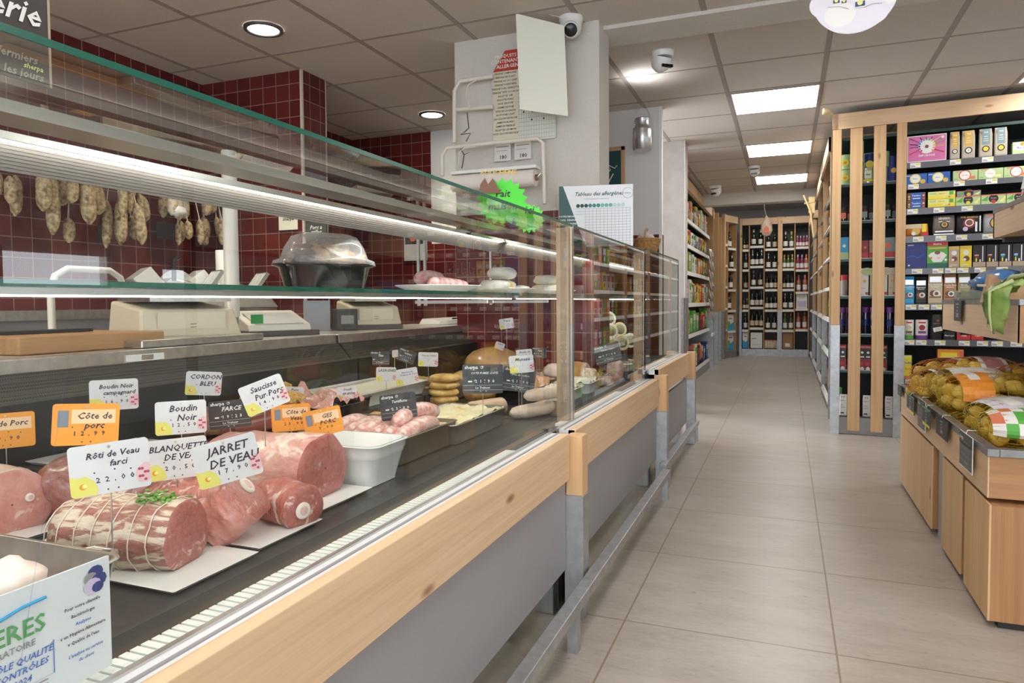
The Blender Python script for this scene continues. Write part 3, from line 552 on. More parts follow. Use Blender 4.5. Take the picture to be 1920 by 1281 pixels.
for k, (s, w, h, m_, la) in enumerate(((.083, .06, .165, SKY, 'pale blue and green carton behind the end slats'), (.225, .05, .135, DRED, 'dark red carton with fruit picture behind the slats'), (.28, .05, .135, C('pinkish', .5, .3, .25), 'pinkish carton beside the dark red one'), (.38, .11, .15, TEAL, 'grey carton behind the last gap of the slats'))):
    p = rs(s, .14, 1.336); pack('grocery_carton', la, 'carton', p, RZ, w, h, .08, m_, [('r', 0, 0, 1, .3, LGREEN if k == 0 else RED), ('c', .5, .6, .2, COR if k else WH)], 'cartons behind the end slats')
for k, (s, w, h, m_) in enumerate(((.225, .055, .155, WH), (.29, .055, .155, BGE), (.35, .055, .155, WH), (.41, .05, .155, BGE))):
    p = rs(s, .13, 1.053); pack('grocery_carton', 'white drink carton with red apple mark, %s from the aisle behind slats' % ORD[k], 'carton', p, RZ, w, h, .07, m_, [('c', .8, .1, .2, RED), ('c', .5, .7, .2, GOLD), ('r', .1, .35, .6, .37, GREYP)], 'cartons behind the end slats')
for k, (s, m_) in enumerate(((.24, LGREEN), (.37, BGE))):
    p = rs(s, .13, 1.209); pack('grocery_box', ('cream box with green oval lying on the white cartons', 'beige box lying on the white cartons')[k], 'box', p, RZ, .12, .05, .08, WH if k == 0 else BGE, [('c', .5, .5, .25, m_, 1.3)], 'cartons behind the end slats')
p = rs(.085, .13, 1.053)
pack('syrup_bottle', 'clear bottle with red top behind the first gap of the slats', 'bottle', p, RZ, .045, .16, .045, C('clearish', .35, .30, .26), [('band', .75, 1, RED)], None, 'can')
for k in range(7):
    p = rs(.07+.055*k, .12+.03*(k % 2), .763); pack('juice_bottle', 'dark violet bottle on the shelf behind the slats, %s from the aisle' % ORD[k], 'bottle', p, RZ, .048, .2, .048, P('dark_violet_glass', (.025, .015, .05), .1, coat=1), [('band', .8, 1, PUR), ('band', .3, .55, NAVY)], 'violet bottles behind the end slats', 'can')
for k, s in enumerate((.082, .135, .215, .255, .31, .36)):
    p = rs(s, .11, .486); pack('tomato_carton', 'red and black tomato carton behind the slats, %s from the aisle' % ORD[k], 'carton', p, RZ, .046, .19, .06, DRED, [('r', 0, .45, 1, .85, BK), ('r', .1, .88, .9, .95, COR), ('c', .5, .7, .2, WH), ('r', .2, .5, .8, .55, WH), ('c', .4, .25, .3, RED), ('p', [(.2, 0), (.8, 0), (.8, .08), (.5, .14), (.2, .08)], WH)], 'tomato cartons behind the end slats')
for k, s in enumerate((.09, .155, .25, .315, .40)):
    p = rs(s, .10, .131); pack('milk_carton', 'white milk carton with red dots behind the slats, %s from the aisle' % ORD[k], 'carton', p, RZ, .055, .16, .07, WH, [('c', .3, .9, .08, RED), ('c', .55, .9, .08, RED), ('r', .15, .72, .7, .74, GREYP), ('r', .15, .5, .6, .52, GREYP), ('r', .15, .4, .7, .42, GREYP), ('r', .15, .1, .6, .16, BK)], 'milk cartons behind the end slats', 'bag')
# ---------------------------------------------------------------- shelving rows along the right of the aisle
def bay(label, y0, y1, x0):
    t = thing('aisle_shelving_bay', label, 'shelving', (0, 0, 0), group='pine shelving bays along the aisle')
    MB().box((x0, y0, .83), (x0+.05, y0+.07, 2.34), WZ).build('post', t, bevel=.002)
    MB().box((x0-.002, y0-.002, 0), (x0+.052, y0+.072, .83), GALV).build('post_base', t)
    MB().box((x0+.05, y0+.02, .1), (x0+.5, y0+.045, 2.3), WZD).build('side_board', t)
    MB().box((x0-.02, y0-.02, 2.28), (x0+.0, y1, 2.40), WY).box((x0-.02, y0-.02, 2.28), (x0+.5, y0+.0, 2.40), WX).build('top_rail', t, bevel=.002)
    MB().box((x0+.5, y0, .1), (x0+.52, y1, 2.3), DARKIN).build('back_board', t)
    MB().box((x0+.02, y0+.07, 0), (x0+.035, y1, .11), GALV).build('kick_board', t)
    for k, z in enumerate((1.98, 1.7, 1.42, 1.14, .86, .55, .13)):
        MB().box((x0+.03, y0+.08, z-.02), (x0+.5, y1, z), DSHELF).hexa([(x0+.004, y0+.08, z-.036), (x0+.03, y0+.08, z-.036), (x0+.03, y1, z-.036), (x0+.004, y1, z-.036), (x0+.02, y0+.08, z), (x0+.03, y0+.08, z), (x0+.03, y1, z), (x0+.02, y1, z)], LABW).build('shelf', t)
    return t
bay('second pine shelving bay down the aisle, behind the slatted end', 6.55, 8.05, .345)
bay('third pine shelving bay down the aisle', 8.15, 9.6, .36)
bay('fourth pine shelving bay down the aisle, under the ceiling beam', 9.7, 11.6, .37)
bay('last pine shelving bay before the wine racks', 11.7, 13.3, .38)
FILL = []
def fill_pack(k):
    m_, m2 = ((ORG, WH), (LGREEN, GREEN), (WH, RED), (BGE, BRN), (YELW, NAVY), (KGREY, COR), (GREEN, YELW), (NAVY, WH))[k]
    return pack('shelf_packet', '', 'packet', (0, 0, 0), 0, .15, .19, .09, m_, [('r', .1, .5, .9, .85, m2), ('c', .5, .3, .2, m2)], 'packets in the aisle bays', 'pillow' if k % 2 else 'box')
CNM = ('orange', 'light green', 'white', 'beige', 'yellow', 'kraft', 'green', 'navy')
for bi, (y0, y1, x0) in enumerate(((6.55, 8.05, .345), (8.15, 9.6, .36))):
    for si, z in enumerate((1.98, 1.7, 1.42, 1.14, .86, .55, .13)):
        y = y0+.16; i = 0
        while y < y1-.08:
            k = (bi*3+si*5+i*7) % 8
            if k >= len(FILL) or len(FILL) < 8:
                while len(FILL) < 8: FILL.append(fill_pack(len(FILL)))
            o = FILL[k] if not FILL[k].get('used') else FILL[k].copy()
            if o is not FILL[k]: COL.objects.link(o)
            o['used'] = 1; o.location = (x0+.10, y, z+.001); o.rotation_euler = (0, 0, R(-90))
            o['label'] = '%s packet, %s along the %s shelf of the %s aisle bay' % (CNM[k], ORD[i], ('top', 'second', 'third', 'fourth', 'fifth', 'sixth', 'lowest')[si], ('second', 'third')[bi]); y += .185; i += 1
# things that stick out of those bays
for k, (y, z, h, m_, m2, la) in enumerate(((6.2, 1.90, .2, GREEN, YELW, 'green tin with sunflower at the aisle side of the end shelf'), (6.25, 1.62, .12, DRED, ORG, 'dark red jar at the aisle side of the end shelf'), (6.2, 1.336, .12, C('olive', .25, .3, .05), YELW, 'olive jar with yellow label at the aisle side'), (6.25, 1.054, .12, WH, SKY, 'white pot with blue label at the aisle side'), (6.2, .763, .06, PUR, WH, 'low purple box at the aisle side'), (6.2, .131, .18, GREEN, WH, 'green detergent bottle low on the aisle side'), (6.2, .486, .08, BGE, YELW, 'beige tub low on the aisle side'))):
    pack('side_grocery', la, 'packet', rs(.035, y-5.84, z+.0008), R(-90), .09, h, .07, m_, [('c', .5, .5, .3, m2), ('c', .5, .5, .12, ORG)], 'groceries seen past the end post', 'can' if k in (0, 1, 2) else 'box')
for k, (x, y) in enumerate(((.30, 5.60),)):
    o = MB().tube([(x-.065, y, 2.39), (x-.058, y, 2.39), (x-.05, y, 2.39), (x-.03, y, 2.39), (x, y+.12, 2.39)], [.018, .026, .022, .014, .014], P('turned_pale_wood', (.80, .60, .30), .4), 14).build('wooden_peg')
    tag(o, 'turned pale wooden peg at the top corner of the grocery shelving', 'peg')

# ================================================================ wine racks at the end of the aisle
BOT = P('dark_bottle_glass', (.008, .012, .008), .06, coat=1); ROSE = P('rose_bottle', (.50, .16, .10), .08, coat=1); GRN = P('pale_green_bottle', (.10, .13, .03), .08, coat=1); RED2 = P('red_foil', (.30, .05, .10), .3)
BP = [(.036, 0), (.038, .004), (.038, .18), (.034, .205), (.016, .235), (.0145, .29), (.0155, .30)]
def proto_bottle(g, lab, cap):
    t = thing('wine_bottle', '', 'bottle', group='wine bottles in the racks')
    MB().lathe(BP, g, 12).build('bottle_body', t)
    MB().lathe([(.0386, .035), (.0386, .125)], lab, 12, cap=False).build('label', t)
    MB().lathe([(.0162, .25), (.0165, .302), (.001, .303)], cap, 10, cap=False).build('capsule', t)
    return t
KB = {'w': (BOT, WH, SILV), 'k': (BOT, WH, BK), 'c': (BOT, BGE, BK), 'y': (GRN, WH, GOLD), 'p': (ROSE, WH, COR), 'r': (RED2, WH, LIL)}
PROTO = {}
ROWN = ['top', 'second', 'third', 'fourth', 'fifth', 'bottom']
def bottle(k, pos, rz, label, sc=1):
    desc = {'w': 'pale capped dark wine bottle', 'k': 'black capped dark wine bottle', 'c': 'cream labelled dark wine bottle', 'y': 'gold capped greenish wine bottle', 'p': 'rose wine bottle', 'r': 'pale capped red wine bottle'}[k]
    if k not in PROTO: b = PROTO[k] = proto_bottle(*KB[k])
    else: b = dup(PROTO[k])
    b.location = pos; b.rotation_euler = (0, 0, rz); b.scale = (sc, sc, sc); b['label'] = desc + ', ' + label
def rack(name, label, M, rz, posts, cols, zs_default, lefts=None, z0=.14, z1=2.41):
    t = thing('wine_rack_bay', label, 'wine rack', M @ Vector((0, 0, 0)), (0, 0, rz), group='pine wine racks at the end of the aisle')
    x0 = min([p[0] for p in posts]+[c[0] for c in cols]); x1 = max([p[1] for p in posts]+[c[1]+.016 for c in cols])
    for a, b in posts:
        MB().box((a, -.06, .84), (b, .0, 2.53), WZ).build('post', t); MB().box((a-.001, -.062, 0), (b+.001, .002, .84), GALV).build('post_base', t)
    MB().box((x0, -.03, 2.41), (x1, 0, 2.53), WX).build('top_rail', t)
    MB().box((x0, -.02, .0), (x1, .01, .13), GALV).build('kick_board', t)
    MB().box((x0, .36, .1), (x1, .38, 2.5), BK).build('back_board', t)
    for c in cols:
        cx0, cx1, zs, cells, nm = c
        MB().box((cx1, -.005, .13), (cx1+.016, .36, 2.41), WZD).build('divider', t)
        for r, z in enumerate(zs):
            MB().box((cx0, .0, z-.03), (cx1, .36, z), WX).box((cx0, -.004, z-.045), (cx1, .0, z-.0), BGE).box((cx0+.01, -.006, z-.038), (cx1-.01, -.004, z-.008), LABW).build('shelf', t)
        for r, cell in enumerate(cells):
            z = zs[r] if r < len(zs) else .14
            n = len(cell); w_ = (cx1-cx0)
            if not n: continue
            if cell[0] in 'BCGJ':
                col_, d_, nm_, la_ = {'B': (WH, [('p', [(0, 0), (1, 0), (1, .5), (.4, .35), (0, .55)], SKY), ('c', .3, .4, .2, GREEN), ('r', .3, .7, .8, .78, GREYP)], 'wine_box', 'blue and green printed wine box'), 'C': (C('carton_brown', .38, .19, .08), [('r', .25, .12, .72, .34, WH)], 'cardboard_box', 'plain brown cardboard box'), 'G': (WH, [('r', .1, .6, .5, .64, BK), ('r', .2, .2, .8, .24, BGE)], 'wine_box', 'large white wine box'), 'J': (WH, [('r', .1, .1, .9, .5, LIL), ('t', 'ROSE', .5, .7, .12, COR)], 'wine_box', 'white box with pink print')}[cell[0]]
                p = M @ Vector(((cx0+cx1)/2, .13, z+.001)); h_ = .29 if cell[0] != 'J' else .26
                pack(nm_, la_ + ', %s shelf, %s rack column' % (ROWN[r], nm), 'box', p, rz, w_*.86, h_, .2, col_, d_, 'boxes in the wine racks'); continue
            for i, k in enumerate(cell):
                p = M @ Vector((cx0 + w_*(i+.5)/n, .06 + .03*((i*7+r) % 3), z+.001))
                bottle(k, p, rz, '%s in %s row, %s rack column' % (('first', 'second', 'third', 'fourth')[i], ROWN[r], nm), min(1, w_/n/.079))
ZD = [1.97, 1.60, 1.23, .857, .485]
Mc = Matrix.Translation((0, 13.6, 0))
rack('w', 'middle wine rack with three columns of bottles, ham hanging before it', Mc, 0, [(-.765-.04, -.765), (-.145, -.08)],
     [(-.76, -.65, ZD, ('ck', 'w', 'c', 'cw', 'w', 'B'), 'narrow left'), (-.628, -.39, [2.03, 1.66, 1.28, .907, .526], ('ww', 'wkw', 'wc', 'kcw', 'ccc', 'G'), 'second'), (-.366, -.15, ZD, ('wc', 'wk', 'ckc', 'kkk', 'kk', ''), 'third')], ZD)
rack('w', 'right hand wine rack next to the aisle shelving with rose wines in it', Mc, 0, [(-.079, -.078+.008)],
     [(-.07, .13, ZD, ('wy', 'yyy', 'ckk', 'ww', 'yy', 'C'), 'fourth'), (.155, .365, [1.987, 1.579, 1.177, .876, .501], ('rrrr', 'rrp', 'pp', 'J', 'pp', ''), 'rightmost')], ZD)
aL = math.atan2(.56, .207); ML = Matrix.Translation((-1.044, 12.745, 0)) @ Matrix.Rotation(aL, 4, 'Z')
rack('w', 'left wine rack turned towards the aisle, with wine boxes low down', ML, aL, [(-.05, -.0)],
     [(.02, .20, [2.03, 1.66, 1.28, .9, .52], ('', 'kk', 'w', 'w', 'y', 'B'), 'leftmost'), (.216, .55, ZD, ('kk', 'kkk', 'yk', 'kk', 'B', 'B'), 'wide left')], ZD)
MB_ = MB()
for i in range(5):
    o = tag(MB().lathe([(.03, 0), (.033, .01), (.033, .1), (.026, .12), (.03, .13), (.03, .14)], BGE, 10).lathe([(.031, .14), (.031, .155)], COR, 10).build('preserve_jar', None, (-.34+.045*i, 13.68+.02*(i % 2), .141)), 'small beige jar at the bottom of the third rack column, %s in the row' % ORD[i], 'jar', 'beige jars under the wine')
# ================================================================ left grocery shelving
t = thing('left_shelving_run', 'long pine topped shelving run on the far left of the aisle, packed with bags', 'shelving', (0, 0, 0))
MB().box((-1.09, 7.0, 2.30), (-1.05, 11.3, 2.42), WY).build('top_rail', t)
MB().box((-1.62, 7.0, .1), (-1.60, 11.3, 2.3), DARKIN).box((-1.62, 7.0, 2.3), (-1.09, 11.3, 2.32), DARKIN).build('back_board', t)
MB().box((-1.10, 7.0, 0), (-1.08, 11.0, .11), GALV).build('kick_board', t)
LS = (2.0, 1.70, 1.38, 1.0, .62, .16)
for z in LS: MB().box((-1.6, 7.0, z-.02), (-1.09, 10.95, z), DSHELF).hexa([(-1.08, 7.0, z-.05), (-1.10, 7.0, z-.05), (-1.10, 10.95, z-.05), (-1.08, 10.95, z-.05), (-1.09, 7.0, z), (-1.11, 7.0, z), (-1.11, 10.95, z), (-1.09, 10.95, z)], LABW).build('shelf', t)
for x0, x1, y in ((-1.6, -1.03, 10.96), (-1.14, -1.01, 11.55), (-1.10, -1.02, 12.2)):
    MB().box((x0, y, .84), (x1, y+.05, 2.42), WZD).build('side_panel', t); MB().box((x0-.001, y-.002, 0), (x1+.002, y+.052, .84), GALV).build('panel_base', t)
rnd = random.Random(4)
LC = [(ORG, WH), (LGREEN, YELW), (RED, WH), (YELW, RED), (WH, GREEN), (BGE, BRN), (GREEN, WH), (BK, RED), (NAVY, WH), (SKY, WH), (KGREY, ORG), (COR, YELW)]
CN = {id(ORG): 'orange', id(LGREEN): 'light green', id(RED): 'red', id(YELW): 'yellow', id(WH): 'white', id(BGE): 'beige', id(GREEN): 'green', id(BK): 'black', id(NAVY): 'navy', id(SKY): 'blue', id(KGREY): 'grey brown', id(COR): 'coral', id(BRN): 'brown'}
for k, z in enumerate(LS):
    y = 8.05; i = 0
    seq = ([0, 1, 9, 3, 10, 5, 8, 3], [2, 5, 10, 3, 9, 4, 4, 9], [0, 0, 11, 6, 10, 4, 4, 5], [3, 11, 2, 4, 6, 10, 0, 5], [7, 7, 2, 3, 6, 6, 10, 6], [3, 0, 8, 8, 8, 11, 4, 7])[k]
    zn = 2.3 if k == 0 else LS[k-1]-.05
    while y < 10.8:
        w_ = rnd.uniform(.17, .26); h_ = min(rnd.uniform(.20, .30), zn-z-.03); a, b = LC[seq[i % 8]]
        pack('grocery_bag' if rnd.random() < .6 else 'grocery_box', '%s packet with %s print, %s from the pillar, %s left shelf' % (CN[id(a)], CN[id(b)], ORD[i], ROWN[k]), 'packet', (-1.15-.02*rnd.random(), y+w_/2, z+.001), R(90), w_*.93, h_, .1, a, [('r', .1, .55, .9, .85, b), ('c', .5, .32, .22, b), ('c', .5, .32, .12, a)], 'packets on the left shelving run', 'pillow' if rnd.random() < .5 else 'box'); y += w_; i += 1
for i in range(7):
    pack('hanging_sachet', 'pale sachet hanging at the end of the left shelving, %s from the top' % ORD[i], 'sachet', (-1.0, 10.55+.02*(i % 2), 1.62-.145*i), R(80), .14, .16, .03, SILV, [('r', .1, .3, .9, .7, KGREY)], 'sachets on the hanging strip', 'pillow', rx=R(-14))
for z, x, w_ in ((.5, -1.02, .2),):
    tag(MB().box((-1.03, 10.6, .50), (-1.0, 10.95, .54), LABW).build('label_holder'), 'white label holder sticking out at the end of the left shelving', 'label holder')
# ---- hanging ham and decoration
t = thing('hanging_ham', 'whole cured ham hanging on a string before the wine racks', 'ham', (-.25, 9.9, 1.95))
MB().ring([[(a*math.cos(q), b*math.sin(q), z) for q in [2*PI*j/14 for j in range(14)]] for z, a, b in ((-.075, .012, .01), (-.06, .05, .035), (0, .075, .05), (.07, .07, .045), (.13, .045, .035), (.17, .022, .02), (.19, .012, .012))], speckle('cured_ham', (.62, .45, .32), (.80, .70, .56), 18, .5, bs=.4), smooth=True).build('ham_body', t)
MB().poly([(-.03, -.03), (.03, -.04), (.035, .03), (.0, .06), (-.035, .03)], -.0505, COR).build('red_label', t)
MB().tube([(0, 0, .18), (-.03, .02, .30), (-.03, .02, .36)], .003, WH, 5).tube([(-.03, .02, .36), (-.03, .02, .36+.15)], .0015, BK, 4).build('string', t)
t = thing('wooden_rake', 'pale wooden hay rake head leaning at the top of the far shelving', 'rake', (.25, 9.4, 2.0))
MB().tube([(-.06, 0, .32), (.02, 0, .12), (.06, .02, -.20)], .012, MATS['turned_pale_wood'], 8).build('handle', t)
MB().tube([(-.05, .03, .22), (.07, .03, .24)], .012, MATS['turned_pale_wood'], 8).box((.0, .03, .10), (.07, .06, .30), MATS['turned_pale_wood']).build('head', t)
# ================================================================ produce stands on the right
t = thing('produce_bin', 'larch bin with grey metal rim heaped with netted potatoes', 'produce bin', (0, 0, 0))
X0, X1, Y0, Y1 = .59, 1.40, 2.55, 4.34
RIM = speckle('rim_steel', (.20, .20, .20), (.27, .27, .27), 20, .35, .7, .02)
MB().box((X0, Y0+.0005, .398), (X0+.004, Y1, .53), WY).build('aisle_board', t)
MB().box((X0+.004, Y0, .398), (X1, Y0+.022, .53), LXX).build('end_board', t)
MB().box((X0, Y1-.02, .398), (X1, Y1, .53), LXX).box((X1-.02, Y0, .398), (X1, Y1, .53), WY).box((X0+.02, Y0+.02, .40), (X1-.02, Y1-.02, .42), WX).build('inner_boards', t)
MB().box((X0-.004, Y0-.005, .528), (X0+.03, Y1+.004, .553), RIM).box((X0+.03, Y0-.005, .528), (X1, Y0+.03, .553), RIM).box((X0+.03, Y1-.03, .528), (X1, Y1+.004, .553), RIM).build('metal_rim', t, bevel=.002)
for k, (a, b, la, x) in enumerate(((2.515, 2.83, 'larch stand under the near corner of the potato bin', .588), (2.91, 3.23, 'middle larch stand under the potato bin', .592), (3.45, 4.34, 'long larch stand under the far half of the potato bin', .592))):
    t = thing('display_stand', la, 'stand', (0, 0, 0), group='larch stands under the bin')
    MB().box((x, a, .022), (x+.006, b, .385), WZ).build('door', t)
    MB().box((x+.006, a+.0005, .022), (1.38, b-.001, .383), LXZ).build('body', t); MB().box((x+.03, a+.01, 0), (1.37, b-.01, .022), BLACKM).build('plinth', t)
t = thing('stand_post', 'grey steel post between the larch stands', 'post', (.612, 3.30, 0)); MB().box((0, 0, 0), (.05, .11, .395), GALV).build('upright', t)
# price cards on the rim
def rim_card(label, y0, y1, z0, z1, kind, x=.575):
    t = thing('price_card', label, 'price card', (x, y1, z0), (0, 0, R(-90)), group='price cards on the bin rim'); w_, h_ = y1-y0, z1-z0
    mb = MB().box((0, 0, 0), (w_, .002, h_), WH if kind == 's' else BK)
    if kind == 's':
        mb.rect(.004, .004, w_-.004, h_-.04, -.0005, P('card_grey', (.13, .13, .13), .5)); mb.rect(.002, h_-.042, w_-.002, h_-.001, -.0005, P('card_dark_green', (.02, .035, .028), .4)); mb.text('sherpa', .035, h_-.02, .02, -.001, WH)
        for j in range(4): mb.rect(.02, h_*.2+.022*j, w_-.03, h_*.2+.022*j+.0015, -.001, C('dim', .3, .28, .25))
        mb.text('1,95', w_*.55, h_*.13, .03, -.001, C('dim', .3, .28, .25))
    else:
        if kind == 'g': mb.rect(0, 0, w_, h_, -.0003, DGREEN); mb.rect(0, h_-.006, w_, h_, -.0006, GREEN); mb.rect(.01, 0, w_-.01, .012, -.0006, YELW)
        mb.rect(.008, .016 if kind == 'g' else .006, w_-.008, h_-.008, -.0007, BK)
        for j, s in enumerate(('pommes de', 'terre', 'filet')): mb.text(s, w_/2, h_*(.82-.16*j), h_*.13, -.001, WH, it=.2)
        mb.text('3,95', w_/2, h_*.28, h_*.26, -.001, WH)
    mb.build('card', t); MB().tube([(w_/2, .001, h_), (w_/2, .004, h_+.012), (w_/2, .03, h_+.012)], .0015, SILV, 5).build('hook', t); return t
rim_card('black price card hanging on the bin rim, farthest from the near corner', 4.20, 4.33, .50, .555, 'k')
rim_card('green edged price card on the bin rim at the far end', 3.80, 4.02, .462, .546, 'g')
rim_card('grey and dark green shop card on the bin rim, far one', 3.51, 3.70, .43, .565, 's')
rim_card('green edged price card over the far shop card', 3.345, 3.53, .472, .552, 'g', .566)
rim_card('black chalk price card on the middle of the bin rim', 3.055, 3.275, .474, .551, 'k')
rim_card('large grey and dark green shop card near the bin corner', 2.675, 2.86, .438, .560, 's')
# ---- nets of potatoes
POT = speckle('potato_skin', (.66, .42, .05), (.84, .60, .12), 22, .5, 0, .25, .002, .35, .7); NETM = P('orange_net', (.55, .20, .02), .6); NETY = P('yellow_net', (.50, .34, .02), .6)
rp_ = random.Random(11)
POTS = []
for k in range(4):
    POTS.append(MB().blob((0, 0, 0), (.042, .032, .029), POT, k, .22, 1.5, 2))
DLAB = C('label_maroon', .22, .02, .02)
def potato_net(label, c, rz, ln, wd, ht, netm, band=None, tail=True, n=(4, 2, 2), tilt=0):
    t = thing('potato_net', label, 'potato net', c, (0, tilt, rz), group='nets of potatoes')
    for i in range(n[0]):
        for j in range(n[1]):
            for k in range(n[2]):
                x = (i-(n[0]-1)/2)*ln*.82/n[0]*1.1; e = math.sqrt(max(0, 1-(x/(ln*.62))**2))
                y = (j-(n[1]-1)/2)*wd*.46*e; z = ht*(.28+.42*k/(max(n[2]-1, 1)))
                if abs(x) > ln*.33 and k: z -= ht*.15
                q = rp_.choice(POTS); o = q.build('potato', t, (x+rp_.uniform(-.008, .008), y, z), (rp_.uniform(-.5, .5), rp_.uniform(-.4, .4), rp_.uniform(0, 3))); o.scale = (1.02, 1.05, 1.05)
    rg = [[(x*ln/2, wd/2*r*math.cos(q), ht/2 + ht/2*1.02*r*math.sin(q)) for q in [2*PI*jj/18 for jj in range(18)]] for x, r in ((-1, .12), (-.96, .4), (-.85, .72), (-.6, .95), (-.3, 1.02), (0, 1.03), (.3, 1.02), (.6, .95), (.85, .72), (.96, .4), (1, .12))]
    rgs = []
    for a, b in zip(rg, rg[1:]):
        for f in (0, .5): rgs.append([tuple(Vector(p)*(1-f)+Vector(q)*f) for p, q in zip(a, b)])
    rgs.append(rg[-1])
    o = MB().ring(rgs, netm, cap=False).build('net', t); wfm = o.modifiers.new('w', 'WIREFRAME'); wfm.thickness = .002; wfm.use_replace = True
    if band:
        x0, x1, bm, kind = band
        def at(x, q, k=1.05):
            r = 1.03*math.sqrt(max(.05, 1-(abs(x))**3.2)); return (x*ln/2, wd/2*r*k*math.cos(q), ht/2+ht/2*r*k*math.sin(q))
        mb = MB(); xs = [x0+(x1-x0)*i/6 for i in range(7)]
        rr = [[at(x, R(a), 1.05+.02*math.sin(a*.3+x*9)) for a in range(-25, 206, 11)] for x in xs]
        n_ = len(rr[0]); vs = [p for r in rr for p in r]
        for i in range(6):
            for j in range(n_-1):
                mm = bm
                if kind == 'stripe' and i in (0, 5): mm = WH
                if kind == 'logo' and i in (2, 3) and 8 < j < 14: mm = WH
                if kind == 'stripe' and (i*5+j*3) % 7 == 0: mm = BGE
                if kind == 'veg': mm = (WH, LGREEN, WH, COR, WH, GREEN)[(i+j//4) % 6]
                mb.add([vs[i*n_+j], vs[i*n_+j+1], vs[(i+1)*n_+j+1], vs[(i+1)*n_+j]], [(0, 1, 2, 3)], mm, None, True)
        if kind in ('text', 'logo'):
            M_ = TR((x0+x1)/2*ln/2, -.002, ht*1.06, 0, -PI/2)
            mb.text('POMMES', 0, .018, .03, 0, WH, M_); mb.text('DE TERRE', 0, -.014, .026, 0, WH, M_)
        mb.build('label_band', t)
    if tail:
        MB().ring([[(ln/2*.97+dx, r*math.cos(q), ht/2+dz+r*.5*math.sin(q)) for q in [2*PI*jj/8 for jj in range(8)]] for dx, dz, r in ((0, 0, .02), (.015, .01, .01), (.05, .035, .035), (.07, .05, .03))], netm, smooth=True).build('tied_end', t)
DLAB = C('label_maroon', .22, .02, .02)
potato_net('potato net with dark red label at the far end of the heap', (.80, 4.20, .56), R(35), .42, .24, .15, NETM, (-.3, .35, DRED, 'logo'))
potato_net('potato net with maroon and white label, second from the far end', (.74, 3.98, .53), R(20), .36, .22, .14, NETM, (-.5, .2, DLAB, 'stripe'))
potato_net('potato net with pink label behind the front nets', (.86, 3.90, .60), R(10), .34, .22, .14, NETM, (-.2, .5, C('dusty_pink', .55, .25, .25), 'stripe'))
potato_net('potato net with red patterned label tip standing up in the middle', (1.05, 3.72, .57), R(15), .38, .24, .16, NETM, (.0, .6, DRED, 'logo'))
potato_net('potato net with blue eyed white label in the middle of the heap', (.80, 3.74, .56), R(12), .38, .22, .14, NETY, (-.6, .5, WH, 'stripe'))
potato_net('large potato net with orange label lying across the rim side', (.83, 3.50, .53), R(8), .44, .25, .17, NETY, (-.72, -.22, ORG, 'logo'))
potato_net('potato net with brown label at the right behind the large one', (1.14, 3.48, .60), R(5), .42, .26, .17, NETM, (-.1, .6, DLAB, 'stripe'))
potato_net('potato net with white and violet label near the front corner', (.84, 3.24, .50), R(25), .36, .24, .13, NETY, (-.8, .1, C('label_lilac', .70, .66, .75), 'logo'))
potato_net('potato net with bright red label near the front corner', (1.02, 3.16, .57), R(5), .34, .24, .15, NETY, (-.7, .15, COR, 'text'))
potato_net('potato net with printed vegetable label at the near corner of the bin', (.84, 2.98, .49), R(0), .40, .26, .13, NETY, (-.8, .25, WH, 'veg'))
# lower layer that fills the bin
for k, (x, y) in enumerate(((.80, 4.1), (1.1, 4.1), (.80, 3.75), (1.12, 3.8), (.80, 3.4), (1.12, 3.4), (.82, 3.08), (1.15, 3.05), (1.0, 2.72))):
    potato_net('plain potato net in the lower layer of the heap, %s from the far end' % ORD[k], (x, y, .425), R(5*(k % 3)), .34, .27, .13, NETY, tail=False, n=(4, 3, 1))
# ---- upper crates
def crate(label, x0, x1, y0, y1, z0, z1):
    t = thing('wooden_crate', label, 'crate', (0, 0, 0), group='larch crates above the potato bin')
    MB().box((x0, y0, z0), (x0+.02, y1, z1-.015), WY).build('aisle_board', t, bevel=.001)
    MB().box((x0, y0-.001, z0), (x1, y0+.02, z1-.015), LXX).box((x0, y1-.02, z0), (x1, y1, z1-.015), WX).build('end_board', t)
    MB().box((x1-.02, y0, z0), (x1, y1, z1-.015), WY).box((x0+.02, y0+.02, z0), (x1-.02, y1-.02, z0+.02), WX).build('bottom', t)
    MB().box((x0-.003, y0-.003, z1-.022), (x0+.02, y1, z1), RIM).box((x0+.02, y0-.003, z1-.022), (x1, y0+.02, z1), RIM).build('metal_rim', t, bevel=.001)
    return t
crate('larch crate of herb boxes and courgettes above the potatoes, with price cards', .78, 1.45, 2.99, 4.33, .86, 1.018)
crate('higher larch crate of dried sausage packets at the edge of the view', .97, 1.6, 3.40, 4.18, 1.325, 1.47)
t = thing('produce_rack', 'dark steel rack carrying the upper crates behind the potato bin', 'rack', (0, 0, 0))
MB().box((1.42, 2.7, .0), (1.46, 2.74, 1.9), BLACKM).build('upright', t); MB().box((1.42, 4.3, 0), (1.46, 4.34, 1.9), BLACKM).build('upright', t)
MB().box((.84, 3.05, .835), (1.46, 3.09, .859), BLACKM).box((.84, 4.2, .835), (1.46, 4.24, .859), BLACKM).box((1.42, 2.7, .84), (1.46, 4.34, .86), BLACKM).build('bracket', t); MB().box((1.0, 3.45, 1.30), (1.46, 3.49, 1.324), BLACKM).box((1.0, 4.1, 1.30), (1.46, 4.14, 1.324), BLACKM).box((1.42, 2.7, 1.3), (1.46, 4.34, 1.32), BLACKM).build('bracket', t)
BXG = P('green_tub_plastic', (.03, .30, .10), .3); CLAM = film('clear_clamshell', (.30, .38, .30), .35)
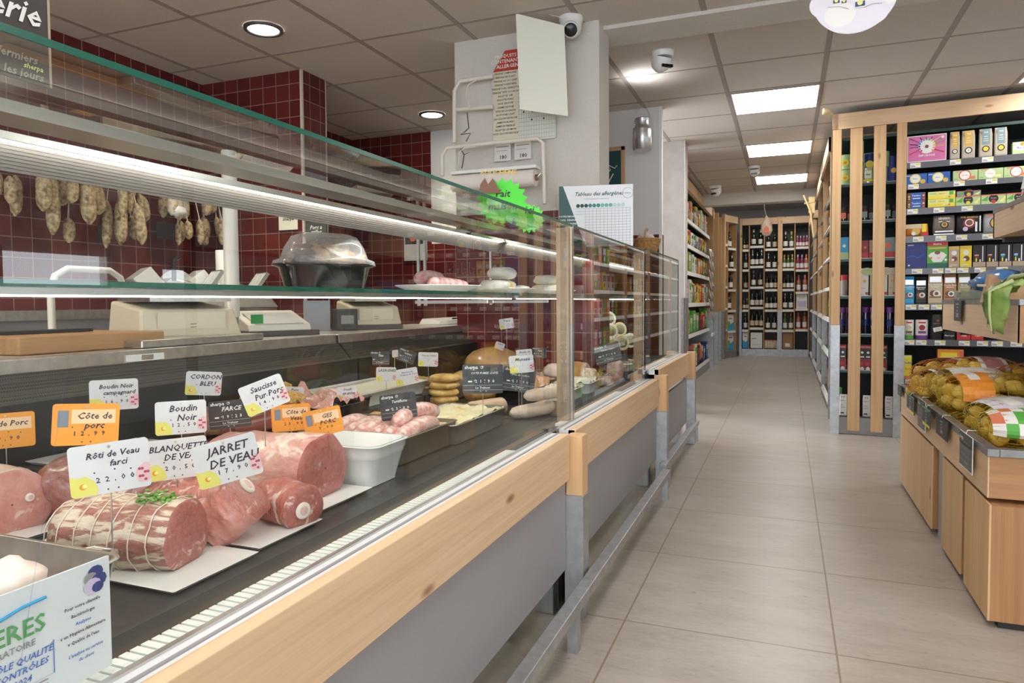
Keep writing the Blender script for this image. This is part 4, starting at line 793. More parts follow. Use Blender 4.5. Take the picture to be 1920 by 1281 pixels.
for k, (y, la) in enumerate(((4.18, 'clear box of dark herbs at the far corner of the crate'), (3.98, 'clear box of dark herbs, second from the far corner'), (3.78, 'clear box of dark herbs beside the blue bag'))):
    t = thing('herb_box', la, 'herb box', (.90, y, .95), (0, 0, R(8*k-6)), group='boxes of herbs in the crate')
    MB().box((-.09, -.09, 0), (.09, .09, .07), P('herb_green', (.03, .07, .03), .7)).build('herbs', t); MB().hexa([(-.095, -.095, -.002), (.095, -.095, -.002), (.095, .095, -.002), (-.095, .095, -.002), (-.085, -.085, .105), (.085, -.085, .105), (.085, .085, .115), (-.085, .085, .115)], CLAM).build('clear_lid', t)
t = thing('green_tray', 'bright green plastic tray under the blue bag', 'tray', (.90, 3.60, .96)); MB().box((-.08, -.14, 0), (.10, .14, .04), BXG).build('tray', t)
mb = MB(); mb.blob((0, 0, 0), (.13, .19, .055), P('blue_film', (.06, .28, .72), .15, coat=.5), 3, .5, 1.6, 3)
tag(mb.build('blue_bag', None, (.93, 3.78, 1.085), (0, .15, .2)), 'crumpled bright blue plastic bag lying in the crate', 'bag')
CRW = wood('thin_crate_wood', 1, (.60, .38, .20), (.48, .28, .13))
t = thing('small_crate', 'small open crate of thin brown wood holding the courgettes', 'crate', (.90, 3.38, 1.0), (0, R(12), R(10)))
MB().box((-.10, .10, -.02), (.16, .108, .09), CRW).build('slat', t); MB().box((-.10, -.10, -.02), (.16, -.092, .09), CRW).build('slat', t); MB().box((-.11, -.10, -.02), (-.10, .10, .03), CRW).build('slat', t); MB().box((-.12, .08, -.02), (-.09, .11, .10), CRW).build('corner_block', t); MB().tube([(-.14, .12, .05), (.12, -.16, .075)], .006, P('pale_stick', (.70, .58, .38), .6), 6).build('stick', t)
ZUC = speckle('courgette_skin', (.01, .035, .015), (.03, .075, .03), 30, .25, 0, .05, coat=.4)
def courgette(label, a, b, r):
    a, b = Vector(a), Vector(b); c = (a+b)/2+Vector((0, .01, -.02)); pts = [a*(1-q)**2 + c*2*q*(1-q) + b*q*q for q in [i/8 for i in range(9)]]
    t = thing('courgette', label, 'courgette', (0, 0, 0), group='courgettes in the small crate')
    MB().tube(pts, [r*.35, r*.8, r*.98, r, r, r, r*.95, r*.8, r*.4], ZUC, 14).build('fruit', t); MB().tube([b, b+(b-a).normalized()*.025], r*.4, P('stem_green', (.2, .3, .08), .6), 8).build('stem', t)
courgette('glossy dark courgette standing up out of the crate', (.86, 3.33, 1.04), (.96, 3.17, 1.33), .032)
courgette('second dark courgette lying low beside the salad leaf', (.90, 3.24, 1.02), (1.05, 3.02, 1.10), .03)
# long salad leaves over the rim
def leaf(label, pts, wd, m):
    t = thing('salad_leaf', label, 'leaf', (0, 0, 0), group='salad leaves over the crate rim'); mb = MB(); rg = []
    N = 12
    for i in range(N+1):
        q = i/N; s = q*(len(pts)-1); k = min(int(s), len(pts)-2); f = s-k; p = Vector(pts[k])*(1-f)+Vector(pts[k+1])*f
        w_ = wd*math.sin(PI*min(.06+q*.9, 1))**.6
        rg.append([(p.x - .012*math.cos(PI*a*.5)+.004*math.sin(i*2.3+a*5) + w_*a*.62 , p.y - w_*a*.80, p.z + .012*abs(a)*math.sin(i*1.7+a*3)) for a in (-1, -.66, -.33, 0, .33, .66, 1)])
    mb.ring(rg, m, cap=False, closed=False); o = mb.build('blade', t, solid=.004); MB().tube([(p_[0]-.021, p_[1], p_[2]) for p_ in pts], [.009, .007, .005, .003][:len(pts)] if len(pts) <= 4 else .005, P('leaf_rib', (.55, .62, .30), .5), 6).build('midrib', t)
LEAF = speckle('leaf_green', (.10, .22, .03), (.36, .46, .14), 11, .4, 0, .5, .01, .3, .7)
leaf('broad light green salad leaf hanging down over the crate board', [(.78, 2.99, 1.085), (.715, 3.02, 1.05), (.72, 3.04, .97), (.735, 3.07, .90)], .05, LEAF)
leaf('darker green salad leaf lying on the crate rim beside the courgettes', [(.84, 3.0, 1.11), (.80, 3.1, 1.10), (.79, 3.20, 1.06), (.80, 3.27, 1.03)], .05, LEAF)
for la, y0, y1, z0, z1, kd in (('black price card pinned to the herb crate', 3.82, 3.97, .915, 1.015, 'k'), ('green edged price card on the herb crate beside the salad leaf', 3.20, 3.36, .905, 1.02, 'g')): rim_card(la, y0, y1, z0, z1, kd, .765)
rim_card('black price card on the higher sausage crate', 3.46, 3.62, 1.35, 1.465, 'k', .955)
# dried sausage packets in the higher crate
DS = speckle('dried_sausage_pack', (.14, .03, .025), (.32, .10, .08), 24, .25, 0, .3, coat=.6)
for k in range(6):
    pack('dried_sausage_packet', 'vacuum packet of dark dried sausages in the higher crate, %s from the far end' % ORD[k], 'packet', (1.06+.02*(k % 2), 4.02-.1*k, 1.40), R(-70), .12, .24, .04, DS, [('r', .1, .62, .8, .9, COR if k % 2 else WH), ('r', .1, .1, .4, .4, BK), ('t', 'sec', .45, .76, .1, BK)], 'dried sausage packets', 'pillow', rx=R(-12))

# ================================================================ signs and fittings around the pillar
CW = P('glossy_camera_white', (.78, .78, .77), .25)
def dome(label, x, y, s, az, big=True):
    t = thing('security_camera', label, 'security camera', (x, y, 2.46), (0, 0, az), group='white ceiling cameras')
    MB().lathe([(.062*s, 0), (.062*s, -.018*s), (.056*s, -.03*s)], CW, 24).build('mount', t)
    if big:
        MB().lathe([(.056*s, -.03*s), (.055*s, -.06*s), (.045*s, -.085*s), (.02*s, -.10*s), (0.001, -.102*s)], CW, 24, cap=False).build('housing', t)
        M_ = TR(0, -.018*s, -.062*s, 0, R(28)); MB().lathe([(.001, .043*s), (.036*s, .043*s), (.040*s, .038*s), (.042*s, 0)], CW, 24, M_ @ Matrix.Rotation(PI/2, 4, 'X')).build('lens_ring', t)
        MB().lathe([(.033*s, .044*s), (.028*s, .048*s), (.001, .05*s)], BLACK, 24, M_ @ Matrix.Rotation(PI/2, 4, 'X'), cap=False).build('lens', t)
    else:
        MB().lathe([(.054*s, -.02*s), (.056*s, -.05*s), (.045*s, -.08*s), (.02*s, -.10*s), (.001, -.105*s)], CW, 20, TR(0, 0, -.005, 0, R(20)), cap=False).build('housing', t)
        mb = MB()
        for i in range(8): mb.box((-.03*s+.008*s*i, -.035*s-.002*i, -.09*s), (-.026*s+.008*s*i, -.025*s, -.075*s), BLACK)
        mb.build('vent', t)
dome('white security camera with round black lens beside the pillar', -1.025, 3.45, 1.0, R(15))
dome('white slotted wall washer on the ceiling with light behind it', -0.674, 4.126, 1.05, R(50), False)
dome('small white ceiling detector above the aisle, nearer one', -0.331, 7.962, 1.0, R(0), False)
dome('small white ceiling detector by the left shelving, farther one', -0.839, 9.12, 1.2, R(-30), False)
l = bpy.data.lights.new('ceiling_spot', 'SPOT'); l.energy = 3; l.spot_size = R(150); l.spot_blend = 1; l.color = (.92, .95, 1); l.shadow_soft_size = .03
o = bpy.data.objects.new('ceiling_spot', l); COL.objects.link(o); o.location = (-.90, 4.50, 2.30); o.rotation_euler = (R(180), R(20), 0)
# allergen list on the pillar
A0 = (-1.48,3.5,2.366); A1 = (-1.128,3.5,1.879)
t = thing('allergen_list', 'handwritten allergen list with red heading hanging on the plaster pillar', 'notice', (A0[0], 3.505, A1[2]), group=None)
W_, H_ = A1[0]-A0[0], A0[2]-A1[2]; PAPER = P('yellowed_paper', (.74, .68, .52), .6)
mb = MB().box((0, 0, 0), (W_*.40, .002, H_*.78), PAPER).box((W_*.40, .001, 0), (W_, .003, H_*.85), C('grid_paper', .72, .74, .66)); mb.hexa([(0, 0, H_*.78), (W_*.4, 0, H_*.78), (W_*.4, .002, H_*.78), (0, .002, H_*.78), (W_*.2, 0, H_), (W_*.9, 0, H_), (W_*.9, .002, H_), (W_*.2, .002, H_)], C('heading_red', .50, .04, .03))
for k, s in enumerate(('PRODUITS OU', 'CONTENANT DES', 'ALLERGENES')): mb.text(s, W_*.28, H_*(.94-.055*k), H_*.055, -.001, WH)
for k, s in enumerate(('TERRINE CAMPAGNE', 'TERRINE BRULANT', 'TERRINE A.P. DU CHEF', 'TERRINE FORESTIERE', 'TERRINE PORC ESPELETTE', 'TERRINE TETE COCHON', 'RILLETTE  OIE', 'RILLETTE PORC', 'PATE CROUTE', 'CREME DE FOIE', 'TETE DE COCHON', 'ROTI PORC CUIT', 'SAUCISSON PISTACHE', 'JAMBON BLANC', 'JAMBON PERSILLE', 'RILLETTES SAUMON', 'PATE CROUTE PINTADE')): mb.text(s, W_*.20, H_*(.755-.041*k), H_*.028, -.001, INK, it=.25)
mb.build('list', t)
mb = MB()
for k in range(18): mb.rect(W_*.41, H_*(.02+.045*k), W_*.99, H_*(.02+.045*k)+.0012, -.0005, GREYP)
for k in range(15): mb.rect(W_*(.42+.04*k), .004, W_*(.42+.04*k)+.001, H_*.84, -.0005, GREYP)
for a, b in ((.5, .31), (.64, .31), (.72, .31), (.63, .22), (.82, .22)): mb.disc((W_*a, -.001, H_*b), .005, INK, n=8)
mb.build('grid', t)
for k in (0, 1): MB().box((W_*(.02+.33*k), -.004, -H_*.20), (W_*(.29+.33*k), -.001, 0), P('ticket_paper', (.74, .70, .66), .6)).rect(W_*(.05+.33*k), -H_*.05, W_*(.26+.33*k), -H_*.04, -.0045, GREYP).rect(W_*(.05+.33*k), -H_*.09, W_*(.22+.33*k), -H_*.085, -.0045, GREYP).text('180', W_*(.16+.33*k), -H_*.16, .03, -.0045, INK).build('ticket', t)
# blank card hanging before the pillar
c = [(-1.267,3.3,2.463), (-1.033,3.36,2.389), (-1.016,3.36,1.943), (-1.248,3.3,1.987)]
mb = MB(); v = [Vector(p) for p in c]; dn = (v[1]-v[0]).cross(v[3]-v[0]).normalized()*.003
org = v[3].copy(); t = thing('blank_card', 'large blank off white card hanging askew before the plaster pillar', 'card', org)
q = [p-org for p in (v[3], v[2], v[2]+dn, v[3]+dn, v[0], v[1], v[1]+dn, v[0]+dn)]
MB().hexa([tuple(p) for p in q], P('ivory_card', (.80, .80, .70), .5)).build('card', t)
MB().tube([tuple(v[0]-org+Vector((.25, .01, -.06))), tuple(Vector((v[0].x+.16, 3.35, 2.45))-org)], .0012, WH, 4).tube([tuple(v[0]-org+Vector((.30, .02, -.07))), tuple(Vector((v[0].x+.16, 3.35, 2.45))-org)], .0012, WH, 4).build('string', t)
# white tube racks with hooks on the pillar
TW = P('white_enamelled_tube', (.76, .71, .64), .35)
t = thing('tube_rack', 'white enamelled tube rack for knives and twine fixed to the plaster pillar', 'rack', (0, 0, 0))
def px(x, y, Y=3.46): return None
A = [(-1.693,3.46,1.894), (-1.689,3.46,2.175), (-1.656,3.46,2.223), (-1.459,3.46,2.224)]
MB().tube(A, .011, TW, 10).build('upper_frame', t)
MB().tube([(-1.678,3.46,2.071), (-1.46,3.46,2.064)], .011, TW, 10).build('cross_bar', t)
MB().tube([(-1.749,3.42,1.712), (-1.748,3.42,1.821), (-1.718,3.42,1.862), (-1.445,3.42,1.863), (-1.197,3.42,1.863), (-1.169,3.42,1.838), (-1.162,3.42,1.527)], .011, TW, 10).build('lower_frame', t)
MB().tube([(-1.639,3.4,1.758), (-1.635,3.4,1.828), (-1.6,3.4,1.848), (-1.538,3.4,1.848)], .004, TW, 6).build('wire_loop', t)
MB().tube([(-1.588,3.44,2.059), (-1.607,3.44,2.132), (-1.6,3.44,2.188), (-1.549,3.44,2.21)], .004, TW, 6).build('wire_loop', t)
DW = P('dark_twine', (.10, .085, .07), .7)
for k, (x, y) in enumerate(((876, 212), (867, 284))):
    a = [(-1.6,3.43,2.038),(-1.591,3.43,1.958),(-1.614,3.43,1.94),(-1.639,3.43,1.928),(-1.582,3.43,1.929),(-1.608,3.43,1.888)] if k == 0 else [(-1.626,3.4,1.844),(-1.607,3.4,1.811),(-1.576,3.4,1.82),(-1.607,3.4,1.811),(-1.614,3.4,1.77),(-1.621,3.4,1.739)]
    tag(MB().tube(a, .003, DW, 6).build('twine_hook'), ('dark wire hook hanging on the upper bar of the tube rack', 'bundle of dark wire hanging on the lower bar of the tube rack')[k], 'hook', 'dark hooks on the tube rack')
r0 = (-1.482,3.36,1.622); r1 = (-1.192,3.36,1.645)
t = thing('paper_roll', 'big roll of white wrapping paper in its holder under the tube rack', 'paper roll', (0, 0, 0))
RP = P('roll_paper', (.80, .74, .68), .6)
a, b = Vector((-1.653,3.36,1.653)), Vector((-1.189,3.36,1.653))
MB().tube([a, b], .043, RP, 24).build('roll', t); MB().tube([b, b+Vector((.012, 0, 0))], .016, BRN, 12).build('core', t)
MB().box((a.x, 3.33, a.z+.045), (b.x+.012, 3.40, a.z+.060), WHITE).tube([b+Vector((.01, 0, 0)), b+Vector((.03, 0, .02))], .006, STEEL, 8).build('holder', t)
# fluorescent green star cards on the case top
FG = P('fluorescent_green_card', (.10, .80, .06), .6)
def star(label, c, r, rz, txt):
    t = thing('star_card', label, 'star card', c, (0, 0, rz), group='green star cards'); n = 18
    pts = [((r if j % 2 else r*.80)*math.cos(PI*j/n), (r if j % 2 else r*.80)*.9*math.sin(PI*j/n)) for j in range(2*n)]
    mb = MB().ring([[(x, y_, z) for x, z in pts] for y_ in (-.001, .001)], FG, smooth=False)
    for k, s in enumerate(txt): mb.text(s, 0, .03-.05*k, .04, -.002, BK, it=.2)
    mb.build('card', t)
star('large fluorescent green star card behind the case top', (-1.046,2.563,1.419), .105, R(20), ('Fait', 'maison'))
star('small fluorescent green star card nearer the uprights', (-0.879,2.41,1.327), .06, R(20), ('ici', ''))
t = thing('mountain_sign', 'small brown mountain shaped sign above the green star card', 'sign', (-1.079,2.498,1.474), (0, 0, R(20)))
mb = MB(); mb.ring([[(x, y_, z) for x, z in ((-.035, -.03), (.05, -.03), (.03, .012), (.018, .028), (.0, .005), (-.012, .03), (-.03, .005))] for y_ in (-.002, .002)], BRN, smooth=False).build('peaks', t)
MB().text('BOUCHERIE', .04, .05, .026, 0, GOLD, it=.1).build('lettering', t)
# allergen table board
a, b = (-1.055,3.33,1.594), (-0.699,3.4,1.573)
Wd = math.dist(a[:2], b[:2]); rz = math.atan2(b[1]-a[1], b[0]-a[0]); Hd = a[2]-1.294
t = thing('allergen_board', 'white allergen table board with dark green corner standing on the case top', 'board', (a[0], a[1], 1.294), (0, 0, rz))
mb = MB().box((0, 0, 0), (Wd, .006, Hd), P('board_white', (.80, .82, .86), .35)); DG2 = P('board_dark_green', (.015, .09, .085), .4)
mb.poly([(0, Hd), (0, Hd*.0), (.02, 0), (Wd*.36, Hd*.0), (.02, Hd)], -.001, DG2)
mb.text('Tableau des allergènes', Wd*.54, Hd*.86, Hd*.088, -.0015, P('board_ink', (.03, .08, .09), .5), it=.35); mb.rect(Wd*.35, Hd*.775, Wd*.68, Hd*.78, -.0015, GREYP)
mb.disc((Wd*.93, -.0012, Hd*.86), .026, TEAL, n=24); mb.disc((Wd*.93, -.0015, Hd*.86), .0245, MATS['board_white'], n=24); mb.text('sherpa', Wd*.93, Hd*.86, .011, -.002, TEAL)
for k in range(12): mb.disc((Wd*(.26+.055*k), -.0015, Hd*.67), .0095, P('icon_teal_%d' % (k//3), ((.02, .06, .07), (.04, .25, .22), (.16, .50, .42), (.5, .72, .68))[k//3], .5), n=14)
for k in range(14): mb.rect(Wd*(.22 if k < 3 else .35), Hd*(.62-.045*k), Wd*.97, Hd*(.62-.045*k)+.0012, -.0015, GREYP)
for k in range(13): mb.rect(Wd*(.36+.05*k), 0, Wd*(.36+.05*k)+.001, Hd*.62, -.0015, GREYP)
for k, s in enumerate(('VOTRE MAGASIN', 'PATE, TERRINES', 'PLATS CUISINES', 'et salades')): mb.text(s, Wd*.13, Hd*(.5-.06*k), .012, -.002, WH)
mb.build('board', t)
o = MB().box((0, 0, 0), (.225, .02, .315), WX).build('wooden_board', None, (-1.099, 3.46, 1.299)); tag(o, 'pale wooden board standing behind the allergen table board', 'board')
# wicker basket with garlic
bp = (-0.773,4.163,1.31)
t = thing('wicker_basket', 'small wicker basket of garlic on the far display case', 'basket', (bp[0], bp[1], 1.308)); WK = speckle('wicker', (.38, .18, .05), (.62, .36, .14), 70, .6, 0, .8, .01)
mb = MB()
for k in range(9): mb.tube([((.055+.003*k)*math.cos(2*PI*j/20), (.055+.003*k)*math.sin(2*PI*j/20), .004+.0095*k) for j in range(21)], .0055, WK, 6, cap=False)
mb.lathe([(.001, .0), (.055, .0), (.078, .085), (.074, .085), (.05, .006), (.001, .006)], WK, 20, cap=False).build('bowl', t)
MB().tube([(.0, -.075, .08), (0, -.05, .13), (0, 0, .145), (0, .05, .13), (0, .075, .08)], .005, WK, 6).build('handle', t)
GAR = speckle('garlic_skin', (.62, .45, .45), (.85, .80, .74), 18, .5)
for k in range(6):
    q = 2*PI*k/6; o = MB().blob((0, 0, 0), (.022, .022, .02), GAR, k, .15, 3, 2).lathe([(.008, .016), (.003, .03)], GAR, 8).build('garlic_bulb', None, (bp[0]+(.036*math.cos(q) if k else 0), bp[1]+(.036*math.sin(q) if k else 0), 1.40+.012*(k == 0)), (.3*math.sin(q), .3, q)); tag(o, 'garlic bulb heaped in the wicker basket, %s around' % ORD[k], 'garlic', 'garlic bulbs in the basket')
# chalkboard and milk can on the white wall
t = thing('chalkboard', 'green chalkboard in a pale wooden frame on the white wall', 'chalkboard', (-1.55, 5.235, 1.72))
FRW = wood('frame_wood', 2, (.62, .40, .25), (.52, .31, .17), False)
x1 = -1.137 + 1.55; zt = 2.19 - 1.72
MB().box((0, 0, 0), (x1-.03, .01, zt-.03), P('chalk_green', (.01, .07, .075), .6)).build('slate', t)
MB().box((x1-.03, -.008, -.02), (x1, .012, zt), FRW).box((-.03, -.008, zt-.03), (x1, .012, zt), FRW).box((-.03, -.008, -.02), (0, .012, zt), FRW).box((0, -.008, -.02), (x1, .012, .0), FRW).build('frame', t, bevel=.002)
MB().tube([(x1-.16, -.001, zt-.20), (x1-.11, -.001, zt-.17), (x1-.13, -.001, zt-.13), (x1-.08, -.001, zt-.16), (x1-.06, -.001, zt-.14)], .004, WH, 6).tube([(x1-.13, -.001, zt-.27), (x1-.09, -.001, zt-.2)], .004, WH, 6).build('drawing', t)
mcx = (-0.972,5.05,2.107)
t = thing('milk_can', 'hanging aluminium milk can with wire handle before the white wall', 'milk can', (mcx[0], 5.05, mcx[2]))
ALU = speckle('dull_aluminium', (.52, .53, .55), (.68, .69, .71), 14, .32, .9, .05)
MB().lathe([(.058, 0), (.066, .006), (.067, .14), (.064, .155), (.050, .17), (.048, .175), (.048, .215), (.051, .22), (.051, .228), (.046, .228)], ALU, 28).build('body', t)
MB().tube([(-.055, 0, .20), (-.052, 0, .25), (-.03, 0, .29), (0, 0, .305), (.03, 0, .29), (.052, 0, .25), (.055, 0, .20)], .0025, STEEL, 6).tube([(0, 0, .305), (0, 0, 2.44-mcx[2])], .001, STEEL, 4).build('handle', t)
MB().tube([(-.06, 0, .205), (-.045, 0, .205)], .009, ALU, 8).build('ear', t)
# round hanging picture
c = (0.23,2.935,2.163)
t = thing('round_hanging_sign', 'round white hanging sign with amber juice bottles on snow', 'sign', c, (0, 0, R(-5))); rr_ = .146
mb = MB().ring([[(rr_*math.cos(2*PI*j/64), y_, rr_*math.sin(2*PI*j/64)) for j in range(64)] for y_ in (-.0015, .0015)], P('print_snow', (.82, .78, .86), .5), smooth=False)
mb.disc((0, -.002, .05), .068, P('print_alpine_blue', (.16, .42, .75), .5), n=30)
for k, (x, z, r) in enumerate(((-.09, -.02, .055), (.09, -.01, .055), (0, -.085, .06), (-.05, -.07, .045), (.06, -.08, .045), (.10, .05, .04), (-.10, .05, .04))): mb.disc((x, -.0023-.0002*k, z), r, (MATS['print_snow'], C('snow_white', .88, .86, .84))[k % 2], n=24, sx=1.2)
for k, (x, z, s) in enumerate(((-.062, -.004, .8), (-.036, -.014, .6), (.018+.0, -.022, 1.15), (.03+.012, -.004, .6), (.062, .0, .8))):
    y_ = -.0045-.0006*k; w_ = .014*s
    mb.poly([(x-w_, z-.03*s), (x+w_, z-.03*s), (x+w_, z+.02*s), (x+w_*.8, z+.032*s), (x+w_*.3, z+.04*s), (x-w_*.3, z+.04*s), (x-w_*.8, z+.032*s), (x-w_, z+.02*s)], y_, P('juice_amber', (.80, .34, .03), .4)); mb.rect(x-w_*.35, z+.038*s, x+w_*.35, z+.055*s, y_, WH); mb.rect(x-w_, z-.03*s, x+w_, z-.002*s, y_-.0002, WH); mb.rect(x-w_, z-.026*s, x+w_, z-.010*s, y_-.0004, NAVY); mb.disc((x, y_-.0005, z-.014*s), w_*.6, LYEL, n=12)
for k, p_ in enumerate((((.07, .03), (.10, .04), (.13, .02)), ((-.09, -.035), (-.05, -.04), (-.02, -.055)), ((.03, -.06), (.06, -.05), (.09, -.055)))): mb.tube([(a, -.008, b) for a, b in p_], .0008, GREYP, 4)
mb.build('printed_disc', t); MB().tube([(0, 0, rr_-.002), (0, 0, 2.46-c[2])], .001, WH, 4).build('string', t)
# dark rotisserie banner over the counter
a = (-1.35,0.961,1.448); zt = 1.622
t = thing('rotisserie_banner', 'dark hanging banner with white brush lettering over the near case', 'banner', (-1.35, a[1], a[2]), (0, 0, R(90)))
Hb = 2.05-a[2]; Wb = .55
mb = MB().box((-Wb, 0, 0), (0, .003, Hb), P('banner_dark', (.045, .032, .028), .5))
mb.disc((-.03, -.001, Hb-.10), .07, ORG, n=24); mb.disc((-.05, -.0015, Hb-.12), .05, GOLD, n=20)
zq = zt-a[2]
mb.text('Rôtisserie', -.145, zq-.045, .062, -.002, WH, it=.3); mb.text('Poulets fermiers', -.10, zq-.13, .022, -.002, C('dim', .3, .28, .25), it=.2); mb.text('rotis tous les jours', -.10, zq-.16, .022, -.002, C('dim', .3, .28, .25), it=.2)
mb.text('sherpa', -.035, .03, .014, -.002, LYEL, it=.2); mb.build('printed_sheet', t); MB().box((-.003, -.002, 0), (.001, .005, Hb), P('banner_edge', (.45, .36, .26), .5)).build('edge', t)
# notices on the red tiles
for nm, la, x0, y0, x1, y1, Yp, bg, tx, tc in (('recipe_notice', 'small cream notice with dark picture on the red tiled return', 522, 370, 558, 430, 3.545, CREAM, ('sherpa',), BK), ('grill_poster', 'dark grey poster with white brush lettering on the red tiled return', 572, 390, 612, 445, 3.54, P('poster_grey', (.07, .08, .075), .5), ('Porc a', 'griller'), WH), ('wall_calendar', 'pale calendar sheet hanging on the red tiles behind the case', 757, 430, 800, 488, 5.235, P('calendar_grey', (.52, .50, .50), .6), ('',), WH)):
    pass
def notice(nm, la, a, b, Yp, bg, tx, tc):
    t = thing(nm, la, 'notice', (a[0], Yp, b[2])); w_, h_ = b[0]-a[0], a[2]-b[2]
    mb = MB().box((0, 0, 0), (w_, .003, h_), bg)
    for k, s in enumerate(tx):
        if s: mb.text(s, w_*.5, h_*(.34-.13*k), h_*.16, -.001, tc, it=.3)
    mb.rect(w_*.06, h_*.5, w_*.94, h_*.96, -.001, C('photo_dark', .06, .05, .05)); mb.disc((w_*.4, -.0015, h_*.7), w_*.15, COR, n=12); mb.build('sheet', t)
notice('recipe_notice', 'small cream notice with dark picture on the red tiled return', (-2.96,3.545,1.682), (-2.817,3.545,1.483), 3.545, CREAM, ('sherpa',), BK)
notice('grill_poster', 'dark grey poster with white brush lettering on the red tiled return', (-2.754,3.54,1.627), (-2.601,3.54,1.415), 3.54, P('poster_grey', (.07, .08, .075), .5), ('Porc a', 'griller'), WH)
notice('wall_calendar', 'pale calendar sheet hanging on the red tiles behind the case', (-3.051,5.235,1.663), (-2.828,5.235,1.383), 5.235, P('calendar_grey', (.52, .50, .50), .6), ('',), WH)

# ================================================================ behind the counter
BEI = P('beige_machine_plastic', (.62, .54, .40), .4); DGR = P('dark_grey_plastic', (.05, .05, .055), .4)
t = thing('rear_bench', 'low steel topped bench along the red tiled wall', 'bench', (0, 0, 0))
MB().box((-3.56, -2.5, .96), (-2.95, 3.5, 1.0), STEEL).build('top', t); MB().box((-3.56, -2.5, 0), (-2.98, 3.5, .96), GREYP).build('cabinet', t)
# balances on the service worktop
def scale(label, c, rz, w_=.30, pole=True, s=1):
    t = thing('weighing_scale', label, 'scale', c, (0, 0, rz), group='weighing scales on the service worktop')
    MB().hexa([(-w_/2, -.13, .02), (w_/2, -.13, .02), (w_/2, .13, .02), (-w_/2, .13, .02), (-w_/2*.93, -.10, .11), (w_/2*.93, -.10, .11), (w_/2*.93, .13, .14), (-w_/2*.93, .13, .14)], BEI).build('body', t, bevel=.008)
    MB().box((-w_/2, -.14, 0), (w_/2, .14, .02), DGR).build('base', t)
    MB().box((-w_*.33, -.118, .045), (w_*.33, -.124, .10), P('beige_panel', (.68, .60, .45), .35)).rect(-.01, .05, .01, .052, -.1245, DGR).rect(-.01, .06, .01, .062, -.1245, DGR).build('label_panel', t)
    MB().box((-w_/2*.8, -.12, .135), (w_/2*.8, .13, .15), STEEL).build('weighing_plate', t)
    if pole:
        MB().tube([(w_/2+.06, .0, 0), (w_/2+.06, .0, .52)], .024, P('pole_white', (.74, .71, .65), .35), 20).build('pole', t)
    return t
c = (-1.95,1.802,0.951)
scale('beige weighing scale with white pole behind the near case', (c[0], c[1], .896), R(72), .34, False)
c = (-2.02,2.139,0.96)
t = thing('display_pole', 'thick cream pole standing on the service worktop behind the near case', 'pole', (c[0], c[1], .896))
MB().lathe([(.05, 0), (.05, .03), (.028, .04), (.028, .72)], P('pole_white', (.74, .71, .65), .35), 24).build('tube', t); MB().lathe([(.034, .02), (.034, .075)], P('pole_collar', (.25, .28, .36), .3), 24).build('collar', t)
c = (-1.92,2.247,0.958)
t = thing('cash_keyboard', 'cream slanted keyboard unit beside the thick pole', 'keyboard', (c[0], c[1], .896), (0, 0, R(66)))
MB().hexa([(-.13, -.08, .02), (.13, -.08, .02), (.13, .09, .02), (-.13, .09, .02), (-.13, -.07, .045), (.13, -.07, .045), (.13, .09, .10), (-.13, .09, .10)], P('cream_plastic', (.72, .68, .60), .35)).build('body', t, bevel=.004); MB().hexa([(-.10, -.069, .046), (.10, -.069, .046), (.10, .05, .088), (-.10, .05, .088), (-.10, -.071, .049), (.10, -.071, .049), (.10, .048, .091), (-.10, .048, .091)], P('key_panel', (.60, .60, .60), .3)).build('key_panel', t)
MB().rect(-.12, .05, -.07, .085, -.073, P('sticker_green', (.0, .30, .08), .5)).build('green_sticker', t)
MB().box((-.16, -.09, 0), (.16, .1, .02), DGR).build('base', t)
c = (-1.85,1.708,0.923)
t = thing('steel_plate', 'flat steel weighing platform on the edge of the service worktop', 'platform', (c[0], c[1], .896)); MB().box((-.13, -.24, 0), (.13, .26, .022), STEEL).build('plate', t, bevel=.003); MB().box((-.10, -.20, .022), (-.02, -.12, .032), STEEL).build('block', t)
c = (-1.95,1.409,0.945)
CB = wood('board_brown_wood', 1, (.50, .28, .12), (.36, .18, .07))
t = thing('chopping_block', 'thick brown wooden chopping board on the service worktop', 'chopping board', (c[0], c[1], .896)); MB().box((-.14, -.24, 0), (.16, .20, .045), CB).build('board', t, bevel=.004); MB().box((-.10, -.16, .046), (-.02, .10, .055), BLACKM).build('knife_tray', t)
c = (-1.95,2.983,0.965)
scale('second beige weighing scale on the worktop with dark keypad', (c[0], c[1], .896), R(52), .26, False)
t = thing('label_printer', 'dark grey box between scale and grey post on the worktop', 'printer', (-1.95, 2.801-.02, .896), (0, 0, R(52))); MB().box((-.05, -.05, 0), (.05, .05, .10), DGR).build('body', t, bevel=.004); MB().box((-.03, -.052, .03), (.03, -.05, .07), GREYP).build('slot', t)
c = (-2.05,2.69,0.958)
t = thing('grey_partition', 'upright blue grey panel on the worktop beside the scale', 'panel', (c[0], c[1], .896), (0, 0, R(40))); MB().box((-.05, -.01, 0), (.07, .01, .14), P('blue_grey_panel', (.30, .32, .36), .5)).build('panel', t)
c = (-1.85,3.742,0.919)
t = thing('order_folder', 'white open folder with pens lying on the worktop of the middle case', 'folder', (c[0], c[1], .897), (0, 0, R(60)))
MB().hexa([(-.17, -.11, 0), (.17, -.11, 0), (.17, .11, 0), (-.17, .11, 0), (-.15, -.09, .022), (.16, -.10, .022), (.17, .11, .04), (-.15, .11, .03)], WHITE).build('folder', t); MB().tube([(-.06, -.08, .033), (.02, -.07, .034)], .005, BLACK, 6).build('pen', t); MB().tube([(.06, -.06, .036), (.10, -.05, .038)], .005, BLACK, 6).build('pen', t)
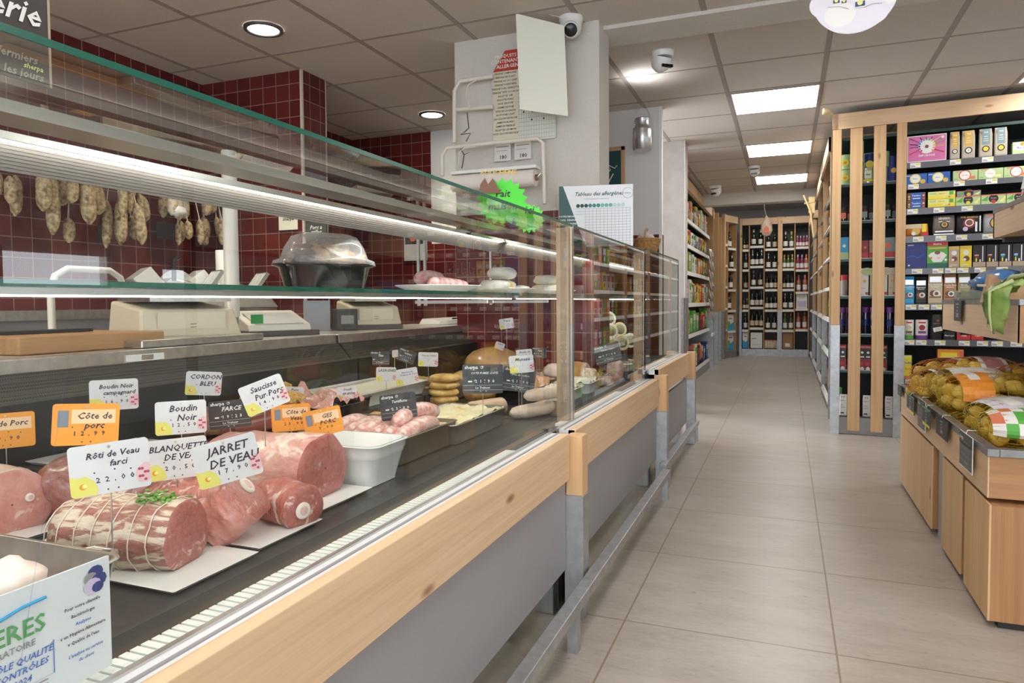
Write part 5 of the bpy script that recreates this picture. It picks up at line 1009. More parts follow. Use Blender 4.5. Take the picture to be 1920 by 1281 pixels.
t = thing('plastic_tub', 'stack of clear tubs on the worktop by the folder', 'tub', (-1.85, 4.545, .897)); MB().lathe([(.04, 0), (.048, .06), (.05, .062)], LID, 18, cap=False).build('tub', t); MB().lathe([(.052, .063), (.052, .07), (.001, .07)], C('lid_grey', .45, .47, .5), 18).build('lid', t)
# slicers and paper on the rear bench
GRM = speckle('slicer_grey', (.36, .34, .31), (.44, .42, .38), 16, .35, .7, .03)
for k, (x, y, la) in enumerate(((335, 518, 'grey meat slicer with tilted carriage on the rear bench'), (445, 518, 'second slicer with ribbed plate behind the thick pole'))):
    c = ((-3.15,2.937,1.181), (-3.15,3.384,1.195))[k]; z = 1.001
    t = thing('meat_slicer', la, 'slicer', (c[0], c[1]-(.0 if k == 0 else .08), z), (0, 0, R(62)), group='meat slicers on the rear bench')
    MB().hexa([(-.26, -.14, 0), (.26, -.14, 0), (.26, .14, 0), (-.26, .14, 0), (-.06, -.10, .17), (.20, -.10, .10), (.20, .12, .10), (-.06, .12, .17)], GRM).build('body', t, bevel=.01)
    M_ = TR(-.16, 0, .14, 0, 0, R(-38)); MB().box((-.06, -.1, -.05), (.05, .1, .07), P('slicer_white', (.70, .69, .66), .3), M_).build('carriage', t, bevel=.006)
    M_ = TR(.17, -.02, .14, 0, 0, R(35)); mb = MB().box((-.02, -.09, -.06), (.0, .09, .08), GRM, M_)
    for i in range(6): mb.box((-.024, -.08+.028*i, -.05), (-.02, -.072+.028*i, .07), WHITE, M_)
    mb.build('ribbed_plate', t); MB().tube([(-.05, -.10, .15), (-.05, -.10, .26), (-.02, -.10, .28)], .012, BLACK, 8).build('handle', t); MB().lathe([(.1, 0), (.1, .012)], STEEL, 30, TR(.02, .13, .12, 0, PI/2)).build('blade', t)
c = (-3.2,3.775,1.209)
t = thing('kitchen_roll', 'white kitchen paper roll standing on the rear bench near the tiled corner', 'paper roll', (c[0], c[1], 1.001)); MB().lathe([(.055, 0), (.055, .30), (.02, .30)], WMAT, 28).build('roll', t); MB().poly([(-.05, .25), (.03, .18), (.045, .0), (.0, 0)], -.0565, WMAT).build('loose_sheet', t)
c = (-3.2,3.18,1.231)
t = thing('kitchen_roll', 'white kitchen paper roll among the slicers on the rear bench', 'paper roll', (c[0]+.1, c[1]+.05, 1.001)); MB().lathe([(.05, 0), (.05, .34), (.02, .34)], WMAT, 28).build('roll', t)
t = thing('tube_chair_back', 'cream bent tube handle behind the service worktop', 'trolley', (-2.7, 2.053, 0)); MB().tube([(0, -.16, 0), (0, -.16, 1.08), (0, -.14, 1.14), (0, -.09, 1.17), (0, .10, 1.17), (0, .15, 1.14), (0, .17, 1.08), (0, .17, 0)], .014, TW, 10).build('tube_frame', t); MB().box((-.3, -.15, .5), (0, .16, .53), STEEL).build('tray', t)
# ---- sausages on the tiled wall
SAL = speckle('dry_sausage_skin', (.20, .11, .05), (.66, .52, .30), 42, .6, 0, .4, .004, .36, .62)
SAL2 = speckle('white_bloom_sausage', (.34, .20, .13), (.76, .66, .50), 38, .6, 0, .4, .004, .3, .55)
t = thing('sausage_rail', 'steel rail with hooks on the tiled wall that carries the hanging sausages', 'rail', (-3.42, 0, 1.80))
MB().tube([(0, .6, 0), (0, 3.45, 0)], .009, STEEL, 8).build('bar', t)
for y in (.7, 2.0, 3.4): MB().tube([(-.148, y, 0), (0, y, 0)], .008, STEEL, 8).build('bracket', t)
SG = [((2.182,1.655),(2.178,1.536),0.037),((2.328,1.673),(2.325,1.479),0.056),((2.377,1.682),(2.391,1.48),0.056),((2.424,1.677),(2.417,1.377),0.053),((2.5,1.669),(2.496,1.533),0.053),((2.543,1.662),(2.565,1.439),0.061),((2.58,1.675),(2.598,1.553),0.054),((2.64,1.678),(2.673,1.506),0.069),((2.526,1.476),(2.525,1.346),0.046),((2.765,1.676),(2.752,1.501),0.039),((2.827,1.678),(2.842,1.621),0.047),((2.804,1.609),(2.8,1.352),0.055),((2.751,1.594),(2.738,1.333),0.043),((2.845,1.585),(2.88,1.358),0.051),((2.831,1.656),(2.831,1.531),0.039),((2.929,1.656),(2.928,1.498),0.035),((2.969,1.654),(3.0,1.505),0.047),((3.089,1.686),(3.084,1.545),0.048),((3.161,1.681),(3.151,1.537),0.048),((3.21,1.671),(3.205,1.535),0.04),((3.275,1.681),(3.276,1.55),0.048),((3.359,1.675),(3.345,1.574),0.049),((3.44,1.686),(3.432,1.601),0.041),((3.194,1.509),(3.195,1.381),0.032),((3.24,1.538),(3.236,1.4),0.048),((3.292,1.544),(3.297,1.389),0.04),((3.361,1.568),(3.357,1.451),0.044),((3.395,1.455),(3.393,1.396),0.041),((3.431,1.567),(3.432,1.432),0.057),((3.475,1.564),(3.47,1.401),0.041),((3.498,1.574),(3.527,1.431),0.041),((2.217,1.636),(2.216,1.504),0.044),((2.267,1.65),(2.26,1.453),0.045),((2.479,1.659),(2.469,1.537),0.046),((2.776,1.511),(2.771,1.365),0.047),((2.868,1.521),(2.89,1.389),0.043),((3.117,1.675),(3.117,1.541),0.044),((3.2,1.526),(3.206,1.414),0.04),((3.464,1.579),(3.499,1.438),0.041)]
SN = 0
def salami(y0, z0, y1, z1, w_, x, m, label, knot=True):
    a, b = Vector((0, 0, 0)), Vector((0, y1-y0, z1-z0)); L_ = (b-a).length; c = (a+b)/2+Vector((0, .01, 0)); N = 8
    pts = [a*(1-i/N)**2+c*2*(i/N)*(1-i/N)+b*(i/N)**2 for i in range(N+1)]
    t = thing('dry_sausage', label, 'sausage', (x, y0, z0), group='dry sausages hanging on the tiled wall')
    MB().tube(pts, [w_*1.22*k for k in (.12, .38, .48, .5, .5, .5, .48, .38, .1)], m, 12).build('sausage', t)
    MB().tube([(0, 0, 0), (-3.415-x, 0, 1.795-z0)], .003, DW if z0 > 1.6 else MATS['yellowed_paper'], 5).build('string', t)
for k, ((y0, z0), (y1, z1), w_) in enumerate(SG):
    top = 'upper' if z0 > 1.52 else 'lower'
    salami(y0, z0, y1, z1, w_, -3.42+.035*((k*3) % 4 - 1), SAL2 if k in (17, 18, 19, 20) else SAL, '%s dry sausage on the tiled wall, number %s from the banner side' % (top, ('one', 'two', 'three', 'four', 'five', 'six', 'seven', 'eight', 'nine', 'ten', 'eleven', 'twelve', 'thirteen', 'fourteen', 'fifteen', 'sixteen', 'seventeen', 'eighteen', 'nineteen', 'twenty', 'twentyone', 'twentytwo', 'twentythree', 'twentyfour', 'twentyfive', 'twentysix', 'twentyseven', 'twentyeight', 'twentynine', 'thirty', 'thirtyone', 'thirtytwo', 'thirtythree', 'thirtyfour', 'thirtyfive', 'thirtysix', 'thirtyseven', 'thirtyeight', 'thirtynine')[k]))
c = (-3.38,3.125,1.573)
tag(MB().blob((0, 0, 0), (.02, .06, .035), WMAT, 5, .7, 3, 2).build('paper_bow', None, (-3.34, c[1], c[2])), 'crumpled white paper ruffle among the hanging sausages', 'paper')
for k, (x0, y0, x1, y1) in enumerate(((-3.56,2.777,1.468)[1:]+(-3.56,2.842,1.37)[1:], (-3.56,3.163,1.529)[1:]+(-3.56,3.294,1.427)[1:])):
    tag(MB().box((-3.568, x0, y1), (-3.56, x1, y0), SLATE).build('slate_sign'), ('small dark slate sign behind the sausages, nearer the banner', 'small dark slate sign behind the sausages, nearer the corner')[k], 'sign', 'slate signs on the tiles')

# ================================================================ food in the cases
DZ = .5935
TRW = P('melamine_white', (.86, .85, .83), .18, coat=.3)
def meatmat(name, red, pale, fat, sc=14, hi=.62, stretch=(1, 1, 1), rough=.3):
    m, n, b = nt(name); v = coords(n, stretch); f = tex_noise(n, v, sc, 5, .6, 1.2); g = tex_noise(n, coords(n), sc*.35, 3, .5, .6); e = tex_noise(n, coords(n, (stretch[2], stretch[0], stretch[1])), sc*2.3, 4, .65, .8)
    c = ramp(n, g, [(.35, red), (.65, pale)]); c = mix(n, ramp(n, f, [(hi-.03, (0, 0, 0)), (hi+.05, (1, 1, 1))]), c, fat); c = mix(n, ramp(n, e, [(.66, (0, 0, 0)), (.72, (.6, .6, .6))]), c, fat)
    n.links.new(c, b.inputs['Base Color']); b.inputs['Roughness'].default_value = rough; b.inputs['Coat Weight'].default_value = .35; b.inputs['Coat Roughness'].default_value = .25
    b.inputs['Subsurface Weight'].default_value = .12; b.inputs['Subsurface Radius'].default_value = (.03, .008, .006); b.inputs['Subsurface Scale'].default_value = .3
    c2 = tex_noise(n, v, sc*5, 6, .7, .5); c = mix(n, .16, c, ramp(n, c2, [(.35, tuple(x*.62 for x in red)), (.62, tuple(min(1, x*1.1) for x in fat))])); n.links.new(c, b.inputs['Base Color']); bump(n, b, c2, .45, .004); MATS[name] = m; return m
VEAL = meatmat('veal_meat', (.35, .05, .042), (.52, .13, .105), (.82, .64, .55), 12, .59, (3, 1, 1)); VEALC = meatmat('veal_cut_face', (.36, .07, .06), (.48, .125, .105), (.80, .55, .48), 26, .62)
PORK = meatmat('pork_loin_fat', (.60, .20, .17), (.76, .44, .37), (.86, .72, .64), 10, .54, (1, 1, 2)); PORKC = meatmat('pork_cut_face', (.40, .085, .075), (.50, .13, .11), (.82, .62, .56), 9, .70)
RIB = meatmat('dark_rib_meat', (.20, .035, .03), (.36, .09, .065), (.78, .62, .52), 9, .60, (1, 4, 1)); MINCE = meatmat('mince', (.60, .20, .17), (.70, .34, .30), (.86, .66, .60), 55, .55); HAMM = meatmat('ham_slice', (.54, .16, .14), (.68, .30, .26), (.88, .74, .68), 8, .62)
BARD = meatmat('barded_meat', (.28, .055, .04), (.42, .14, .10), (.76, .62, .48), 11, .50, (1, 5, 5)); FATM = speckle('fat', (.74, .58, .50), (.86, .74, .66), 20, .3, 0, .3, coat=.3); BONE = speckle('bone', (.80, .70, .62), (.88, .80, .74), 30, .35, 0, .2); MARROW = speckle('marrow', (.70, .36, .32), (.80, .56, .52), 40, .4)
BREAD_ = speckle('golden_crumb', (.50, .22, .04), (.80, .50, .15), 75, .7, 0, 1, .01, .3, .6); GOLDC = speckle('golden_crust', (.48, .20, .03), (.86, .58, .20), 16, .5, 0, .5, .006, .3, .6); CRUST = speckle('brown_crust', (.30, .13, .03), (.60, .34, .12), 12, .5, 0, .4)
GRAT = speckle('gratin_cream', (.86, .78, .50), (.66, .42, .12), 16, .5, 0, .8, .01, .50, .74); CREAMY = speckle('cream_white', (.86, .80, .64), (.90, .86, .74), 14, .5, 0, .5, .008); RAW = speckle('raw_sausage', (.66, .28, .24), (.86, .62, .56), 60, .35, 0, .1, .002, .38, .6, coat=.4)
BOUD = speckle('blood_sausage', (.12, .05, .03), (.34, .20, .12), 14, .3, 0, .3, coat=.5); WSAUS = speckle('white_sausage', (.72, .54, .40), (.84, .70, .56), 10, .4, 0, .05, coat=.4); HERB = speckle('parsley_green', (.06, .20, .02), (.24, .46, .08), 60, .6)
COOK = speckle('cooked_roast', (.34, .13, .05), (.66, .38, .20), 9, .35, 0, .5, coat=.4); HAMC = speckle('cooked_ham_skin', (.58, .32, .13), (.74, .48, .24), 8, .35, 0, .3, coat=.4); SALAD = speckle('grated_salad', (.60, .34, .16), (.90, .84, .70), 70, .6, 0, 1, .01, .35, .6); VEG = speckle('mixed_vegetables', (.16, .20, .04), (.74, .46, .14), 26, .6, 0, 1, .01, .35, .65)
CHEESE = speckle('cheese_rind_white', (.78, .74, .64), (.90, .88, .82), 24, .7, 0, .6, .006); CHEY = speckle('cheese_yellow', (.78, .62, .30), (.86, .74, .46), 10, .5, 0, .2); MOULD = speckle('salami_bloom', (.66, .20, .20), (.90, .66, .64), 40, .5, 0, .3, .003, .35, .6)
STT = speckle('tray_steel', (.50, .48, .44), (.64, .61, .56), 20, .3, .9, .03); BLKT = P('black_tray', (.02, .02, .02), .25, coat=.3)
def up(c, z):
    return z+.07 if c[0] < -1.30 and c[1] > 1.02 and c[1] < 3.71 else z
def tray(label, x0, y0, x1, y1, z=DZ, m=TRW, h=.009, rz=0):
    cx, cy = (x0+x1)/2, (y0+y1)/2; z = up((cx, cy), z); t = thing('serving_tray', label, 'tray', (cx, cy, z), (0, 0, rz), group='flat serving trays on the deck'); a, b = abs(x1-x0)/2, abs(y1-y0)/2
    MB().hexa([(-a+.012, -b+.012, 0), (a-.012, -b+.012, 0), (a-.012, b-.012, 0), (-a+.012, b-.012, 0), (-a, -b, h), (a, -b, h), (a, b, h), (-a, b, h)], m).build('tray', t, bevel=.002); return t
def rrect(w_, d_, r, z, n=5):
    o = []
    for cx, cy, a0 in ((w_/2-r, d_/2-r, 0), (-w_/2+r, d_/2-r, 90), (-w_/2+r, -d_/2+r, 180), (w_/2-r, -d_/2+r, 270)):
        for i in range(n): a = R(a0+90*i/(n-1)); o.append((cx+r*math.cos(a), cy+r*math.sin(a), z))
    return o
def dish(name, label, c, w_, d_, h, rz=0, m=TRW, taper=.9, wall=.006, r=.03, fill=None, group=None, lip=.006, ribs=0):
    c = (c[0], c[1], up(c, c[2])); t = thing(name, label, 'dish' if 'dish' in name else 'tray', c, (0, 0, rz), group=group); k = taper; rings = [rrect(w_*k, d_*k, r*k, 0), rrect(w_*(k+.01), d_*(k+.01), r, .004)]
    if ribs: rings += [rrect(w_*(k+(1-k)*.7), d_*(k+(1-k)*.7), r, h*.68), rrect(w_*(k+(1-k)*.72)+.004, d_*(k+(1-k)*.72)+.004, r, h*.70), rrect(w_*(k+(1-k)*.8)+.001, d_*(k+(1-k)*.8)+.001, r, h*.76), rrect(w_*(k+(1-k)*.82)+.005, d_*(k+(1-k)*.82)+.005, r, h*.79)]
    rings += [rrect(w_, d_, r, h-.003), rrect(w_+lip*2, d_+lip*2, r+lip, h-.002), rrect(w_+lip*2, d_+lip*2, r+lip, h), rrect(w_-wall, d_-wall, r, h), rrect((w_-wall*2)*k, (d_-wall*2)*k, r*k, wall)]
    MB().ring(rings, m).build('dish' if 'dish' in name else 'pan', t)
    if fill:
        fm, lv, am, fq = fill; mb = MB(); n = 18; z0 = h*lv; kk = k+(1-k)*lv; W_, D_ = (w_-wall*2)*kk-.002, (d_-wall*2)*kk-.002
        vs = [(W_*(i/n-.5), D_*(j/n-.5), z0 + am*mnoise.noise(Vector((i*fq/n*3+c[0]*9, j*fq/n*3+c[1]*7, 1)))+am*.5*mnoise.noise(Vector((i*fq/n*8, j*fq/n*8, 4)))) for j in range(n+1) for i in range(n+1)]
        mb.add(vs, [(j*(n+1)+i, j*(n+1)+i+1, (j+1)*(n+1)+i+1, (j+1)*(n+1)+i) for j in range(n) for i in range(n)], fm, None, True).build('filling', t)
    return t
def joint(name, label, c, ln, rx, rz_, az, m, mc, cat='meat', strings=0, seed=1, amp=.1, bone=None, taper=(.72, .92), group=None, sm=None, z=DZ+.0095, tilt=0, both=False, prof=None):
    z = up(c, z)
    t = thing(name, label, cat, (c[0], c[1], z), (0, tilt, az), group=group); N = 40; S = 30; rings = []
    for i in range(S+1):
        q = i/S; x = (q-.5)*ln; e = 1
        if q < .16 and not both: e = math.sqrt(max(0, 1-((.16-q)/.16)**2))*.9+.1
        e *= taper[0]+(1-taper[0])*min(1, q*2.2) if q < .5 else 1-(1-taper[1])*(q-.5)*2
        if strings: e *= 1-.035*abs(math.cos(PI*q*strings))**6
        rg = []
        for j in range(N):
            a = 2*PI*j/N; d = Vector((q*3, math.cos(a), math.sin(a))); k = e*(1+amp*mnoise.noise(d*1.3+Vector((seed*5, 0, 0)))+amp*.4*mnoise.noise(d*4+Vector((seed*5, 3, 0)))+.018*mnoise.noise(d*11+Vector((seed, 1, 2))))
            if prof: k *= prof(a)
            y, zz = rx*k*math.cos(a), rz_*k*math.sin(a)
            if zz < -rz_*.72: zz = -rz_*.72-(abs(zz)-rz_*.72)*.15
            rg.append((x, y, zz+rz_*.74))
        rings.append(rg)
    mb = MB().ring(rings, m, cap=False); mb.add(rings[0], [tuple(range(N))[::-1]], mc if both else m, None, True); mb.build('meat', t)
    last = rings[-1]; cc = sum((Vector(p) for p in last), Vector())/N; rr = [last]
    for k, dx in ((.93, .003), (.6, .005), (.25, .005), (.02, .005)): rr.append([tuple(cc+(Vector(p)-cc)*k+Vector((dx, 0, 0))) for p in last])
    MB().ring([r_ for r_ in rr], mc, cap=False).build('cut_face', t)
    if bone:
        by, bz, br = bone; M_ = TR(ln/2+.001, by, rz_*.74+bz, 0, 0, PI/2)
        MB().lathe([(br, -.02), (br, .006), (br*.85, .0085), (br*.55, .008)], BONE, 20, M_, cap=False).build('bone', t); MB().lathe([(br*.56, .0078), (br*.3, .0082), (.0005, .008)], MARROW, 16, M_, cap=False).build('marrow', t)
    if strings:
        for s_ in range(strings):
            q = (s_+.8)/(strings+.4); i = min(S, int(q*S)); rg = rings[i]; cy = sum(p[1] for p in rg)/N; cz = sum(p[2] for p in rg)/N
            pts = [(p[0]+.006*math.sin(j*.24), cy+(p[1]-cy)*1.015, cz+(p[2]-cz)*1.015) for j, p in enumerate(rg)]; MB().tube(pts+[pts[0]], .0011, sm or P('butcher_string', (.84, .70, .60), .7), 5, cap=False).build('string', t)
    return t
def sausage(mb, pts, r, m, n=12):
    P_ = [Vector(p) for p in pts]; N = 12; sp = []
    for i in range(N+1):
        q = i/N*(len(P_)-1); k = min(int(q), len(P_)-2); f = q-k; p0, p1, p2, p3 = P_[max(k-1, 0)], P_[k], P_[k+1], P_[min(k+2, len(P_)-1)]
        sp.append(p1*(2*f**3-3*f*f+1)+p2*(-2*f**3+3*f*f)+(p2-p0)*.5*(f**3-2*f*f+f)+(p3-p1)*.5*(f**3-f*f))
    return mb.tube(sp, [r*k for k in (.25, .8, .97)]+[r]*(N-5)+[r*.97, r*.8, r*.25], m, n)
def one_sausage(name, label, pts, r, m, group, mv=(0, 0, 0)):
    c = Vector(pts[0]); o = sausage(MB(), [tuple(Vector(p)-c) for p in pts], r, m).build(name, None, tuple(c)); return tag(o, label, 'sausage', group)
# --- front row, near case
tray('white tray under the stringed veal roast', -1.235, .745, -.825, .925); tray('white tray under the veal shanks', -1.20, .935, -.835, 1.112); tray('white tray under the big pork loin', -1.30, 1.12, -.872, 1.346); tray('white tray with the cut ham at the edge of the view', -1.60, .70, -1.27, 1.00)
tray('white tray behind the veal tags', -1.59, 1.04, -1.305, 1.33)
joint('stuffed_veal_roast', 'stringed stuffed veal roast with parsley on its top, in front', (-1.012, .815), .235, .062, .062, R(12), BARD, VEALC, strings=7, seed=2, amp=.10, taper=(.8, .97))
for k in range(14):
    q = random.Random(k); a = q.uniform(0, 6.28)
PB = MB(); q = random.Random(5)
for k in range(46):
    a = q.uniform(0, 2*PI); d = q.uniform(0, 1)**.6; PB.blob((.030*d*math.cos(a)*1.0, .026*d*math.sin(a), .008*q.random()), (.0042, .0042, .003), HERB, k, .6, 2, 1)
PB.tube([(.0, 0, 0), (.02, .02, .004), (.03, .045, -.002)], .0012, HERB, 5); PB.tube([(0, 0, 0), (-.02, -.02, .0)], .0012, HERB, 5)
tag(PB.build('parsley', None, (-.945, .825, .707), (0, .1, 0)), 'sprig of green parsley on top of the stringed veal roast', 'herb')
joint('veal_piece', 'dark pink boned veal piece on the shank tray behind the shanks', (-1.06, .99), .17, .055, .052, R(15), VEAL, VEALC, seed=7, amp=.25, taper=(.7, .85))
joint('veal_shank', 'pale thick veal shank slice with white bone facing up', (-.895, .972), .085, .052, .055, R(22), meatmat('pale_veal', (.56, .16, .13), (.72, .32, .27), (.88, .70, .64), 10, .60), VEALC, seed=4, amp=.14, bone=(.012, .018, .017), tilt=R(-42), taper=(.95, .98), both=True, z=.618)
joint('veal_shank', 'deep pink veal shank with round marrow bone at its cut face', (-.915, 1.085), .14, .046, .044, R(-14), VEAL, VEALC, seed=9, amp=.12, bone=(-.006, -.004, .016), taper=(.75, 1.0))
joint('veal_offcut', 'small pale veal offcut between the roast and the shanks', (-1.03, .945), .06, .03, .026, R(50), FATM, VEALC, seed=12, amp=.3, taper=(.8, .9))
joint('pork_loin', 'big fat covered pork loin with smooth pink cut face', (-1.08, 1.235), .30, .085, .080, R(2), PORK, PORKC, seed=3, amp=.12, taper=(.82, .98), prof=lambda a: 1+.08*math.cos(2*a+.6))
joint('rib_roast', 'dark red rib joint with white fat behind the orange tag', (-1.275, 1.0), .26, .085, .075, R(30), RIB, RIB, seed=6, amp=.2)
joint('rib_roast', 'second dark red rib joint with fat behind the veal tags', (-1.26, 1.15), .24, .075, .06, R(60), RIB, RIB, seed=16, amp=.2)
joint('cut_ham', 'cut cured ham with pale fat rim at the edge of the view', (-1.42, .86), .18, .075, .065, R(-10), FATM, HAMM, seed=8, amp=.1, taper=(.9, 1.0), bone=(.03, .01, .008))
# fish pan and laboratory notice
FP = dish('fish_pan', 'steel pan of pale fat pieces behind the laboratory notice', (-1.04, .505, DZ), .40, .34, .085, 0, STT, .92, .004, .02, (CREAMY, .3, .01, 1))
q = random.Random(3)
for k in range(7): tag(MB().blob((0, 0, 0), (.045, .04, .03), speckle('raw_fat', (.82, .62, .56), (.90, .82, .78), 12, .4), k, .35, 1.4, 3).build('fat_piece', None, (-.96-.07*(k % 3), .44+.055*(k//2), .655+.014*(k % 2))), 'pale pinkish piece of fat in the steel pan, %s of the heap' % ORD[k], 'meat', 'pale fat pieces in the pan')
MB().tube([(-.05, 0, .0), (-.02, .03, .004), (.02, .03, .004), (.04, 0, .0)], .006, STEEL, 8).build('handle', FP, (.11, .185, .062))
a, b = (-0.712,0.564,0.733), (-0.712,0.563,0.634)
t = thing('laboratory_notice', 'white laboratory notice with blue and green print behind the front glass', 'notice', (-.722, a[1], .605), (0, 0, R(90)))
LH = a[2]-.605; LW = .30; NB = C('notice_blue', .05, .16, .55); NG = C('notice_green', .10, .36, .12)
mb = MB().box((-LW, 0, 0), (0, .003, LH), P('notice_white', (.74, .76, .80), .3))
mb.text('LIERES', -.112, LH*.66, .026, -.001, NG); mb.text('LABORATOIRE', -.118, LH*.53, .0095, -.001, GREYP)
mb.tube([(-.16, -.002, LH*.74), (-.13, -.002, LH*.80), (-.10, -.002, LH*.85), (-.075, -.002, LH*.86)], .0016, SKY, 6)
for k, s_ in enumerate(('CONTRÔLE QUALITÉ', 'AUTOCONTRÔLES', '2023 / 2024')): mb.text(s_, -.115, LH*(.42-.085*k), .0095, -.001, NB, it=.2)
for k in range(4): mb.rect(-.17, LH*(.17-.035*k), -.075, LH*(.17-.035*k)+.0014, -.001, GREYP)
for k, (x_, z_, r_, m_) in enumerate(((-.018, .90, .008, NAVY), (-.024, .86, .007, GREYP), (-.014, .83, .008, NAVY), (-.022, .79, .009, LIL), (-.016, .77, .006, NAVY))): mb.disc((x_, -.001-.0001*k, LH*z_), r_, m_, n=10, sx=1.2)
for k, s_ in enumerate(('Pour votre clientèle', 'Bactériologie', 'Analyses', "v en Hygiène Alimentaire", "v Qualité de l'eau")): mb.text(s_, -.034, LH*(.67-.075*k), .0052, -.001, BK if k != 2 else NB)
mb.text("L'analyse au service", -.032, LH*.26, .0052, -.001, NB, it=.2); mb.text('du client', -.032, LH*.20, .0052, -.001, NB, it=.2); mb.rect(-.165, LH*.20, -.068, LH*.202, -.001, NB); mb.rect(-.0685, LH*.20, -.0675, LH*.48, -.001, NB)
mb.build('sheet', t)
# --- second row, near case
def bp(x, y, z=.6): return None
BO = ((0, 0, 0), (-1.43, 1.42, .68))
t = thing('blood_sausage_coil', 'brown coil of country blood sausage beside the orange rib tag', 'sausage', (0, 0, 0)); c0 = Vector(BO[1]); mb = MB()
mb.tube([tuple(c0+Vector(((.075-.0009*k)*math.cos(k*.45), (.075-.0009*k)*math.sin(k*.45), .012+.0009*k))) for k in range(36)], [.01]+[.022]*34+[.008], BOUD, 12).build('coil', t)
for k in range(3):
    a = ((-1.38, 1.40, .69), (-1.345, 1.44, .69), (-1.41, 1.50, .69))[k]; one_sausage('blood_sausage', 'long dark red blood sausage behind the white tags, %s of three' % ORD[k], [(a[0], a[1]-.02, .692), (a[0]+.02, a[1]+.10, .70), (a[0]-.01, a[1]+.22, .692)], .026, P('boudin_dark_red', (.22, .06, .05), .25, coat=.4), 'dark red blood sausages')
dish('mince_dish', 'oval dish of pink minced meat behind the pork loin', (-1.24, 1.50, DZ), .24, .22, .05, 0, P('dish_rim_beige', (.60, .50, .38), .3), .85, .005, .08, (MINCE, 1.0, .03, 1.5))
dish('sausage_meat_tray', 'black tray heaped with coarse pink sausage meat', (-1.37, 1.78, DZ), .26, .20, .05, 0, BLKT, .95, .004, .02, (MINCE, 1.2, .05, 1.4))
CD = ((-1.50, 1.60, 0), (-1.43, 1.62, 0), (-1.52, 1.70, 0), (-1.45, 1.74, 0), (-1.50, 1.82, 0), (-1.40, 1.70, 0), (-1.47, 1.68, .03), (-1.50, 1.78, .03))
for k, a in enumerate(CD): tag(MB().blob((0, 0, 0), (.055, .04, .022), BREAD_, k+3, .25, 2.2, 3).build('breaded_cutlet', None, (a[0], a[1], .71+.012*(k % 3)+a[2]), (0, 0, k*.7)), 'golden breaded cutlet beside the stuffed ham tag, %s of the heap' % ORD[k], 'cutlet', 'golden breaded cutlets')
dish('cutlet_tray', 'black tray under the golden breaded cutlets', (-1.46, 1.71, DZ), .25, .32, .03, 0, BLKT, .95, .004, .02)
# big white ceramic dish
dish('white_dish', 'deep white ceramic dish with ribbed rim, empty, beside the pork loin', (-.985, 1.425, DZ), .235, .165, .098, R(0), P('ceramic_white', (.84, .84, .82), .15, coat=.4), .80, .010, .03, None, ribs=1)
# sausages in the black box
BX = [(-0.905,1.586,0.6),(-1.034,1.998,0.6)]
dish('sausage_box', 'dark tray of raw pork sausages next to the white ceramic dish', (-1.10, 1.74, DZ), .33, .34, .07, 0, P('brown_grey_tray', (.16, .135, .105), .35), .97, .004, .015)
for k, (x, y, z, dy, dx) in enumerate(((-.965, 1.60, .668, .26, -.02), (-1.01, 1.60, .665, .24, .01), (-1.06, 1.62, .66, .22, .0), (-.99, 1.64, .702, .22, -.06), (-1.10, 1.60, .668, .22, .02), (-1.15, 1.63, .66, .2, 0), (-1.04, 1.68, .70, .2, .05), (-1.20, 1.62, .665, .2, 0))):
    one_sausage('raw_sausage', 'pink raw pork sausage in the dark tray, %s from the glass side' % ORD[k], [(x, y, z-.012), (x+dx*.5+.015, y+dy*.5, z+.008), (x+dx, y+dy, z-.012)], .0235, RAW, 'pink raw pork sausages')
# gratin in the metal tray, front
dish('gratin_tray', 'shallow steel tray of cream gratin at the front of the case', (-1.03, 2.06, DZ), .235, .42, .062, 0, STT, .93, .004, .02, (GRAT, .92, .016, 2.2))
dish('lasagne_tray', 'white enamel tray of pale gratin in the back row', (-1.46, 2.22, DZ), .26, .50, .05, 0, TRW, .9, .005, .02, (CREAMY, .9, .01, 1.5))
dish('veal_escalope_tray', 'black tray of pink raw slices behind the orange tags', (-1.42, 1.96, DZ), .2, .16, .04, 0, BLKT, .95, .004, .02, (PORKC, .95, .02, 1.2))
dish('breaded_tray', 'tray of golden breaded pastries between the small tags', (-1.27, 2.12, DZ), .18, .30, .03, 0, TRW, .95, .004, .02)
q = random.Random(8)
for k in range(12): tag(MB().blob((0, 0, 0), (.042, .03, .013), GOLDC, k, .2, 2, 2, sq=.8).build('filled_pancake', None, (-1.31+.07*(k % 2), 2.02+.07*(k//2 % 3), .622+.02*(k//6)), (.1*q.random(), .1*q.random(), q.random()*3)), 'flat golden pastry in the tray behind the sausages, %s of the layers' % ORD[k], 'pastry', 'flat golden pastries')
HS = [(-1.36,2.453,0.6)][0]
for k in range(5): tag(MB().blob((0, 0, 0), (.055, .06, .016), GOLDC, k+20, .1, 3, 3, sq=.75).build('potato_cake', None, (-1.27+.004*k, 2.46, .612+.028*k), (0, 0, k*1.1)), 'speckled golden potato cake, %s from the bottom of the stack' % ORD[k], 'potato cake', 'stack of golden potato cakes')
for k in range(4): tag(MB().blob((0, 0, 0), (.05, .05, .016), GOLDC, k+30, .1, 3, 3, sq=.75).build('potato_cake', None, (-1.35, 2.66-.02*k, .615+.026*k), (0, 0, k*1.1)), 'speckled golden potato cake, %s from the bottom of the farther stack' % ORD[k], 'potato cake', 'farther stack of potato cakes')
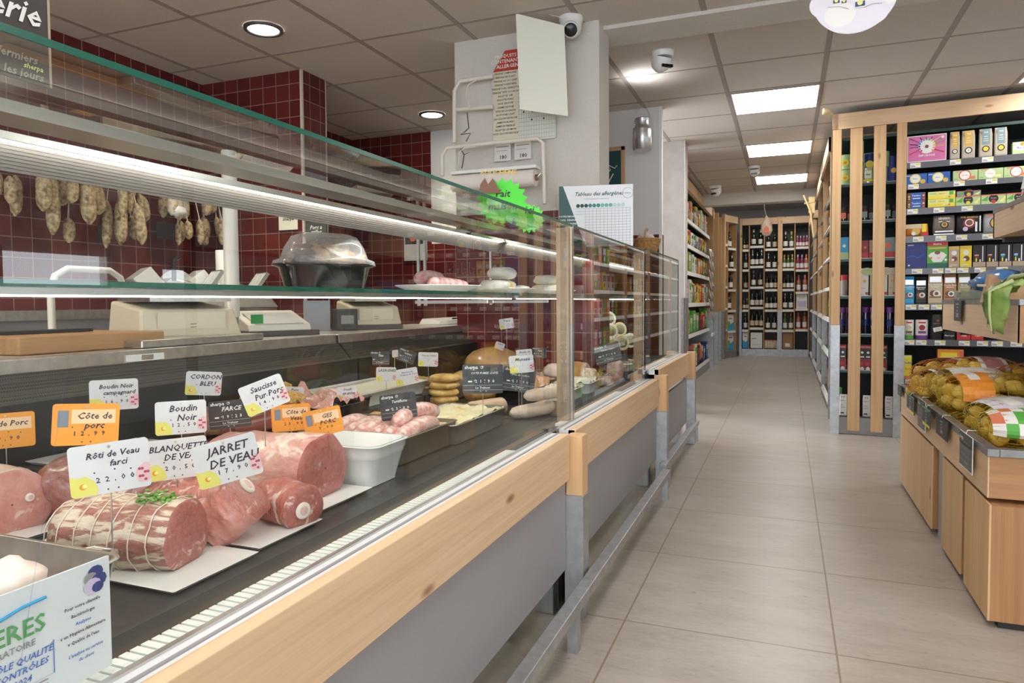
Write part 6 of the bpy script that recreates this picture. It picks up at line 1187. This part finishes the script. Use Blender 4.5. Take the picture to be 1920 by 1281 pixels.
# cooked meats
tag(MB().blob((0, 0, 0), (.07, .085, .04), CRUST, 5, .08, 1.5, 3, flat=.7).build('round_loaf', None, (-1.20, 2.68, .64)), 'round brown crusted pate loaf in front of the black tray', 'loaf')
joint('cooked_sausage_log', 'thick pale pink cooked sausage with cut end', (-1.06, 2.40), .17, .035, .035, R(62), speckle('cooked_sausage_skin', (.62, .40, .26), (.76, .54, .38), 8, .4), speckle('cooked_sausage_cut', (.66, .38, .32), (.74, .48, .42), 30, .4), z=DZ, seed=3, amp=.03, taper=(.9, 1))
for k in range(3): one_sausage('white_sausage', 'curved pale white sausage close to the glass, %s of three' % ORD[k], [(-.93+.02*k, 2.335+.02*k, .617+.03*k*(k > 1)), (-.865+.025*k, 2.47, .622+.03*k*(k > 1)), (-.89+.03*k, 2.60-.03*k, .62+.03*k*(k > 1))], .024, WSAUS, 'curved white sausages')
# --- middle case and back row
dish('roast_tray', 'black tray of tied cooked roasts beside the upright', (-1.12, 2.86, DZ), .26, .34, .06, 0, BLKT, .95, .004, .02)
for k in range(4): joint('cooked_roast', 'glazed cooked roast in the black tray, %s from the near end' % ORD[k], (-1.12+.03*(k % 2), 2.745+.075*k), .18, .042, .042, R(5*k), COOK, COOK, z=.615, seed=k+2, amp=.12, taper=(.8, .9), cat='roast', group='glazed cooked roasts')
t = thing('terrine_bowl', 'yellow glazed terrine bowl heaped with stuffed vegetables', 'bowl', (-1.47, 2.62, DZ)); MB().lathe([(.075, 0), (.10, .03), (.105, .07), (.112, .075), (.108, .08), (.098, .072), (.09, .03), (.001, .02)], P('yellow_glaze', (.74, .50, .22), .2, coat=.4), 30).build('bowl', t)
mb = MB()
for k in range(20): a = k*2.4; d = .018*math.sqrt(k); mb.blob((d*math.cos(a), d*math.sin(a), .085+.016*(1-d/.09)), (.022, .018, .016), VEG, k, .4, 2, 2)
mb.build('stuffed_vegetables', t)
t = thing('white_platter', 'white platter carrying the golden roasted loaf in the back row', 'platter', (-1.42, 3.12, DZ)); MB().box((-.16, -.17, 0), (.16, .19, .014), TRW).build('platter', t, bevel=.004)
tag(MB().blob((0, 0, 0), (.085, .10, .05), GOLDC, 3, .1, 1.5, 3, flat=.7).build('golden_loaf', None, (-1.43, 3.03, .645)), 'round golden roasted loaf with dark crust spots on the white platter', 'loaf')
t = thing('cooked_ham', 'large pale cooked ham with tan rind in the back row', 'ham', (-1.44, 3.38, DZ)); MB().blob((0, 0, .095), (.15, .17, .10), HAMC, 4, .12, 1.2, 3, flat=.9).build('rind', t); MB().blob((.06, -.02, .05), (.11, .12, .055), speckle('ham_flesh', (.74, .46, .42), (.84, .64, .60), 7, .35), 6, .2, 1.3, 3).build('flesh', t)
for k, (x, y, m_, la) in enumerate(((-1.22, 3.08, COOK, 'shallow steel tray of sliced cooked meats'), (-1.20, 3.42, speckle('slices_pink', (.66, .40, .34), (.84, .70, .62), 14, .4, bs=.8), 'shallow steel tray of pink sliced meats farther along'))):
    dish('sliced_meat_tray', la, (x, y, DZ), .20, .28, .035, 0, STT, .93, .004, .02, (m_, 1, .03, 1.6), 'trays of sliced meats')
# terrines and salads
for k, (x, y, w_, d_, m_, la) in enumerate(((-.95, 2.95, .20, .20, SALAD, 'white tray of grated salad near the glass'), (-1.18, 3.70-.1, .22, .2, SALAD, 'white tray of mixed salad, middle row'), (-.93, 3.22, .17, .22, CREAMY, 'glass tray of pale spread close to the glass'), (-1.46, 3.66, .2, .18, CREAMY, 'white tray of fish salad in the back'), (-.95, 3.50, .16, .2, VEG, 'tray of brown crumbed meat close to the second upright'))):
    dish('salad_tray', la, (x, y, DZ), w_, d_, .05, 0, TRW, .93, .005, .02, (m_, 1.05, .02, 2), 'trays of salads')
PAT = speckle('pate_block', (.42, .20, .17), (.76, .56, .48), 30, .4, 0, .3, coat=.3)
BLUEP = P('blue_band', (.08, .40, .75), .3)
for k, (x, y, la) in enumerate(((-1.42, 3.86-.2, 'block of marbled pate in clear wrap on the back row'), (-1.42, 3.52, 'block of pink bacon with blue edged wrap'), (-1.28, 3.30, 'block of marbled brawn with blue edged wrap'))):
    t = thing('pate_block', la, 'pate', (x, y-.0, .66 if k else .65), group='wrapped blocks of pate'); MB().box((-.07, -.08, -.066), (.07, .08, .045), PAT).build('block', t, bevel=.01)
    MB().box((-.072, -.082, .02), (.072, .082, .028), BLUEP).box((-.072, -.082, -.03), (.072, .082, -.025), BLUEP).build('wrap_band', t)
for k, (x, y, s) in enumerate(((-.98, 3.36, 1), (-1.05, 3.46, .9), (-1.3, 3.62, 1.1))):
    joint('pate_log', 'cut brown pate log near the second upright, %s of three' % ORD[k], (x, y), .12*s, .045*s, .045*s, R(-20+30*k), CRUST, PAT, z=DZ+.05, seed=k+4, amp=.05, cat='pate', group='brown pate logs')
for k in range(10):
    x = -.93-.07*(k % 3); y = 3.93+.25*(k//3); M_ = TR(0, 0, .05, R(40), R(78))
    t = thing('upright_cheese', 'labelled cheese round standing upright in the far case, %s from the near side' % ORD[k], 'cheese', (x, y, .72+.07*(k % 3)), group='leaning cheeses in the far case'); MB().lathe([(.045, -.01), (.048, -.008), (.048, .008), (.045, .01)], CHEY if k % 2 else CHEESE, 24, M_).build('rind', t); MB().lathe([(.032, .0102), (.032, .0108), (.001, .0108)], P('label_khaki', (.30, .28, .14), .5), 20, M_).build('label', t)
# crowded far end of the middle case
q = random.Random(21)
for k, (x, y, sx_, sy_, z0, h_, m_, la) in enumerate(((-.86, 3.44, .10, .09, DZ, .05, PAT, 'dark pate slab close to the glass'), (-1.05, 3.28, .12, .10, DZ+.052, .07, speckle('lard_block', (.72, .50, .44), (.88, .76, .68), 9, .4), 'pale lard block stacked behind the slate tag'), (-.84, 3.62, .08, .07, DZ, .12, PAT, 'tall pate block by the second upright'), (-1.02, 3.60, .10, .08, DZ+.052, .09, COOK, 'brown roast block by the second upright'), (-1.22, 3.66, .10, .07, DZ+.052, .14, speckle('ham_block', (.60, .26, .22), (.80, .52, .46), 7, .35), 'tall pink ham block at the back of the middle case'), (-.90, 3.30, .07, .05, DZ+.052, .05, SALAD, 'small heap of crumbled brawn near the glass'))):
    tag(MB().blob((0, 0, h_/2), (sx_/2*1.1, sy_/2*1.1, h_/2), m_, k+2, .12, 2, 3, sq=.6, flat=.99).build('deli_block', None, (x, y, z0+.001)), la, 'cold cuts', 'blocks of cold cuts in the middle case')
# tiers of cheeses in the far case
for lv in range(4):
    MB().box((-.86-.10*lv, 3.80, .645+.07*lv), (-1.5, 4.90, .652+.07*lv), GL).build('display_step', C3) if lv else None
    for k in range(7):
        y = 3.86+.155*k; x = -.91-.10*lv; r = .04+.006*((k+lv) % 3); kd = (k*2+lv) % 4
        nm = ('pale round cheese', 'glass jar of cheese', 'yellow cheese piece', 'white goat cheese roll')[kd]
        t = thing(('round_cheese', 'cheese_jar', 'cheese_piece', 'goat_cheese')[kd], '%s, %s from the near side, %s step of the far case' % (nm, ORD[k], ('lowest', 'second', 'third', 'top')[lv]), 'cheese', (x, y, .655+.07*lv if lv else .5975), group='cheeses on the steps of the far case')
        if kd == 0: MB().lathe([(r*.95, 0), (r, .008), (r, .04), (r*.93, .048), (.001, .048)], CHEESE, 20).build('rind', t); MB().lathe([(r*.6, .0485), (r*.6, .0495), (.001, .0495)], P('label_khaki', (.30, .28, .14), .5), 16).build('label', t)
        elif kd == 1: MB().lathe([(r*.8, 0), (r*.8, .05), (r*.7, .058), (.001, .058)], P('jar_pale', (.62, .60, .42), .15, coat=.5), 18).build('jar', t); MB().lathe([(r*.72, .058), (r*.75, .07), (.001, .07)], C('olive', .25, .3, .05), 18).build('lid', t)
        elif kd == 2: MB().hexa([(-.04, -.03, 0), (.04, -.03, 0), (.04, .03, 0), (-.04, .03, 0), (-.04, -.03, .05), (.04, -.03, .05), (.04, .03, .045), (-.04, .03, .045)], CHEY).build('piece', t, bevel=.003); MB().box((.0405, -.02, .01), (.041, .02, .035), WH).build('label', t)
        else: MB().lathe([(.026, 0), (.028, .004), (.028, .06), (.024, .066), (.001, .066)], CHEESE, 16).build('roll', t)
# --- on the glass shelf
SZ = 1.0545
t = thing('rotisserie_box', 'black oval takeaway box of roasted meat with a steamed clear lid on the glass shelf', 'takeaway box', (-1.075, 1.455, SZ), (0, 0, R(62)))
def oval(a, b, z, n=40, sq=.8): return [(a*math.copysign(abs(math.cos(q_))**sq, math.cos(q_)), b*math.copysign(abs(math.sin(q_))**sq, math.sin(q_)), z) for q_ in [2*PI*j/n for j in range(n)]]
MB().ring([oval(.094, .062, 0), oval(.098, .066, .004), oval(.112, .078, .055), oval(.127, .092, .060), oval(.127, .092, .063), oval(.108, .074, .063), oval(.09, .058, .006)], P('black_pet', (.014, .014, .014), .12, coat=.5)).build('black_base', t)
MB().ring([oval(.126, .091, .064), oval(.124, .090, .072), oval(.108, .078, .078), oval(.098, .070, .105), oval(.082, .056, .132), oval(.060, .038, .140), oval(.03, .02, .141), oval(.002, .002, .141)], LID, cap=False).build('clear_lid', t)
q = random.Random(2)
for k in range(14): a = k*2.4; d = .018*math.sqrt(k); MB().blob((0, 0, 0), (.032, .026, .024), speckle('roast_skin', (.16, .05, .015), (.66, .34, .10), 30, .4, bs=.8, coat=.4) if k % 4 else P('roast_dark', (.10, .045, .04), .35, coat=.4), k, .5, 2.2, 3).build('roast_piece', t, (d*math.cos(a)*1.15, d*math.sin(a)*.7, .072+.035*(1-d/.07)))
def plate(label, x, y, rz, a=.15, b=.10):
    t = thing('oval_plate', label, 'plate', (x, y, SZ), (0, 0, rz), group='plates on the glass shelf'); MB().ring([oval(a*.6, b*.6, 0, sq=.7), oval(a*.66, b*.66, .004, sq=.7), oval(a, b, .022, sq=.7), oval(a, b, .025, sq=.7), oval(a*.62, b*.62, .008, sq=.7), oval(.002, .002, .008)], TRW).build('plate', t)
plate('white oval plate of pink salami on the glass shelf', -1.08, 2.08, R(66)); plate('white plate of floury cheeses on the glass shelf before the upright', -1.10, 2.66, R(70), .17); plate('white plate of stacked cheeses on the shelf of the middle case', -1.10, 3.30, R(60), .14)
one_sausage('salami', 'pink salami with white bloom, upper of two on the plate', [(-1.115, 1.995, 1.098), (-1.11, 2.07, 1.106), (-1.10, 2.14, 1.098)], .024, MOULD, 'salamis on the plate'); one_sausage('salami', 'long pink salami with white bloom, lower of two on the plate', [(-1.05, 1.965, 1.082), (-1.07, 2.08, 1.087), (-1.05, 2.24, 1.079)], .02, MOULD, 'salamis on the plate')
for k, (x, y, z, a, b) in enumerate(((-1.08, 2.56, 1.085, .085, .055), (-1.11, 2.68, 1.09, .09, .06), (-1.09, 2.66, 1.14, .075, .055), (-1.10, 3.28, 1.085, .10, .07), (-1.10, 3.27, 1.128, .085, .06), (-1.08, 2.86, 1.08, .06, .03))):
    tag(MB().blob((0, 0, 0), (b, a, .026 if k < 5 else .015), CHEESE, k+3, .12, 2.2, 3, sq=.8).build('floury_cheese', None, (x, y, z)), ('floury white cheese lying low on the plate by the upright, near side', 'floury white cheese lying low behind the near one', 'floury white cheese on top of the two others', 'lower floury cheese of the stack on the shelf of the middle case', 'upper floury cheese of the stack on the shelf of the middle case', 'thin floury sausage end between the two plates')[k], 'cheese', 'floury cheeses on the glass shelf')
for k, (x, y, z) in enumerate(((-1.04, 2.61, 1.085), (-1.04, 3.38, 1.087))): tag(MB().hexa([(-.012, -.015, -.012), (.012, -.015, -.012), (.012, .02, -.012), (-.012, .02, -.012), (-.004, -.005, .018), (.01, -.005, .014), (.01, .015, .012), (-.004, .015, .016)], P('amber_label', (.85, .55, .08), .4)).build('yellow_ticket', None, (x, y, z)), ('small yellow paper ticket on the cheese by the upright', 'small yellow paper ticket on the cheese stack')[k], 'ticket', 'yellow tickets')
# ================================================================ price tags
TGW = P('tag_white', (.70, .68, .70), .25, coat=.15); TGO = P('tag_orange', (.86, .34, .05), .25, coat=.2); TGOL = P('tag_orange_pale', (.88, .60, .36), .25); TGB = P('tag_slate', (.045, .045, .05), .35); TP = P('tag_pink', (.76, .48, .50), .4); TR_ = P('tag_raspberry', (.42, .06, .14), .4); TY_ = P('tag_lemon', (.74, .68, .16), .4); BLUI = P('violet_ink', (.12, .10, .42), .5)
def price_tag(kind, label, P_, rz, roll, lines, price='', wd=.105, ink=None, pin=.07, sz=None, yaw=0, hh=None):
    t = thing('price_tag', label, 'price tag', P_, (0, 0, R(rz+yaw)), group='price tags on pins'); w_, h_ = wd, hh or wd*.72; M_ = Matrix.Rotation(R(roll), 4, 'Y')
    base = {'w': TGW, 'o': TGO, 'b': TGB}[kind]; mb = MB(); mb.ring([[(x, y_, z) for x, _, z in [(p[0], 0, p[1]) for p in rrect(w_, h_, .006, 0)]] for y_ in (-.0008, .0008)], base, M_, False); y = -.0012; k = ink or INK
    if kind == 'w':
        mb.poly([(-w_*.5, -h_*.08), (-w_*.42, -h_*.12), (-w_*.30, -h_*.10), (-w_*.21, -h_*.22), (-w_*.17, -h_*.38), (-w_*.19, -h_*.49), (-w_*.47, -h_*.49), (-w_*.5, -h_*.44)], y, TY_, M_); mb.disc((-w_*.35, y-.0001, -h_*.30), w_*.045, ORG, M_, 9); mb.disc((-w_*.33, y-.0002, -h_*.29), w_*.03, LYEL, M_, 9)
        mb.poly([(w_*.5, -h_*.02), (w_*.43, h_*.0), (w_*.33, -h_*.10), (w_*.30, -h_*.24), (w_*.34, -h_*.38), (w_*.46, -h_*.40), (w_*.5, -h_*.34)], y, TP, M_)
        for i in range(7): mb.disc((w_*(.36+.035*(i % 4)), y-.0001-.00002*i, -h_*(.12+.075*(i//2))), w_*.022, TR_, M_, 7)
    if kind == 'o':
        mb.rect(-w_*.22, h_*.02, w_*.44, h_*.36, y, TGOL, M_)
        if lines[0] != 'de Porc': mb.rect(-w_*.42, -h_*.06, -w_*.26, h_*.34, y, C('tag_photo', .20, .22, .26), M_)
    if kind == 'b':
        mb.text('sherpa', -w_*.28, h_*.40, h_*.17, y-.0002, WH, M_); mb.rect(-w_*.48, -h_*.22, w_*.48, -h_*.21, y, SILV, M_); mb.rect(-w_*.48, -h_*.38, w_*.48, -h_*.37, y, SILV, M_); mb.text('Le Traiteur', 0, -h_*.30, h_*.11, y-.0002, WH, M_); mb.rect(-w_*.36, -h_*.11, -w_*.26, -h_*.06, y, WH, M_)
        mb.disc((-w_*.02, y, h_*.40), w_*.035, WH, M_, 12); mb.disc((-w_*.02, y-.0001, h_*.40), w_*.026, TGB, M_, 12); k = WH
    s = min(.27 if kind == 'w' else .22, (.80 if kind == 'w' else .62)*w_/h_/(.50*max(len(l_) for l_ in lines)+.3))
    for i, l_ in enumerate(lines): mb.text(l_, (.04 if kind != 'o' else .12)*w_+i*w_*.06*(kind == 'w'), h_*((.27 if kind == 'w' else .2)-(s*1.05)*i), h_*s, y-.0003, k, M_, it=.25)
    if price: mb.text('  '.join(price), w_*.05, -h_*(.22 if kind != 'b' else .08), h_*.15, y-.0004, WH if kind == 'b' else INK, M_)
    for a, b in ((-.2, -.06), (.05, -.04), (.25, -.08), (-.05, -.42), (.08, -.42)): mb.disc((w_*a, y-.0002, h_*b), w_*.012, BK if kind != 'b' else WH, M_, 8)
    mb.disc((0, y-.0002, h_*.42), w_*.022, P('eyelet', (.65, .6, .5), .3, .8), M_, 10)
    mb.build('plate', t); MB().tube([(0, .002, h_*.30), (0, .003, -h_*.5), (0, .004, -h_*.5-pin)], .0012, STEEL, 5).build('pin', t); return t
TG = [('w',(-0.936,0.738,0.779),51.7,-3,('Rôti de Veau','farci'),'22,00',0.105,3,'white price tag reading Roti de Veau farci'),('w',(-1.052,0.965,0.735),47.5,-2,('BLANQUETTE','DE VEAU'),'20,50',0.105,0,'white price tag reading Blanquette de Veau'),('w',(-0.896,0.929,0.751),44.0,-12,('JARRET','DE VEAU'),'17,90',0.105,0,'white price tag reading Jarret de Veau'),('o',(-1.186,0.889,0.804),53.1,4,('Côte de','porc'),'12,99',0.105,0,'orange price tag reading Cote de porc with small picture'),('o',(-1.553,0.98,0.754),57.7,0,('de Porc',''),'9,90',0.105,0,'orange price tag cut by the edge of the view'),('w',(-1.318,1.053,0.832),51.4,0,('Boudin Noir','campagnard'),'16,90',0.09,0,'white price tag reading Boudin Noir campagnard'),('w',(-1.151,1.07,0.79),47.1,0,('Boudin','Noir'),'12,50',0.095,0,'white price tag reading Boudin Noir'),('w',(-1.31,1.288,0.83),45.5,5,('CORDON','BLEU'),'',0.08,0,'white price tag reading Cordon Bleu'),('b',(-1.195,1.25,0.767),43.7,-3,('FARCE',),'19,23',0.09,0,'slate price tag reading Farce'),('w',(-1.023,1.169,0.829),41.2,-20,('Saucisse','Pur Porc'),'14,90',0.09,0,'tilted white price tag reading Saucisse Pur Porc'),('w',(-1.43,1.765,0.741),39.0,5,('Porc',''),'',0.06,0,'small white price tag half hidden by the orange veal tag'),('o',(-1.108,1.357,0.747),39.2,-2,('Côte de','Veau'),'23,90',0.09,0,'orange price tag reading Cote de Veau with green picture'),('o',(-1.037,1.385,0.736),36.8,-10,('GES','PORC'),'7,90',0.09,0,'orange price tag ending in Porc behind the white dish'),('w',(-1.276,1.826,0.741),34.9,-2,('Oeufs','en gelee'),'',0.06,0,'small white price tag on the pale gratin tray'),('w',(-1.291,1.817,0.675),35.4,25,('Saucisse',''),'',0.07,0,'slanted small white price tag above the raw sausages'),('b',(-1.008,1.687,0.732),30.9,-6,('Tartiflette',),'23,90',0.1,0,'slate price tag reading Tartiflette'),('w',(-1.319,2.127,0.769),31.8,2,('LASAGNES',''),'',0.07,0,'small white price tag reading Lasagnes'),('w',(-1.259,2.168,0.759),30.1,-8,('Papeton de','Pomme de Terre'),'',0.08,0,'small white price tag with violet handwriting'),('b',(-1.574,2.491,0.792),32.3,2,('Tian',),'',0.08,0,'slate price tag lying behind the yellow terrine bowl'),('b',(-1.558,2.681,0.787),30.2,20,('Caillette',),'11,90',0.08,0,'slate price tag tilted behind the terrine bowl'),('w',(-1.435,2.383,0.822),31.1,0,('',),'',0.04,55,'white price tag seen edge on in the terrine bowl'),('w',(-1.349,2.495,0.792),28.4,2,('Tete de Cochon',''),'',0.08,0,'small white price tag reading Tete de Cochon'),('w',(-1.517,2.897,0.649),27.6,8,('Roti',),'',0.05,30,'narrow white price tag above the potato cakes'),('b',(-0.918,2.067,0.772),23.9,0,('COTE FUMEE CUITE',),'21,90',0.132,0,'large slate price tag reading Cote fumee cuite'),('b',(-0.916,2.39,0.735),21.0,8,('Joue de cochon',),'21,90',0.122,0,'large slate price tag tilted next to the upright'),('w',(-1.264,3.138,0.918),21.9,-8,('Tripes',),'',0.07,0,'highest white price tag in the case,beside the upright'),('w',(-1.314,3.169,0.806),22.5,20,('Jambon',),'',0.05,20,'slanted white price tag on the cooked ham'),('w',(-1.141,3.051,0.773),20.5,-5,('Boule de','cochon'),'',0.075,0,'white price tag reading Boule de cochon'),('b',(-1.153,3.297,0.766),19.3,2,('Pate',),'16,90',0.075,0,'small slate price tag right against the upright'),('w',(-0.902,2.383,0.794),20.7,-5,('Museau',),'',0.09,0,'white price tag behind the large slate tags'),('w',(-1.099,3.881,0.864),15.8,-12,('Brie',),'',0.08,0,'tilted white price tag in the back of the middle case'),('w',(-0.982,3.738,0.885),14.7,15,('',),'',0.05,0,'narrow white price tag in the back of the middle case'),('w',(-1.023,4.054,0.769),14.2,-15,('Pate',),'',0.07,0,'white price tag above the slate tag of the middle case'),('b',(-0.809,3.322,0.768),13.7,-14,('Terrine maison',),'17,90',0.13,0,'large slate price tag in the middle case')]
for k, P_, rz, roll, lines, pr, wd, yaw, lab in TG:
    x = min(P_[0], -.76)
    price_tag(k, lab, (max(x, -1.58), P_[1], P_[2]), rz, roll, lines, pr, wd, BLUI if 'violet' in lab else None, max(.01, P_[2]-wd*.36-.62), None if len(lines[0]) < 11 else .15, yaw)
